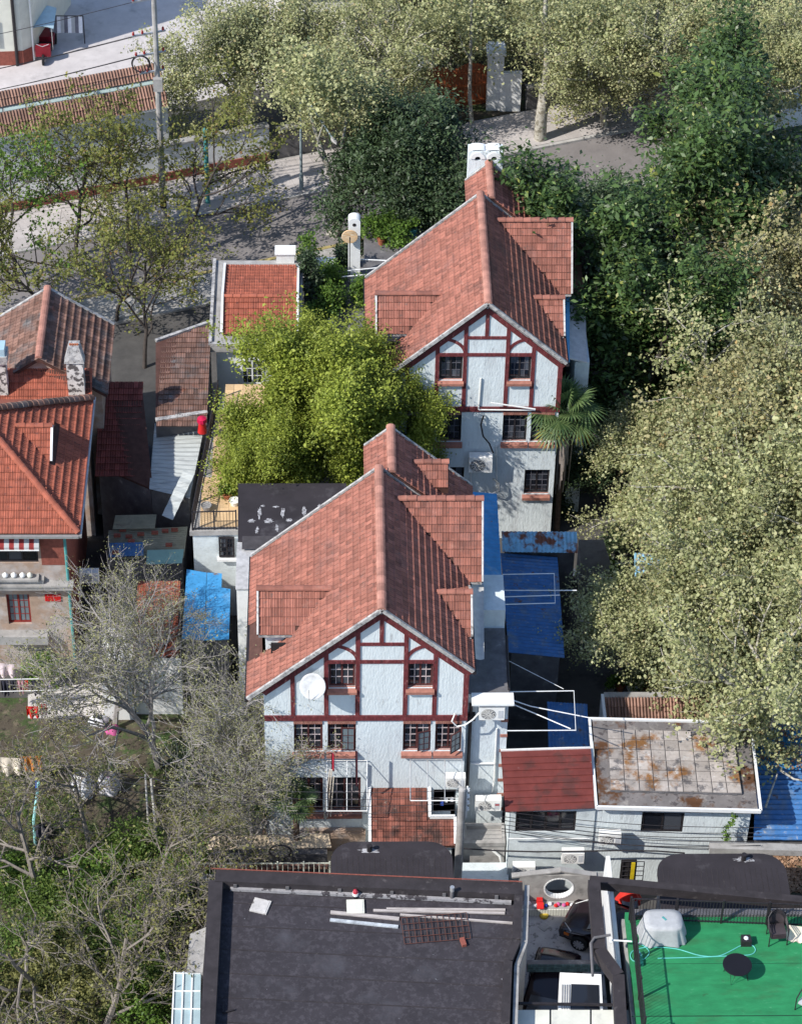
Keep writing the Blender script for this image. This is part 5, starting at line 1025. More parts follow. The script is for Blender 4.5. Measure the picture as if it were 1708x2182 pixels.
# cargo tricycle and striped drying rack
p_ = gz(97, 112, GZ); TC = thing('cargo_tricycle', 'red cargo tricycle with a pale blue canopy parked by the cream house', 'tricycle', p_); B = lambda x0, x1, y0, y1, z0, z1, nm, m: MB().box(p_.x+x0, p_.x+x1, p_.y+y0, p_.y+y1, p_.z+z0, p_.z+z1).build(nm, m, TC)
B(-.5, .5, .1, 1.5, .45, .95, 'cargo_bed', mat('maroon_metal', (.18,.01,.02), .4, .2)); B(-.45, .45, -.7, .1, .5, .62, 'seat', IRON); B(-.42, .42, -1.1, -.7, .4, 1.0, 'front_panel', mat('maroon_metal', (.18,.01,.02), .4, .2)); 
MB().grid(lambda u, v: (p_.x+(u-.5)*1.25, p_.y-.6+2.2*v, p_.z+1.9+.15*math.sin(math.pi*u)), 8, 4).grid(lambda u, v: (p_.x+(u-.5)*1.25, p_.y-.6+2.2*v, p_.z+1.87+.15*math.sin(math.pi*u)), 8, 4).build('canopy', mat('pale_blue_canopy', (.45,.6,.68), .6, .1), TC)
for sx in (-.5, .5):
    for sy in (-.5, 1.4): MB().tube([p_+V((sx, sy, .5)), p_+V((sx, sy, 1.9))], .02, 6).build('post', STEEL, TC)
for sx, sy in ((-.52, 1.0), (.52, 1.0), (0, -1.25)): MB().lathe(p_+V((sx, sy, .3)), [(.18,-.05),(.3,-.05),(.3,.05),(.18,.05)], 18, 'x').build('wheel', TYRE, TC)
MB().tube([p_+V((-.35,-1.0,1.15)), p_+V((0,-1.1,1.05)), p_+V((.35,-1.0,1.15))], .02, 6).build('handlebar', STEEL, TC)
a_ = gz(146, 85, GZ); DR = thing('drying_rack', 'grey striped sheet hanging over a rack in the forecourt', 'drying rack', a_)
for i in range(9): x0 = a_.x-.9+i*.2; MB().grid(lambda u, v: (x0+.2*u, a_.y-.4-.35*v, a_.z+1.75-.85*v+.02*math.sin(u*6+i)), 2, 4).build('sheet_stripe', [CLOTHG, mat('grey_stripe', (.15,.15,.18), .9), CLOTHW][i % 3], DR)
for sx in (-.95, .95): MB().tube([(a_.x+sx, a_.y-.4, GZ), (a_.x+sx, a_.y-.4, GZ+1.8)], .03, 6).build('post', IRON, DR)
MB().tube([(a_.x-.95, a_.y-.4, GZ+1.78), (a_.x+.95, a_.y-.4, GZ+1.78)], .03, 6).build('rail', IRON, DR)
# utility pole with cross arms, coil and cables
b_ = gz(350, 470, GZ+.1); UP = thing('utility_pole', 'tall concrete utility pole with coiled cable and banded base beside the row roof', 'utility pole', b_)
tp_ = gy(325, -60, b_.y); MB().tube([b_, tp_], [.17, .12], 10).build('pole', CONC, UP)
for i in range(6): MB().lathe(b_+(tp_-b_)*((.9+i*.14)/15.)*1.0, [(.178,0),(.178,.1)], 10).build('band', YELP if i % 2 else IRON, UP)
ax_ = lambda f: lerp(b_, tp_, f)
for f, l_ in ((.62, 1.0), (.69, 1.2), (.77, 1.3), (.9, 1.2)):
    c_ = ax_(f); MB().bar(c_-sd_*l_*.9, c_+sd_*l_*.4, .08, .08).build('cross_arm', STEEL, UP)
    for s in (-.85, -.5, .3): MB().lathe(c_+sd_*l_*s+V((0,0,.04)), [(.04,0),(.07,.05),(.05,.12),(.06,.16),(.02,.2)], 8).build('insulator', mat('brown_red_insulator', (.25,.02,.02), .4), UP)
cc = ax_(.66)+V((-.75,-.3,0))
for k_ in range(3): MB().tube([cc+V((.45*math.cos(t)*(1-.05*k_), -.03*k_, .45*math.sin(t))) for t in (2*math.pi*i/24 for i in range(25))], .025, 5, False).build('cable_coil', IRON, UP)
MB().box(ax_(.55).x-.2, ax_(.55).x+.25, b_.y-.35, b_.y-.1, ax_(.55).z, ax_(.55).z+.7).build('junction_box', CONC, UP)
cab = 'thin power cable running from the utility pole across the forecourt'
for f, dx in ((.62,-.85),(.69,-.9),(.69,-.5),(.77,-1.0),(.77,-.5),(.9,-.9)):
    A = ax_(f)+sd_*dx; E_ = A-sd_*22+nd*2+V((0,0,-.6)); tag(MB().tube([lerp(A, E_, t/12)+V((0,0,-.8*math.sin(math.pi*t/12))) for t in range(13)], .018, 4).build('power_cable', IRON), cab, 'cable', 'cables from the utility pole')
for f, dx in ((.9,.3),(.93,-.2),(.95,.2)):
    A = ax_(f)+sd_*dx; E_ = A+nd*22-sd_*9+V((0,0,-.4)); tag(MB().tube([lerp(A, E_, t/10)+V((0,0,-.7*math.sin(math.pi*t/10))) for t in range(11)], .018, 4).build('power_cable', IRON), 'thin power cable running from the pole top over the tricycle', 'cable', 'cables over the tricycle')
def banded_post(lab, u, v, h, m, r=.12):
    b_ = gz(u, v, GZ+.1); P_ = thing('banded_post', lab, 'post', b_); MB().tube([b_, b_+V((0,0,h))], r, 10).build('post', m, P_)
    for i in range(6): MB().lathe(b_+V((0,0,1.0+i*.16)), [(r*1.06,0),(r*1.06,.1)], 10).build('band', YELP if i % 2 else IRON, P_)
banded_post('teal post with yellow and black bands beside the young street trees', 443, 432, 4.5, TEAL); banded_post('concrete post with yellow and black bands by the white car', 1700, 262, 7, CONC, .14)
# street lamp: pole, arm over the road, head
b_ = gz(642, 404, GZ+.1); SLm = thing('street_lamp', 'slim pale street lamp with a long arm over the road', 'street lamp', b_); t_ = gy(639, 203, b_.y)
MB().tube([b_, b_+V((0,0,.9)), b_+V((0,0,1.0)), V((b_.x, b_.y, t_.z))], [.11, .11, .075, .055], 10).build('pole', mat('grey_blue_paint', (.25,.31,.33), .5, .1), SLm)
tip = gz(708, 294, t_.z+.5); tp2 = V((b_.x, b_.y, t_.z)); MB().tube([tp2, tp2+V((.15,-.1,.12)), tip], [.05, .045, .04], 8).build('arm', MATS['grey_blue_paint'], SLm)
hd = MB().grid(lambda u, v: tuple(tip+V(((v-.2)*.5*.5+.14*math.cos(2*math.pi*u)*math.sin(math.pi*v), -(v-.2)*.75, .08*math.sin(2*math.pi*u)*math.sin(math.pi*v)))), 12, 8).build('lamp_head', CONC, SLm, True)
b_ = gz(535, 300, GZ); 
# wooden gate between white pillars
GT2 = thing('gate', 'brown wooden double gate with raised panels between the white pillars', 'gate', gz(960, 225, GZ)); ga_, gb_ = gz(893, 238, GZ), gz(1034, 220, GZ)
gd_ = (gb_-ga_).normalized(); gl = (gb_-ga_).length
nb_ = int(gl/.16)
for i in range(nb_):
    a_ = ga_+gd_*(i*gl/nb_+.01); b_ = ga_+gd_*((i+1)*gl/nb_-.01); hh = 2.3+.35*math.sin(math.pi*((i+.5)/nb_*2 % 1)); MB().prism([a_, b_, b_+V((0,0,hh)), a_+V((0,0,hh))], (0,.06,0)).build('plank', WOODR, GT2, fix=True)
for z_ in (.3, 1.3, 2.1): MB().bar(ga_+V((0,-.03,z_)), gb_+V((0,-.03,z_)), .06, .12).build('rail', WOODR, GT2)
for lab, u, v, w_, h_ in (('shorter white gate pillar with a stepped cap', 881, 244, .75, 3.0), ('taller white gate pillar with a stepped cap', 1052, 236, .85, 3.5)):
    b_ = gz(u, v, GZ); P_ = thing('gate_pillar', lab, 'pillar', b_)
    MB().box(b_.x-w_/2, b_.x+w_/2, b_.y, b_.y+w_, GZ, GZ+h_).build('shaft', WHITE, P_); MB().box(b_.x-w_/2-.1, b_.x+w_/2+.1, b_.y-.1, b_.y+w_+.1, GZ+h_, GZ+h_+.14).box(b_.x-w_/2-.02, b_.x+w_/2+.02, b_.y-.02, b_.y+w_+.02, GZ+h_+.14, GZ+h_+.32).build('cap', WHITE, P_)
tag(MB().box(gz(1064,240,GZ).x, gz(1084,240,GZ).x+.6, gz(1064,240,GZ).y+.1, gz(1064,240,GZ).y+.4, GZ, GZ+2.4).build('pillar_wing', WHITE), 'white wall stub beside the taller gate pillar', 'wall')
# pale villa glimpsed behind the street trees
VL = thing('villa', 'pale villa glimpsed through the plane trees behind the gate', 'house', gz(830, 90, GZ)); b_ = gz(800, 150, GZ)
MB().box(b_.x-5, b_.x+3.4, b_.y, b_.y+9, GZ, 4).build('wall', CREAM, VL); MB().prism([(b_.x-5.4, b_.y-.4, 4), (b_.x+3.8, b_.y-.4, 4), (b_.x+3.8, b_.y+9.4, 4), (b_.x-5.4, b_.y+9.4, 4)], (0,0,.3)).build('roof', CONC, VL, fix=True)
for i in range(3): window(VL, b_.x-4+i*2.3, b_.x-2.8+i*2.3, 1, 2.8, b_.y-.1, (1,1), 2, .05, fm=WHITE)
VL2 = thing('shed', 'dark ribbed metal shed behind the plane trees right of the gate', 'shed', gz(1270, 60, GZ)); b_ = gz(1215, 100, GZ)
corrugated(b_, b_+V((5,.8,0)), b_+V((5,.8,4)), b_+V((0,0,4)), 18, .06).build('ribbed_wall', CONCD, VL2); MB().prism([b_+V((0,.15,4)), b_+V((5,.95,4)), b_+V((5,5,4)), b_+V((0,5,4))], (0,0,.15)).build('roof', CONC, VL2, fix=True); MB().prism([b_+V((0,.2,0)), b_+V((5,1.0,0)), b_+V((5,5,0)), b_+V((0,5,0))], (0,0,3.9)).build('body', CONCD, VL2, fix=True)
w_ = car('white car parked half under the plane trees on the far side of the street', gz(1668, 262, GZ+.01), math.radians(18))
WCAR = mat('white_car_paint', (.72,.73,.74), .25, .04, spec=.5)
for ch in w_.children:
    if ch.name.startswith(('body', 'side_panel', 'mirror')): ch.data.materials[0] = WCAR
# ------------------------------------------------------------------ trees and plants
def polytube(paths, sides=5):
    """joined tapered branches from polylines [(points, r0, r1)]"""
    mb = MB()
    for pts, r0, r1 in paths:
        n = len(pts); s = sides if r0 > .03 else 3; mb.tube(pts, [r0+(r1-r0)*i/(n-1) for i in range(n)], s, False)
    return mb
def grow(seed, H, r0, clear=.3, levels=3, nb=(5,4,3), spread=(.9,.8,.8), ratio=(.62,.6,.55), up=.25, wob=.18, lean=(0,0), forks=0):
    R = random.Random(seed); paths = []; tips = []
    def branch(p, d, L, r, lev):
        n = 5 if lev < 2 else 3; pts = [p.copy()]; dd = d.copy()
        for i in range(n):
            dd = (dd+V((R.gauss(0,wob), R.gauss(0,wob), R.gauss(0,wob)+up*(.25 if lev else .5)))).normalized(); pts.append(pts[-1]+dd*L/n)
        r1 = r*(.45 if lev < levels else .5); paths.append((pts, r, r1))
        if lev >= levels:
            for k_ in range(1, n+1): tips.append((pts[k_], dd))
            return
        m = nb[min(lev, len(nb)-1)]; lo = clear if lev == 0 else .3
        for k_ in range(m):
            f = lo+(1-lo)*(k_+.6*R.random())/m; q = f*n; i = min(int(q), n-1); c = lerp(pts[i], pts[i+1], q-i)
            a = R.uniform(0, 6.283) if lev else 6.283*k_*.382+R.uniform(-.5,.5); side = dd.orthogonal().normalized(); side.rotate(Matrix.Rotation(a, 3, dd)); sp = spread[min(lev, len(spread)-1)]*R.uniform(.75,1.2)
            nd_ = (dd*math.cos(sp)+side*math.sin(sp)).normalized(); branch(c, nd_, L*ratio[min(lev, len(ratio)-1)]*R.uniform(.75,1.2)*(1.15-.4*f if lev == 0 else 1), max(r*(.62-.22*f), .011), lev+1)
        tips.append((pts[-1], dd))
    branch(V((0,0,-.1)), V((lean[0], lean[1], 1)).normalized(), H*.72, r0, 0)
    return paths, tips
def leaves_mesh(name, centers, per, sigma, size, m, seed=0, flat=.5, aspect=.75, droop=0., squash=1., fold=.25, keep=None):
    """many leaf-shaped faces scattered round the given centres"""
    g = np.random.default_rng(seed); C = np.repeat(np.array([[c.x, c.y, c.z] for c in centers]), per, axis=0); n = len(C)
    off = g.normal(0, 1, (n,3))*np.array([sigma, sigma, sigma*squash]); P = C+off
    if keep is not None: P = P[keep(P)]; n = len(P)
    nr = g.normal(0, 1, (n,3)); nr[:,2] = np.abs(nr[:,2])+flat*1.6; nr /= np.linalg.norm(nr, axis=1)[:,None]
    t = g.normal(0, 1, (n,3)); t[:,2] -= droop; t -= nr*np.sum(t*nr, axis=1)[:,None]; t /= np.linalg.norm(t, axis=1)[:,None]; b = np.cross(nr, t)
    s = size*np.clip(g.lognormal(0, .33, (n,1)), .45, 1.9); w_ = s*aspect*.5
    v = np.empty((n,4,3)); v[:,0] = P-t*s*.5; v[:,1] = P+b*w_+nr*s*fold*.5-t*s*.05; v[:,2] = P+t*s*.5; v[:,3] = P-b*w_+nr*s*fold*.5-t*s*.05
    me = bpy.data.meshes.new(name); me.vertices.add(n*4); me.vertices.foreach_set('co', v.reshape(-1)); me.loops.add(n*4); me.loops.foreach_set('vertex_index', np.arange(n*4, dtype=np.int32))
    me.polygons.add(n); me.polygons.foreach_set('loop_start', np.arange(0, n*4, 4, dtype=np.int32)); me.polygons.foreach_set('loop_total', np.full(n, 4, dtype=np.int32)); me.update(); me.validate(); me.materials.append(m); return me
L_PLANE = leafmat('plane_leaf', (.22,.245,.095), (.50,.50,.27), .3, c3=(.44,.34,.17))
L_YELL = leafmat('plane_leaf_yellow', (.24,.235,.095), (.48,.44,.24), .3, c3=(.42,.29,.12))
L_YOUNG = leafmat('young_leaf', (.12,.145,.03), (.27,.27,.075), .35, c3=(.24,.13,.05))
L_CAMPH = leafmat('camphor_leaf', (.14,.185,.022), (.35,.40,.065), .3)
L_MAG = leafmat('magnolia_leaf', (.028,.055,.016), (.085,.145,.042), .12, .4, .3, c3=(.26,.28,.07))
L_DARK = leafmat('dark_leaf', (.028,.048,.022), (.075,.118,.050), .15, .45, .35)
L_SHRUB = leafmat('shrub_leaf', (.05,.11,.015), (.16,.26,.04), .3)
L_OLIVE = leafmat('olive_leaf', (.10,.11,.03), (.27,.26,.09), .3)
L_GRASS = leafmat('grass_leaf', (.05,.10,.015), (.14,.20,.04), .25)
L_BUD = leafmat('bud_leaf', (.20,.20,.08), (.36,.36,.18), .3)
PROTO = {}
def tree_proto(key, name, bark, leaf, seed, H, r0, per, sigma, size, gk, lk, extra=0):
    paths, tips = grow(seed, H, r0, **gk); tm = polytube(paths).mesh('trunk', bark, True); cs = [t[0] for t in tips]
    if extra:
        g = random.Random(seed); c0 = sum(cs, V((0,0,0)))/len(cs)
        cs = cs+[c+V((g.gauss(0,extra), g.gauss(0,extra), g.gauss(0,extra))) for c in cs]
    lm = leaves_mesh('crown', cs, per, sigma, size, leaf, seed, **lk); PROTO[key] = (name, tm, lm); return len(tips)
def plant_tree(key, lab, loc, cat='tree', s=1., rot=0, group=None, sz=None, crown_mat=None):
    name, tm, lm = PROTO[key]; T = thing(name, lab, cat, loc, group); T.rotation_euler = (0,0,rot); T.scale = (s, s, sz or s)
    for nm, me in (('trunk', tm), ('crown', lm)):
        if me is None: continue
        o = bpy.data.objects.new(nm, me); COL.objects.link(o); o.parent = T
        if nm == 'crown' and crown_mat: o.material_slots[0].link = 'OBJECT'; o.material_slots[0].material = crown_mat
    return T
PK = dict(clear=.25, levels=3, nb=(11,7,4), spread=(.95,.9,.9), ratio=(.52,.62,.5), up=.15)
for i in range(3): tree_proto('plane%d' % i, 'plane_tree', BARKP, L_PLANE, 11+i, 12.5, .28, 17, .27, .145, PK, dict(flat=.2, aspect=.85), extra=.6)
YK = dict(clear=.3, levels=3, nb=(7,6,4), spread=(.9,.8,.8), ratio=(.7,.6,.5), up=.22)
for i in range(3): tree_proto('young%d' % i, 'street_tree', BARKD, L_YOUNG, 31+i, 8.0, .12, 8, .16, .13, YK, dict(flat=.25, aspect=.8))
CK = dict(clear=.35, levels=3, nb=(8,6,4), spread=(.8,.75,.8), ratio=(.5,.5,.45), up=.25, wob=.14)
tree_proto('camphor', 'camphor_tree', BARK, L_CAMPH, 51, 9.0, .22, 84, .21, .092, CK, dict(flat=.6, aspect=.6), extra=.42)
tree_proto('magnolia', 'magnolia_tree', BARKD, L_MAG, 61, 11.5, .22, 26, .28, .20, dict(clear=.15, levels=3, nb=(12,5,3), spread=(.9,.75,.8), ratio=(.36,.5,.5), up=.15), dict(flat=.6, aspect=.45, droop=.2, fold=.12), extra=.35)
tree_proto('dark', 'evergreen_tree', BARKD, L_DARK, 71, 9.5, .2, 34, .30, .16, dict(clear=.2, levels=3, nb=(10,6,4), spread=(.9,.8,.8), ratio=(.46,.5,.5), up=.15), dict(flat=.5, aspect=.42, droop=.5), extra=.4)
PT = 'plane trees'
def at_c(u, v, zc): p = gz(u, v, zc); return V((p.x, p.y, GZ))
# big plane trees on the right
right = [(1770,560,'plane tree with yellowing leaves beyond the glossy magnolia',0,1.0,.3,L_YELL),(1650,800,'plane tree in yellow-green leaf nearest the windmill palm',1,.9,1.2,None),(1720,850,'broad yellowish plane tree standing beside the magnolia and yellow-green neighbours',2,1.0,2.2,L_YELL),
         (1500,1120,'plane tree over the pale sloping wall and its yard',0,.85,3.1,None),(1660,1150,'plane tree over the pale blue sheet roof',1,1.0,4.0,None),(1500,1330,'plane tree shading the pot plants behind the tile-topped wall',2,.72,5.1,None),(1690,1420,'plane tree whose branch reaches over the striped blue roof',0,.85,.9,None),(1440,1010,'smaller plane tree between the palm and the yard wall',2,.6,.4,None),(1640,980,'plane tree filling the gap between its yellow-green neighbours',0,.9,1.7,None),(1660,640,'plane tree with yellowing leaves leaning on the magnolia',1,.75,2.9,L_YELL),(1540,1240,'plane tree beside the pale blue sheet roof and pot plants',1,.8,4.2,None),(1420,1330,'low plane tree leaning over the pale grey towel stand',2,.58,1.4,None),(1640,1320,'plane tree above the right yard table',0,.8,5.5,None)]
for u, v, lab, k_, s, rot, cm in right: plant_tree('plane%d' % k_, lab, at_c(u, v, 6.8*s-1), s=s, rot=rot, group=PT, crown_mat=cm)
# street plane trees at the top
top_ = [(530,150,'plane tree leaning its crown over the utility pole and row roof',1,.66,.2),(650,80,'plane tree standing directly behind the slim street lamp',2,.7,1.7),(770,120,'plane tree in front of the pale villa',0,.68,2.6),(960,10,'plane tree rising behind the brown wooden gate',1,.6,3.9),
        (1150,60,'plane tree beside the taller gate pillar',2,.62,5.0),(1300,110,'plane tree in front of the ribbed shed',0,.7,.8),(1450,110,'plane tree over the bicycles on the far pavement',1,.75,2.0),(1620,100,'plane tree over the parked white car',2,.75,3.3),(830,-10,'plane tree behind the pale villa',0,.7,4.4),(1400,-10,'plane tree behind the ribbed shed',1,.75,5.5),(1600,-10,'plane tree far behind the parked white car',2,.8,.5)]
for u, v, lab, k_, s, rot in top_: plant_tree('plane%d' % k_, lab, at_c(u, v, 6.8*s-1), s=s, rot=rot, group=PT)
# young street trees at left
for u, v, lab, k_, s, rot, cm in ((150,400,'young street tree with bronze-green leaves before the maroon wall',0,1.0,.4,None),(270,390,'young street tree with bronze-green leaves under the row roof',1,1.0,1.9,None),(380,400,'young street tree with sparse leaves between the banded poles',2,1.0,3.0,None),(20,440,'fuller green street tree on the far pavement by the forecourt',1,1.0,4.4,L_SHRUB),
                             (110,590,'thin street tree on the near pavement beside the dark brown gable roof',2,.85,5.2,None),(300,640,'young tree overhanging the patched brown outhouse roof',0,.95,.9,None),(240,560,'young tree standing at the yellow kerb',1,.85,5.9,None)):
    plant_tree('young%d' % k_, lab, at_c(u, v, 4.2*s-1), s=s, rot=rot, group='young street trees', crown_mat=cm)
plant_tree('camphor', 'large bright yellow-green camphor tree between the two half-timbered houses', at_c(655, 850, 7.0), s=1.32, rot=.5, sz=1.4)
plant_tree('camphor', 'lower bright green camphor crown above the sand-coloured terrace railing', at_c(592, 945, 5.8), s=.92, rot=2.5, sz=1.1)
plant_tree('camphor', 'camphor crown touching the front gable of the rear half-timbered house', at_c(748, 845, 7.0), s=.85, rot=4.1, sz=1.35)
plant_tree('camphor', 'small camphor crown against the rear house wall and front ridge', at_c(835, 925, 5.5), s=.72, rot=1.2, sz=1.1)
plant_tree('magnolia', 'tall glossy magnolia tree right of the rear house', at_c(1350, 590, 6.5), s=1.35, rot=.2); plant_tree('magnolia', 'glossy magnolia tree with yellow tips below the street kerb', at_c(1430, 400, 6.5), s=1.45, rot=2.0); plant_tree('magnolia', 'lower glossy magnolia tree behind the windmill palm', at_c(1330, 780, 5.5), s=1.15, rot=3.6); plant_tree('magnolia', 'glossy magnolia tree beside the yellowing plane tree', at_c(1590, 350, 5.5), s=1.2, rot=5.1)
plant_tree('dark', 'round dark evergreen tree hiding the street behind the rear house', at_c(985, 380, 5.0), s=1.18, rot=.6); plant_tree('dark', 'dark evergreen crown rising in front of the wooden gate', at_c(1010, 300, 4.5), s=.85, rot=2.1); plant_tree('dark', 'dark evergreen tree in the shade of the white twin-flue chimney', at_c(1190, 430, 4.5), s=1.1, rot=3.7); plant_tree('dark', 'shaded evergreen tree below the large rear dormer', at_c(1260, 560, 3.0), s=.7, rot=5.0)
plant_tree('dark', 'dark evergreen shrub behind the windmill palm trunk', at_c(1285, 960, 2.5), s=.6, rot=1.0)
# ---- bare tree and tangled trees in the garden, lower left
BK = dict(clear=.2, levels=4, nb=(8,7,6,5), spread=(.65,.7,.75,.8), ratio=(.62,.58,.55,.5), up=.22, wob=.14)
def bare(key, name, seed, H, r0, per, gk, bark, leaf, size=.07):
    paths, tips = grow(seed, H, r0, **gk); tm = polytube(paths).mesh('trunk', bark); lm = leaves_mesh('crown', [t[0] for t in tips], per, .10, size, leaf, seed, flat=.2, aspect=.6); PROTO[key] = (name, tm, lm)
TWIG = mat('twig_bark', (.27,.25,.24), .9, .25, 5.); TWIGD = mat('dark_twig', (.20,.175,.15), .9, .3, 5.)
bare('bare0', 'bare_tree', 81, 8.2, .16, 2, BK, TWIG, L_BUD); bare('bare1', 'bare_tree', 82, 6.0, .12, 1, dict(BK, spread=(.95,.85,.8,.8), nb=(6,6,5,4), up=.12), TWIGD, L_OLIVE, .085); bare('bare2', 'bare_tree', 83, 5.5, .12, 1, dict(BK, spread=(1.05,.9,.85,.8), nb=(6,6,5,3), up=.1, wob=.22), TWIGD, L_OLIVE, .085)
plant_tree('bare0', 'twiggy budding tree in front of the blue sheet roof', at_c(330, 1480, 3.2), s=1.0, rot=.3); plant_tree('bare0', 'twiggy budding tree before the left eave of the front house', at_c(500, 1540, 3.2), s=.95, rot=2.4); plant_tree('bare0', 'twiggy budding tree between garden path and orange-red shed', at_c(235, 1420, 2.6), s=.8, rot=4.0); plant_tree('bare0', 'twiggy tree brushing the white dish on the front house', at_c(590, 1590, 4.2), s=.72, rot=.9); plant_tree('bare0', 'twiggy tree whose shadow falls on the lower front facade', at_c(540, 1690, 2.6), s=.8, rot=5.3)
plant_tree('bare1', 'spreading leafless tree above the garden laundry', at_c(180, 1680, 2.6), s=1.0, rot=1.0); plant_tree('bare1', 'leafless tree whose limbs lean over the sandy front yard', at_c(420, 1750, 2.4), s=.95, rot=3.3)
for u, v, lab, k_, s, rot in ((90,1800,'leafless tree over the garden path and lawn','bare2',1.15,.2),(280,1900,'tangled leafless tree left of the black roof','bare1',1.15,4.6),(60,2000,'tangled leafless tree at the garden corner','bare2',1.15,2.2),(210,2080,'tangled leafless tree above the yellow-green shrubs','bare1',1.15,5.6),(360,2010,'leafless tree reaching toward the glazed canopy','bare2',1.15,3.9)):
    plant_tree(k_, lab, at_c(u, v, 2.4), s=s, rot=rot)
# ---- shrubs
def shrub(lab, u, v, w_, h_, leaf, n=60, per=26, size=.12, z=GZ, seed=0, dpt=None, name='shrub', asp=.6, loc=None):
    p_ = loc or gz(u, v, z); g = random.Random(seed or int(u*7+v)); cs = []; dpt = dpt or w_
    for i in range(n):
        a = g.uniform(0, 6.283); r = math.sqrt(g.random()); zz = g.random(); k_ = math.sqrt(max(0, 1-(zz*.92)**2)); cs.append(V((r*k_*w_/2*math.cos(a), r*k_*dpt/2*math.sin(a), .1+zz*h_)))
    S_ = thing(name, lab, 'shrub', p_); lm = leaves_mesh('foliage', cs, per, .14, size, leaf, int(u+v), flat=.5, aspect=asp); o = bpy.data.objects.new('foliage', lm); COL.objects.link(o); o.parent = S_
    st_ = MB()
    for i in range(5): a = g.uniform(0, 6.283); st_.tube([(0,0,-.02), (math.cos(a)*w_*.12, math.sin(a)*dpt*.12, h_*.4), (math.cos(a)*w_*.3, math.sin(a)*dpt*.3, h_*.8)], [.025,.02,.01], 5)
    o = st_.build('stem', BARKD); o.parent = S_; return S_
shrub('bright green shrub at the left house corner ledge', 95, 1440, 2.2, .9, L_SHRUB, 70); shrub('leafy yellow-green pot plant on the garden step', 35, 1400, .8, .8, L_CAMPH, 20)
shrub('green bush left of the tiled porch', 745, 1790, 1.3, 1.1, L_SHRUB, 40, seed=3); shrub('dark bush under the ground-floor windows', 690, 1775, .9, .7, L_DARK, 24)
for u, v, w_, h_, lf, lab in ((60,2130,4.0,1.8,L_OLIVE,'yellow-green nandina thicket at the garden corner'),(200,2150,3.2,1.5,L_OLIVE,'yellow-green thicket below the tangled trees'),(330,1950,2.6,1.5,L_GRASS,'green thicket left of the black roof edge'),(400,1870,2.2,1.2,L_SHRUB,'leafy shrub beside the pale garden fence'),(280,1820,2.6,1.2,L_GRASS,'grassy shrub under the leafless trees'),(150,1990,3.2,1.4,L_GRASS,'dim green undergrowth among the tangled trunks'),(30,1880,2.4,1.0,L_SHRUB,'low green clump on the lawn by the tangled trees'),(350,2120,2.2,1.4,L_GRASS,'undergrowth beside the glazed canopy'),(530,1690,1.8,1.3,L_SHRUB,'shrub left of the front palm'),(420,1640,2.0,1.2,L_DARK,'dark shrub under the twiggy tree'),(540,1600,1.8,1.4,L_OLIVE,'olive shrub against the front house corner'),(20,2060,3.0,1.8,L_GRASS,'dark undergrowth behind the nandina thicket'),(270,2040,3.0,1.6,L_GRASS,'undergrowth between the tangled trees and the canopy'),(120,2080,3.0,1.5,L_OLIVE,'yellow-green bush in the middle of the thicket'),(300,2170,3.0,1.5,L_SHRUB,'green bush beside the glazed canopy foot'),(200,1890,3.0,1.2,L_SHRUB,'green bush under the leafless tree with aqua strip'),(90,1930,2.6,1.3,L_GRASS,'undergrowth by the lawn edge clump')):
    shrub(lab, u, v, w_*1.1, h_*1.0, lf, 130, 26, .10)
for u, v, w_, h_, lf, lab in ((1275,1240,1.6,1.3,L_SHRUB,'green potted shrub beside the pale sloping wall'),(1330,1290,1.6,1.0,L_SHRUB,'leafy shrub in the right yard by the buckets'),(1310,1180,1.4,1.4,L_DARK,'dark shrub at the foot of the plane trees'),(1360,1420,1.2,.8,L_SHRUB,'pot plants behind the tile-topped wall')):
    shrub(lab, u, v, w_, h_, lf, 60, 26, .12)
# lawn tufts
g = np.random.default_rng(5); pts = [V((x, y, GZ+.05)) for x, y in zip(g.uniform(-17, -5.2, 5200), g.uniform(-9, 4.5, 5200)) if (math.sin(x*.9+1)+math.sin(y*1.1+x*.4)) > -.5]
lm = leaves_mesh('lawn_grass', pts, 7, .13, .11, L_GRASS, 9, flat=-.3, aspect=.3, squash=.3); o = bpy.data.objects.new('lawn_grass', lm); COL.objects.link(o); tag(o, 'short patchy green grass on the garden earth', 'grass', kind='stuff')
g = np.random.default_rng(6); pts = [V((x, y, GZ+.06)) for x, y in zip(g.uniform(-6, 8, 300), g.uniform(24, 36, 300))]
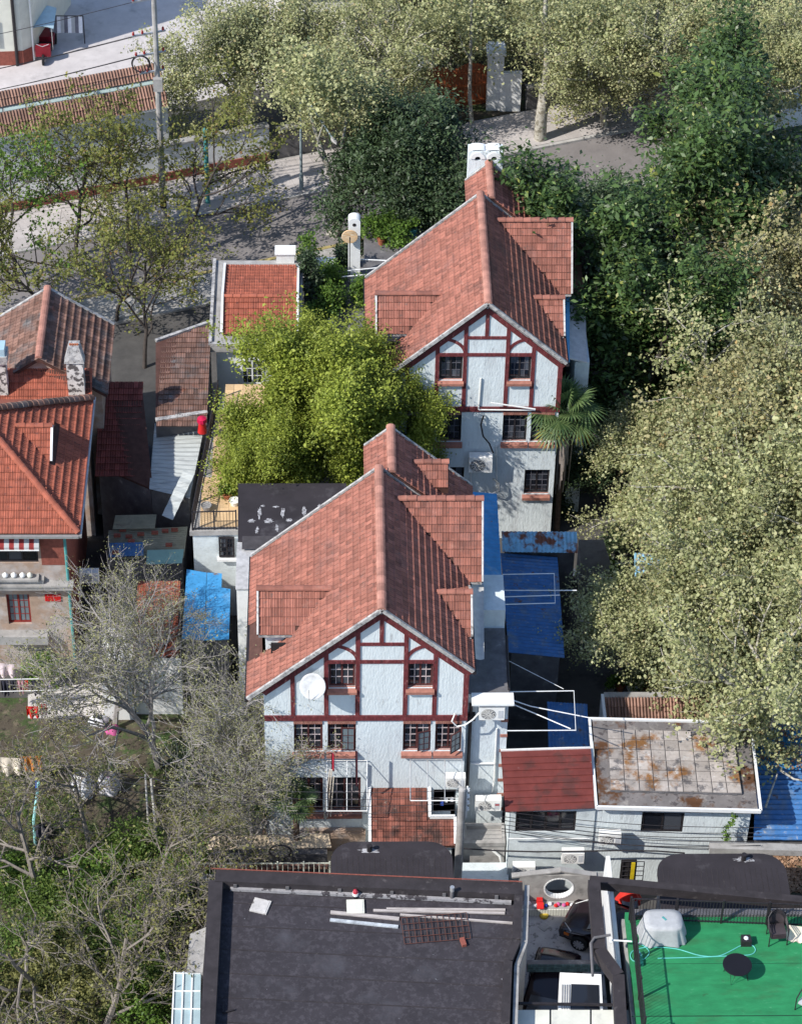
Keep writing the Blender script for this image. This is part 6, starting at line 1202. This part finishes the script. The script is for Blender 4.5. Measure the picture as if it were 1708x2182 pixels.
# ---- windmill palms
def palm(lab, base, H, crown_r, n, seed, skirt=True, dead=4):
    g = random.Random(seed); P_ = thing('windmill_palm', lab, 'palm', base); top = V((g.uniform(-.1,.1), g.uniform(-.1,.1), H))
    t = MB().tube([V((0,0,-.05)), top*.5, top], [.13,.12,.11], 10).build('trunk', mat('palm_fibre', (.12,.08,.06), .95, .4, 8., bump=.5)); t.parent = P_
    def frond(d, L, m, nm, width=1.0):
        mb = MB(); d = d.normalized(); hub = top+d*L*.5; mb.tube([top, top+d*L*.25+V((0,0,.05)), hub], [.018,.014,.012], 5)
        side = d.cross(V((0,0,1))).normalized(); upv = side.cross(d); R = L*.62; k_ = 22
        for i in range(k_):
            a = (i/(k_-1)-.5)*math.radians(260)*width; dir_ = (d*math.cos(a)+side*math.sin(a)).normalized(); ll = R*(1-.22*abs(a)/2.3); tip = hub+dir_*ll+upv*(-.05)+V((0,0,-.17*ll*ll*(1+.5*g.random()))); mid = hub+dir_*ll*.55+V((0,0,-.03)); w_ = .046; pr = dir_.cross(upv).normalized()*w_
            mb.face([hub, mid+pr, tip, mid-pr])
        o = mb.build(nm, m); o.parent = P_
    fm = leafmat('palm_leaf', (.04,.085,.03), (.14,.20,.075), .2, .4, .4) if 'palm_leaf' not in MATS else MATS['palm_leaf']; ym = MATS.get('palm_leaf_yellow') or leafmat('palm_leaf_yellow', (.30,.24,.03), (.42,.34,.06), .25)
    for i in range(n):
        el = math.radians(85-120*(i+.5)/n+g.uniform(-8,8)); az = i*2.4+g.uniform(-.3,.3); L = crown_r*g.uniform(.85,1.1)*(1-.15*max(0, math.sin(el))); frond(V((math.cos(az)*math.cos(el), math.sin(az)*math.cos(el), math.sin(el))), L, fm, 'frond')
    for i in range(dead): az = i*6.283/dead+g.uniform(-.4,.4)-.6; frond(V((math.cos(az), math.sin(az), -.75)), crown_r*.95, ym, 'yellow_frond')
    if skirt:
        sk = mat('palm_skirt', (.30,.25,.22), .95, .3, 6.)
        for i in range(60):
            a = g.uniform(0, 6.283); r = g.uniform(.12,.62); z1 = g.uniform(.3,.62)*H; mb = MB(); k_ = V((math.cos(a), math.sin(a), 0)); s_ = V((-k_.y, k_.x, 0))*.075; p1 = top*1.0+V((0,0,-.35)); p2 = p1+k_*r+V((0,0,-.7)); p3 = V((p2.x+g.uniform(-.1,.1), p2.y+g.uniform(-.1,.1), z1)); mb.face([p1-s_*.4, p1+s_*.4, p2+s_, p2-s_]); mb.face([p2-s_, p2+s_, p3+s_*.5, p3-s_*.5]); o = mb.build('dead_leaf', sk); o.parent = P_
    return P_
pb = gz(1203, 880, 5.8); palm('tall windmill palm with a yellowing lower skirt before the rear house', V((pb.x, pb.y, GZ)), 7.0, 1.75, 22, 3)
pb = gz(650, 1640, 2.3); palm('small windmill palm in front of the left ground-floor windows', V((pb.x-.3, -1.0, GZ)), 4.0, 1.0, 12, 8, False, 1)
pb = gz(575, 1690, 1.5); palm('low windmill palm in the twigs beside the front house', V((pb.x-.2, pb.y, GZ)), 2.6, 1.1, 18, 9, False, 2)
# ------------------------------------------------------------------ props and clutter
# --- rear house: air conditioner on its gable wall, pipes, hoses
hy = 18.47
q = gy(998, 1005, hy-.5); ac_unit('large old air conditioner on brackets on the rear house gable wall', q.x, hy-.6, q.z, 1.0, .85, .4, back=.2)
def wpipe(name, lab, pts, r=.03, m=None, cat='pipe'): return tag(MB().tube([gy(u, v, y) for u, v, y in pts], r, 6).build(name, m or PVC), lab, cat)
wpipe('wall_conduit', 'white vertical conduit on the rear house gable wall', [(1024,806,hy-.05),(1019,872,hy-.05)], .035)
wpipe('wall_conduit', 'white horizontal conduit above the dark red band of the rear house', [(1019,873,hy-.12),(1140,874,hy-.12)], .03)
wpipe('wall_conduit', 'white conduit hanging askew over the dark red band of the rear house', [(1045,858,hy-.3),(1140,872,hy-.2)], .035)
wpipe('drain_hose', 'black hose drooping from the dark red band to the old air conditioner', [(1030,885,hy-.1),(1024,905,hy-.2),(1029,930,hy-.2),(1042,945,hy-.25),(1050,965,hy-.3)], .035, IRON, 'hose')
wpipe('wall_conduit', 'thin white pipe beside the old air conditioner', [(1057,950,hy-.08),(1058,1040,hy-.08)], .025); wpipe('wall_conduit', 'thin white pipe left of the old air conditioner', [(1001,965,hy-.08),(1004,1050,hy-.08)], .025)
wpipe('coiled_hose', 'grey coiled hose under the old air conditioner', [(1050,1020,hy-.3),(1062,1030,hy-.3),(1062,1045,hy-.35),(1048,1052,hy-.4),(1034,1050,hy-.3)], .035, STEEL, 'hose')
# --- front house
q = gy(668, 1462, -.5); SD = thing('satellite_dish', 'round white satellite dish on the left gable wall of the front house', 'satellite dish', q)
MB().lathe(V((0,0,0)), [(.01,0),(.25,-.03),(.42,-.09),(.5,-.14),(.495,-.155),(.4,-.11),(.01,-.02)], 28, 'y').build('dish', mat('dull_dish', (.5,.51,.52), .7, .25, 5.), SD, True); MB().tube([V((0,0,0)), V((.1,.3,-.1)), V((.1,.5,-.1))], .03, 6).build('bracket', STEEL, SD); MB().tube([V((0,-.16,-.6)), V((0,-.6,-.1))], .015, 5).build('feed_arm', STEEL, SD)
for ch in SD.children: ch.matrix_parent_inverse = Matrix.Identity(4)
SD.rotation_euler = (math.radians(-38), 0, math.radians(-18))
def dryer(lab, u0, u1, v0, v1, dpt, n, par_z=None):
    """frame of pipes standing out from the facade"""
    a, b = gy(u0, v0, -.05), gy(u1, v0, -.05); D = thing('clothes_dryer', lab, 'clothes dryer', a, 'pipe dryers on the front facade'); 
    c, d_ = gy(u0, v1, -dpt), gy(u1, v1, -dpt)
    for i in range(n+1): t = i/n; MB().tube([lerp(a, b, t), lerp(c, d_, t)], .018, 6).build('arm', STEEL, D)
    MB().tube([a+V((0,-.02,0)), b+V((0,-.02,0))], .015, 6).build('rail', PVC, D); MB().tube([c, d_], .022, 6).build('rail', PVC, D)
dryer('pipe dryer with three arms left of the tiled porch', 696, 782, 1620, 1728, 1.5, 2); dryer('pipe dryer above the notch of the tiled porch', 874, 984, 1618, 1706, 1.6, 3)
for k_, (u0, v0, u1, v1) in enumerate(((703,1640,690,1742),(707,1640,697,1742),(711,1655,704,1740))): tag(MB().tube([gy(u0, v0, -.9), gy(u1, v1, -.7)], .022, 6).build('bamboo_pole', CLOTHC), 'pale bamboo pole leaning at the ground-floor window beside the red cloth', 'pole', 'bamboo poles at the window')
tag(MB().grid(lambda u, v: tuple(gy(706+6*u, 1605+38*v, -.85)+V((0, .03*math.sin(u*6), 0))), 5, 6).build('red_cloth', mat('crimson_cloth', (.35,.02,.04), .9, .2)), 'folded crimson cloth hanging above the bamboo poles', 'cloth'); tag(MB().grid(lambda u, v: tuple(gy(757+5*u, 1600+75*v, -.8)+V((0, .03*math.sin(u*6), 0))), 4, 8).build('dark_cloth', mat('plum_cloth', (.07,.02,.03), .9, .2)), 'long plum cloth hanging beside the pipe dryer arms', 'cloth')
b_ = V((gz(978, 1868, GZ).x, -3.0, GZ)); b_ = gy(978, 1872, -3.1); t_ = gy(985, 1682, -3.1); UPo = thing('concrete_pole', 'weathered concrete pole standing before the tiled porch', 'utility pole', (t_.x, -3.1, GZ))
MB().tube([(t_.x-.05, -3.1, GZ), (t_.x, -3.1, t_.z)], [.17, .14], 12).build('pole', CONC, UPo); MB().lathe((t_.x, -3.1, t_.z), [(.145,0),(.12,.06),(.03,.09)], 12).build('cap', CONC, UPo)
for k_ in range(4): MB().lathe((t_.x+.22, -3.05, t_.z-.15-.35*k_), [(.05,0),(.07,.05),(.04,.1),(.06,.15)], 8).build('insulator', PVC, UPo)
MB().bar((t_.x+.18, -3.05, t_.z+.1), (t_.x+.18, -3.05, t_.z-1.6), .06, .06).build('insulator_bar', PVC, UPo)
for k_, dz in enumerate((.0, -.35, -.7, -1.05)):
    A = V((t_.x+.22, -3.05, t_.z-.1+dz)); E_ = V((-12, -2.2-.1*k_, A.z+.6)); tag(MB().tube([lerp(A, E_, t/14)+V((0,0,-.7*math.sin(math.pi*t/14))) for t in range(15)], .013, 4).build('power_cable', IRON), 'thin black cable from the concrete pole across the front garden', 'cable', 'cables across the front garden')
FN = railing('garden_fence', 'pale green iron fence on the front garden wall', V((-6.9, -2.35, .15)), V((-1.9, -2.35, .15)), .75, .2, RAILY, 6, 'fence', (.05, .95), .035)
tag(MB().box(-7.0, -1.7, -2.5, -2.25, GZ, .15).build('garden_wall', CONC), 'low garden wall carrying the pale green iron fence', 'wall'); tag(MB().box(-7.0, -1.9, -2.15, -2.0, .3, .42).build('beam', mat('brown_plank', (.18,.10,.08), .9, .3)), 'brown wooden beam lying behind the pale green fence', 'beam')
c_ = gy(597, 1812, -2.4); tag(MB().tube([c_+V((.42*math.cos(t), -.05, .34*math.sin(t))) for t in (2*math.pi*i/28 for i in range(29))], .035, 6, False).build('cable_ring', IRON), 'ring of black cable hung on the pale green fence', 'cable')
sheet('corrugated_sheet', 'sun-bleached tan sheet over the front yard', 'sheet roof', [(448,1782),(700,1776),(706,1806),(440,1812)], [.75,.75,.65,.65], 26, mat('bleached_tan', (.55,.45,.33), .85, .2, 2.), .015)
tag(MB().box(-6.4, -2.0, -1.6, -.6, GZ+.25, .55).build('yard_store', CONCD), 'low store under the sun-bleached tan sheet', 'store')
# clutter box between porch and lean-to
CB = thing('stone_sink', 'grey stone sink and ledge between the tiled porch and the lean-to', 'sink', (4.1, -1, GZ)); MB().box(3.3, 4.9, -1.2, -.2, GZ, .55).build('block', CONC, CB); MB().box(3.3, 4.9, -1.25, -1.1, .55, .75).box(3.3, 4.9, -.35, -.2, .55, .75).box(3.3, 3.42, -1.1, -.35, .55, .75).box(4.78, 4.9, -1.1, -.35, .55, .75).build('rim', CONC, CB); MB().tube([(4.4,-1.3,.4),(4.7,-1.35,.1),(4.8,-1.35,-.4)], .05, 8).build('drain', PVC, CB)
tag(MB().box(3.05, 5.0, -2.6, -1.5, GZ, -.1).build('yard_block', STUC2), 'pale painted block beside the concrete pole', 'block')
for k_, (u, v, m_) in enumerate(((950,1705,CLOTHW),(962,1704,CLOTHW),(941,1712,CLOTHB))):
    p_ = gy(u, v, -.9); o = MB().grid(lambda a, b: ((a-.5)*.1*(1+.25*math.sin(b*3)), .02*math.sin(a*3), (b-.5)*.27), 4, 8).build('sandal', m_); o.location = p_; tag(o, ('left white sandal hung to dry by the door opening', 'right white sandal hung to dry by the door opening', 'blue sandal hung to dry by the door opening')[k_], 'sandal')
    MB().tube([(-.04,-.03,.02),(0,-.06,.05),(.04,-.03,.02)], .01, 5).build('strap', m_, o)
tag(MB().tube([gy(935,1700,-.95), gy(985,1701,-.95)], .012, 5).build('line_wire', PVC), 'short white line carrying the sandals', 'line')
# --- laundry in the garden
def cloth(lab, u0, v0, u1, v1, drop, z, m, waves=4, name='hung_cloth', thick=.12, cat='laundry'):
    a, b = gz(u0, v0, z), gz(u1, v1, z)
    def fn(s, t): p = lerp(a, b, s); return (p.x, p.y+thick*math.sin(s*waves*6.283)*t-.04*t, p.z-drop*t*(1-.06*math.sin(s*9)))
    return tag(MB().grid(fn, 24, 8).build(name, m, None, True), lab, cat, 'laundry in the garden')
def line(lab, u0, v0, u1, v1, z): tag(MB().tube([gz(u0, v0, z), gz(u1, v1, z)], .02, 5).build('drying_bar', PVC), lab, 'line')
line('white drying bar with dark clothes by the garden path', -20, 1448, 125, 1446, .9); line('second white drying bar nearest the red garment', -20, 1474, 130, 1470, .8)
for u0, u1, d_, m_, lab in ((2,18,.8,CLOTHD,'black trousers on the drying bar by the garden path'),(22,34,.6,CLOTHD,'short black shirt on the drying bar by the garden path'),(36,50,.7,mat('dusty_pink', (.45,.25,.28), .9),'dusty pink shirt on the drying bar by the garden path'),(52,60,.5,RED,'narrow red shirt on the drying bar by the garden path'),(66,86,.75,CLOTHD,'dark green jacket on the drying bar by the garden path'),(92,108,.55,mat('lilac_cloth', (.35,.28,.42), .9),'lilac top on the drying bar by the garden path')): cloth(lab, u0, 1450, u1, 1450, d_, .88, m_, 2)
cloth('bright red garment hanging lowest by the garden path', 56, 1505, 82, 1505, .6, .3, RED, 2); cloth('dark red garment next to the bright red one', 84, 1500, 100, 1500, .5, .4, mat('dark_red_cloth', (.2,.01,.02), .9), 2)
cloth('cream blanket hanging at the garden edge', -30, 1612, 44, 1616, .9, .6, CLOTHC, 3); cloth('orange-brown blanket beside the cream blanket', 42, 1612, 90, 1610, .85, .6, CLOTHO, 3); cloth('white and pink striped towel on the steps of the tan house', -10, 1412, 30, 1416, .7, .6, mat('striped_towel', (.6,.5,.52), .9, .3, 6., stretch=(8,1,1)), 2)
def bundle(lab, u, v, m, r=.5, h=1.0):
    p_ = gz(u, v, GZ); return tag(MB().grid(lambda s, t: (p_.x+r*(1-.5*t**2)*(1+.14*math.sin(s*6.283*5))*math.cos(s*6.283), p_.y+r*.7*(1-.5*t**2)*(1+.14*math.sin(s*6.283*4))*math.sin(s*6.283), p_.z+h*t+.04*math.sin(s*20)), 36, 8).build('covered_bundle', m, None, True), lab, 'bundle')
bundle('white sheet heaped over a garden stand', 178, 1690, CLOTHW, .5, 1.1); bundle('white and rose sheet heaped over a garden stand', 232, 1685, mat('rose_white', (.7,.68,.72), .9, .1, 3., spots=((.5,.2,.4), .6, .64, 1.5)), .45, 1.0); bundle('pink cloth dropped on the twiggy tree roots', 240, 1560, PINK, .3, .4); bundle('white plastic heap by the garden path', 210, 1540, CLOTHW, .4, .35); bundle('dark sack under the leafless trees', 95, 1780, CLOTHD, .4, .6)
tag(MB().tube([gz(335, 1800, GZ), gz(322, 1660, 1.6)], .05, 8).tube([gz(318,1790,GZ), gz(310,1650,1.6)], .04, 8).build('clothes_post', mat('bleached_pole', (.5,.48,.45), .9, .2)), 'bleached pair of poles standing in the garden', 'pole')
tag(MB().grid(lambda u, v: tuple(gz(75+6*u, 1655+18*v, .6)+V((0,0,-.2*v))), 4, 6).build('blue_rag', CLOTHB), 'deep blue rag hanging in the leafless tree', 'cloth'); tag(MB().tube([gz(84,1660,1.2), gz(72,1750,0), gz(76,1800,GZ)], .06, 6).build('aqua_strip', mat('aqua_cloth', (.25,.5,.5), .8)), 'pale aqua strip wound on the leafless tree trunk', 'strip')
# --- roof garden beside the rear house: white stack, disc, pots, tubs
RG = thing('roof_garden', 'planted roof deck between the annexe and the rear half-timbered house', 'roof deck', (-1.6, 28, GZ)); MB().box(-3.1, .55, 24.6, 33.5, GZ, 3.2).build('block', STUC2, RG); MB().box(-3.1, .55, 24.6, 33.5, 3.2, 3.35).build('deck', CONCD, RG)
b_ = gz(755, 690, 3.35); sx = b_.x; sy = gz(755, 600, 3.35).y; WS = thing('flue_stack', 'white flue stack with a round opening beside the wicker disc', 'chimney', (sx, sy, 3.35)); tz_ = gy(755, 470, sy).z
MB().box(sx-.28, sx+.28, sy, sy+.5, 3.35, tz_-.5).build('shaft', WHITE, WS); arc = [(sx-.28, tz_-.5), (sx+.28, tz_-.5)]+[(sx+.28*math.cos(t), tz_-.1+.2*math.sin(t)) for t in (math.pi*i/10 for i in range(11))]
MB().prism([(x, sy, z) for x, z in arc], (0,.5,0)).build('arched_top', WHITE, WS, fix=True); MB().lathe((sx, sy-.01, tz_-.25), [(.09,0),(.09,.02)], 14, 'y').build('flue_opening', DARK, WS)
d_ = gy(745, 505, sy-.35); WD = thing('wicker_disc', 'round wicker disc on a thin rod before the white flue stack', 'disc', d_); MB().lathe(d_, [(.05,0),(.36,0),(.38,.03),(.36,.06),(.05,.06)], 30, 'y').build('disc', mat('wicker', (.6,.40,.22), .8, .25, 3., stretch=(1,1,6), spots=((.7,.6,.45), .5, .6, 4.)), WD); MB().tube([d_, (d_.x, d_.y+.05, 3.35)], .02, 6).build('rod', IRON, WD)
def pot(lab, u, v, z, r, h, m, leaf=None, lh=.5, name='flower_pot'):
    p_ = gz(u, v, z); T = thing(name, lab, 'pot', p_); MB().lathe((0,0,0), [(r*.7,0),(r,h),(r*1.08,h),(r*1.05,h-.04),(r*.85,h-.05)], 14).build('pot', m, T)
    if leaf: lm = leaves_mesh('plant', [V((rnd.uniform(-r,r), rnd.uniform(-r,r), h+rnd.uniform(.05,lh))) for _ in range(14)], 16, .09, .11, leaf, int(u+v), flat=.3); o = bpy.data.objects.new('plant', lm); COL.objects.link(o); o.parent = T; o['kind'] = 'stuff'
    for ch in T.children: ch.matrix_parent_inverse = Matrix.Identity(4)
    return T
for u, v, w_, h_, lf, lab in ((660,640,1.3,2.6,L_DARK,'dark climbing vine on the annexe flank beside the roof garden'),(655,590,1.0,2.2,L_SHRUB,'climbing vine topping the annexe edge'),(705,610,1.5,1.2,L_SHRUB,'roof garden bush left of the white flue stack'),(700,660,1.8,1.1,L_SHRUB,'leafy roof garden bush above the camphor crown'),(770,650,1.0,1.4,L_SHRUB,'roof garden bush hugging the rear house eave'),(735,560,.9,.8,L_DARK,'dark roof garden plant behind the white flue stack'),(660,690,1.2,.7,L_SHRUB,'potted greenery at the front edge of the roof garden')): shrub(lab, u, v, w_, h_, lf, 70, 26, .12, z=3.35)
for u, v, lab, lf in ((795,500,'potted flowers behind the rear house roof verge',L_SHRUB),(830,495,'second bed of potted flowers behind the roof verge',L_SHRUB),(870,490,'potted rose bush behind the roof verge',L_DARK),(850,525,'low pot plants along the rear deck rail',L_SHRUB)): shrub(lab, u, v, 1.4, .9, lf, 40, 24, .12, z=3.0)
tag(MB().box(gz(776,520,3).x, gz(900,520,3).x, gz(800,530,3).y-1.2, gz(800,470,3).y, GZ, 3.0).build('rear_deck', CONCD), 'rear deck with potted flowers behind the rear house', 'deck')
for (u, v, lab) in ((693,578,'white plastic tub on the roof garden'),(608,553,'white appliance box behind the red-roofed annexe')):
    p_ = gz(u, v, 3.6 if u > 650 else 5.0); T = thing('plastic_tub', lab, 'tub', p_); MB().prism([p_+V((-.42,-.3,0)), p_+V((.42,-.3,0)), p_+V((.42,.3,0)), p_+V((-.42,.3,0))], (0,0,.5)).build('body', PVC, T, fix=True); MB().box(p_.x-.48, p_.x+.48, p_.y-.36, p_.y+.36, p_.z+.5, p_.z+.56).build('lid', PVC, T)
pipe_thing('handrail', 'white tubular handrail between the flue stack and the roof verge', 'handrail', [[gz(758,552,4.5), gz(840,556,4.5)], [gz(740,577,4.4), gz(846,566,4.4)], [gz(725,590,4.2), gz(838,580,4.2)]], .03)
for k_, (u, v) in enumerate(((651,700),(672,702),(706,695),(690,600),(812,520),(833,515),(858,505),(880,500))): pot(('dark blue pot at the front edge of the roof garden','small dark pot beside the dark blue pot','white square pot on the roof garden edge','clay pot next to the white plastic tub','clay pot with a red flower on the rear deck','white pot on the rear deck','clay pot among the rear deck roses','green pot on the rear deck')[k_], u, v, 3.36 if k_ < 4 else 3.0, .2, .35, [CLOTHB, IRON, PVC, POT, POT, PVC, POT, TEAL][k_], L_SHRUB)
tag(MB().lathe(gz(1450, 200, GZ), [(.2,0),(.2,.6)], 10).build('bin', TEAL), 'teal bin under the plane trees', 'bin')
# --- terrace bits
p_ = gz(432, 935, 4.0); RC = thing('red_bundle', 'red windbreaker and bag hung on the terrace railing', 'laundry', p_); MB().grid(lambda s, t: (p_.x+.2*(1-.3*t)*math.cos(s*6.283)*(1+.1*math.sin(s*30)), p_.y+.14*math.sin(s*6.283), p_.z+.35+.55*t), 18, 5).build('jacket', RED, RC, True); MB().lathe(p_+V((0,0,.85)), [(.03,0),(.22,.12),(.2,.3),(.05,.36)], 10).build('hood', mat('crimson_plastic', (.5,.01,.06), .5), RC)
for k_, (u, v, lb) in enumerate(((485,1060,'bowl-shaped clay pot on the sand-coloured terrace'),(500,1075,'white pot against the black felt roof'),(440,1085,'grey pot by the terrace railing'))): pot(lb, u, v, 4.01, .22, .25, (POT, PVC, CONC)[k_], L_SHRUB if k_ == 0 else None)
q = gz(204, 1080, 3.0); ac_unit('air conditioner on the shaded side wall of the hipped house', -12.3, 11.6, 2.6, .8, .6)
# --- right yard
for k_, (u, v, r, h, m_, lb) in enumerate(((1210,1240,.3,.6,PVC,'pale tall bucket in the yard corner'),(1232,1245,.28,.55,CONCD,'grey bucket beside the pale tall bucket'),(1248,1240,.26,.5,IRON,'black bucket against the sloping wall'),(1288,1300,.25,.55,CONC,'grey bucket holding two white poles'),(1320,1470,.2,.3,POT,'clay pot by the tile-topped wall'),(1345,1475,.22,.3,PVC,'white pot by the tile-topped wall'),(1300,1472,.2,.28,CONC,'grey pot by the tile-topped wall'),(1375,1470,.2,.3,POT,'clay pot under the plane tree by the tile-topped wall'))): pot(lb, u, v, GZ+.02, r, h, m_, L_SHRUB if k_ in (4,5,6,7) else None)
tag(MB().tube([gz(1287,1300,GZ+.3), gz(1281,1228,GZ+1.9)], .025, 6).tube([gz(1295,1300,GZ+.3), gz(1300,1230,GZ+1.9)], .025, 6).tube([gz(1278,1230,GZ+1.9), gz(1308,1232,GZ+1.9)], .02, 6).build('bucket_poles', PVC), 'white pole frame rising from the grey bucket', 'frame')
cloth('pale grey towel on the yard stand', 1278, 1335, 1300, 1338, .7, .6, CLOTHG, 2); cloth('magenta cloth on the yard stand', 1284, 1362, 1300, 1364, .35, .4, PINK, 2)
tag(MB().box(gz(1400,1440,GZ).x, gz(1470,1440,GZ).x, gz(1400,1440,GZ).y, gz(1400,1400,GZ).y, GZ+.02, GZ+.75).build('yard_table', CONC), 'grey table in the right yard under the plane trees', 'table')
# --- right foreground: grille, red cover, dry leaves, ledges
q = [gy(1318, 1885, -3.3), gy(1372, 1835, -3.3)]; GR = thing('window_grille', 'dark window grille with a yellow strip above the red cover', 'grille', q[0]); MB().box(q[0].x, q[0].x+.6, -3.25, -3.2, q[0].z, q[1].z).build('back', DARK, GR)
for i in range(6): MB().tube([(q[0].x, -3.32, lerp(q[0], q[1], i/5).z), (q[1].x, -3.32, lerp(q[0], q[1], i/5).z)], .018, 5).build('bar', IRON, GR)
for i in range(4): x_ = q[0].x+(q[1].x-q[0].x)*i/3; MB().tube([(x_, -3.33, q[0].z), (x_, -3.33, q[1].z)], .02, 5).build('bar', IRON, GR)
MB().box(q[0].x+.38, q[0].x+.52, -3.40, -3.36, q[0].z+.1, q[1].z).build('strip', mat('bright_yellow', (.6,.45,.02), .5), GR)
p_ = gy(1340, 1905, -4.6); tag(MB().grid(lambda s, t: (p_.x+.5*(1-t*.75)*(1+.07*math.sin(s*44))*math.cos(s*6.283), p_.y+.4*(1-t*.75)*math.sin(s*6.283), p_.z-.35+.95*t-.25*t*t), 40, 8).build('red_cover', mat('bright_red_cover', (.55,.03,.02), .6, .12, 4.), None, True), 'bright red rain cover pulled over a scooter behind the terrace parapet', 'cover')
tag(MB().box(p_.x-.3, p_.x+.3, -5.2, -4.1, GZ, p_.z-.1).build('scooter_block', CONCD), 'dark block beneath the bright red cover', 'block')
LE = thing('ledge_wall', 'concrete ledge wall filled with dry leaves right of the rounded bay roof', 'wall', gz(1600, 1810, 2.4)); a_, b_ = gz(1510, 1806, 2.4), gz(1730, 1812, 2.4); MB().bar(a_, b_, .35, .3).build('kerb', CONC, LE, fix=True); MB().prism([gz(1515,1812,2.15), gz(1735,1816,2.15), gz(1735,1920,2.15), gz(1515,1912,2.15)], (0,0,-3.1)).build('bed', EARTH, LE, fix=True)
L_DRY = leafmat('dry_leaf', (.16,.08,.04), (.38,.24,.15), .1); g = np.random.default_rng(3)
def litter(name, lab, pts, z, n, size=.12):
    a, b, c, d = [gz(u, v, z) for u, v in pts]; cs = []
    for _ in range(n): u, v = rnd.random(), rnd.random(); cs.append(lerp(lerp(a, b, u), lerp(d, c, u), v)+V((0,0,.03+.02*rnd.random())))
    o = bpy.data.objects.new(name, leaves_mesh(name, cs, 1, .02, size, L_DRY, n, flat=.9, squash=.4)); COL.objects.link(o); tag(o, lab, 'leaves', kind='stuff')
litter('dry_leaves', 'layer of dry brown leaves beside the rounded bay roof', ((1600,1815),(1720,1818),(1725,1905),(1650,1900)), 2.15, 1400); litter('dry_leaves', 'dry leaves fallen along the rear of the stained flat roof', ((1270,1537),(1598,1543),(1598,1556),(1275,1548)), 3.78, 700, .09); litter('dry_leaves', 'dry leaves along the right side of the stained flat roof', ((1575,1545),(1598,1545),(1612,1700),(1592,1700)), 3.78, 500, .09); litter('dry_leaves', 'dry leaves below the tile-topped wall', ((1275,1528),(1420,1530),(1420,1545),(1275,1540)), 3.0, 10, .09); litter('dry_leaves', 'dry leaves scattered over the striped blue roof', ((1610,1540),(1715,1550),(1720,1640),(1615,1638)), 3.02, 500, .1)
vn = thing('wall_vine', 'small green vine climbing the white wall below the stained flat roof', 'vine', gy(1548, 1795, -2.6)); lm = leaves_mesh('leaves', [gy(1560-18*t+6*math.sin(t*9), 1735+58*t, -2.62) for t in (i/30 for i in range(31))], 7, .06, .09, L_SHRUB, 4); o = bpy.data.objects.new('leaves', lm); COL.objects.link(o); o.parent = vn; o.matrix_parent_inverse = Matrix.Translation(-vn.location); MB().tube([gy(1560-18*t+6*math.sin(t*9), 1735+58*t, -2.58) for t in (i/10 for i in range(11))], .012, 5).build('stem', BARKD, vn)
for lab, pts in (('bare pale branch fallen over the deep blue roof', [(1660,1640),(1690,1660),(1720,1665)]), ('thin forked dead branch on the deep blue roof', [(1630,1720),(1640,1690),(1655,1650)])): tag(MB().tube([gz(u, v, 3.1) for u, v in pts], [.05,.04,.03], 6).build('dead_branch', BARKP), lab, 'branch')
# --- hand-placed plane trees with visible trunks
def limb_tree(lab, limbs, leaf_pts, seed, bark=BARKP, leaf=None, per=40, sig=.35, size=.14):
    base = limbs[0][0][0]; T = thing('plane_tree', lab, 'tree', base, 'plane trees'); mb = polytube([(smooth([V(p) for p in pts], 3), r0, r1) for pts, r0, r1 in limbs], 8); mb.build('trunk', bark, T, True)
    if leaf_pts: lm = leaves_mesh('crown', leaf_pts, per, sig, size, leaf or L_PLANE, seed, flat=.25, aspect=.85); o = bpy.data.objects.new('crown', lm); COL.objects.link(o); o.parent = T; o.matrix_parent_inverse = Matrix.Translation(-T.location)
    return T
B0 = gz(712, 502, GZ); yb_ = B0.y; w3 = lambda u, v, dy=0: gy(u, v, yb_+dy)
limb_tree('pale forked plane tree on the near pavement behind the white flue stack', [([B0, w3(720,470), w3(714,430,.2), w3(717,405,.3)], .26, .2), ([w3(717,405,.3), w3(695,345,.4), w3(672,280,.6), w3(655,215,.8), w3(645,120,1.2)], .15, .06), ([w3(717,405,.3), w3(722,340,.3), w3(734,280,.5), w3(745,200,.6)], .12, .05), ([w3(655,500,0), w3(690,505,.1), w3(715,485,0)], .08, .16), ([w3(690,345,.4), w3(676,310,.0), w3(690,260,-.4)], .06, .03)], [w3(rnd.gauss(660,45), rnd.gauss(170,45), rnd.gauss(.8,1.2)) for _ in range(160)]+[w3(rnd.gauss(745,30), rnd.gauss(200,35), rnd.gauss(.6,.8)) for _ in range(60)], 91)
B0 = gz(1150, 300, GZ); yb_ = B0.y
limb_tree('stout pale plane tree trunk on the far pavement right of the gate', [([B0, w3(1152,255), w3(1158,210,.1), w3(1160,185,.2)], .34, .27), ([w3(1160,190,.2), w3(1190,175,.3), w3(1235,140,.5), w3(1280,80,.8)], .2, .08), ([w3(1160,190,.2), w3(1165,120,.4), w3(1160,40,.6), w3(1165,-30,.8)], .2, .1)], [w3(rnd.gauss(1240,70), rnd.gauss(60,50), rnd.gauss(.8,1.5)) for _ in range(150)], 92)
B0 = gz(1385, 270, GZ); yb_ = B0.y
limb_tree('slender plane tree beside the bicycles on the far pavement', [([B0, w3(1388,200), w3(1392,120,.2), w3(1400,20,.4)], .16, .08)], [w3(rnd.gauss(1400,50), rnd.gauss(80,40), rnd.gauss(.5,1)) for _ in range(80)], 93)
B0 = gz(1003, 235, GZ); yb_ = B0.y-1.5
limb_tree('thin bare pale trunk before the brown wooden gate', [([V((B0.x, yb_, GZ)), w3(1000,200), w3(1002,120,.1), w3(1004,20,.2), w3(1005,-40,.3)], .12, .07), ([w3(1002,130,.1), w3(985,95,.1), w3(975,60,.2)], .05, .02)], [w3(rnd.gauss(985,60), rnd.gauss(30,40), rnd.gauss(.3,1)) for _ in range(90)], 94)
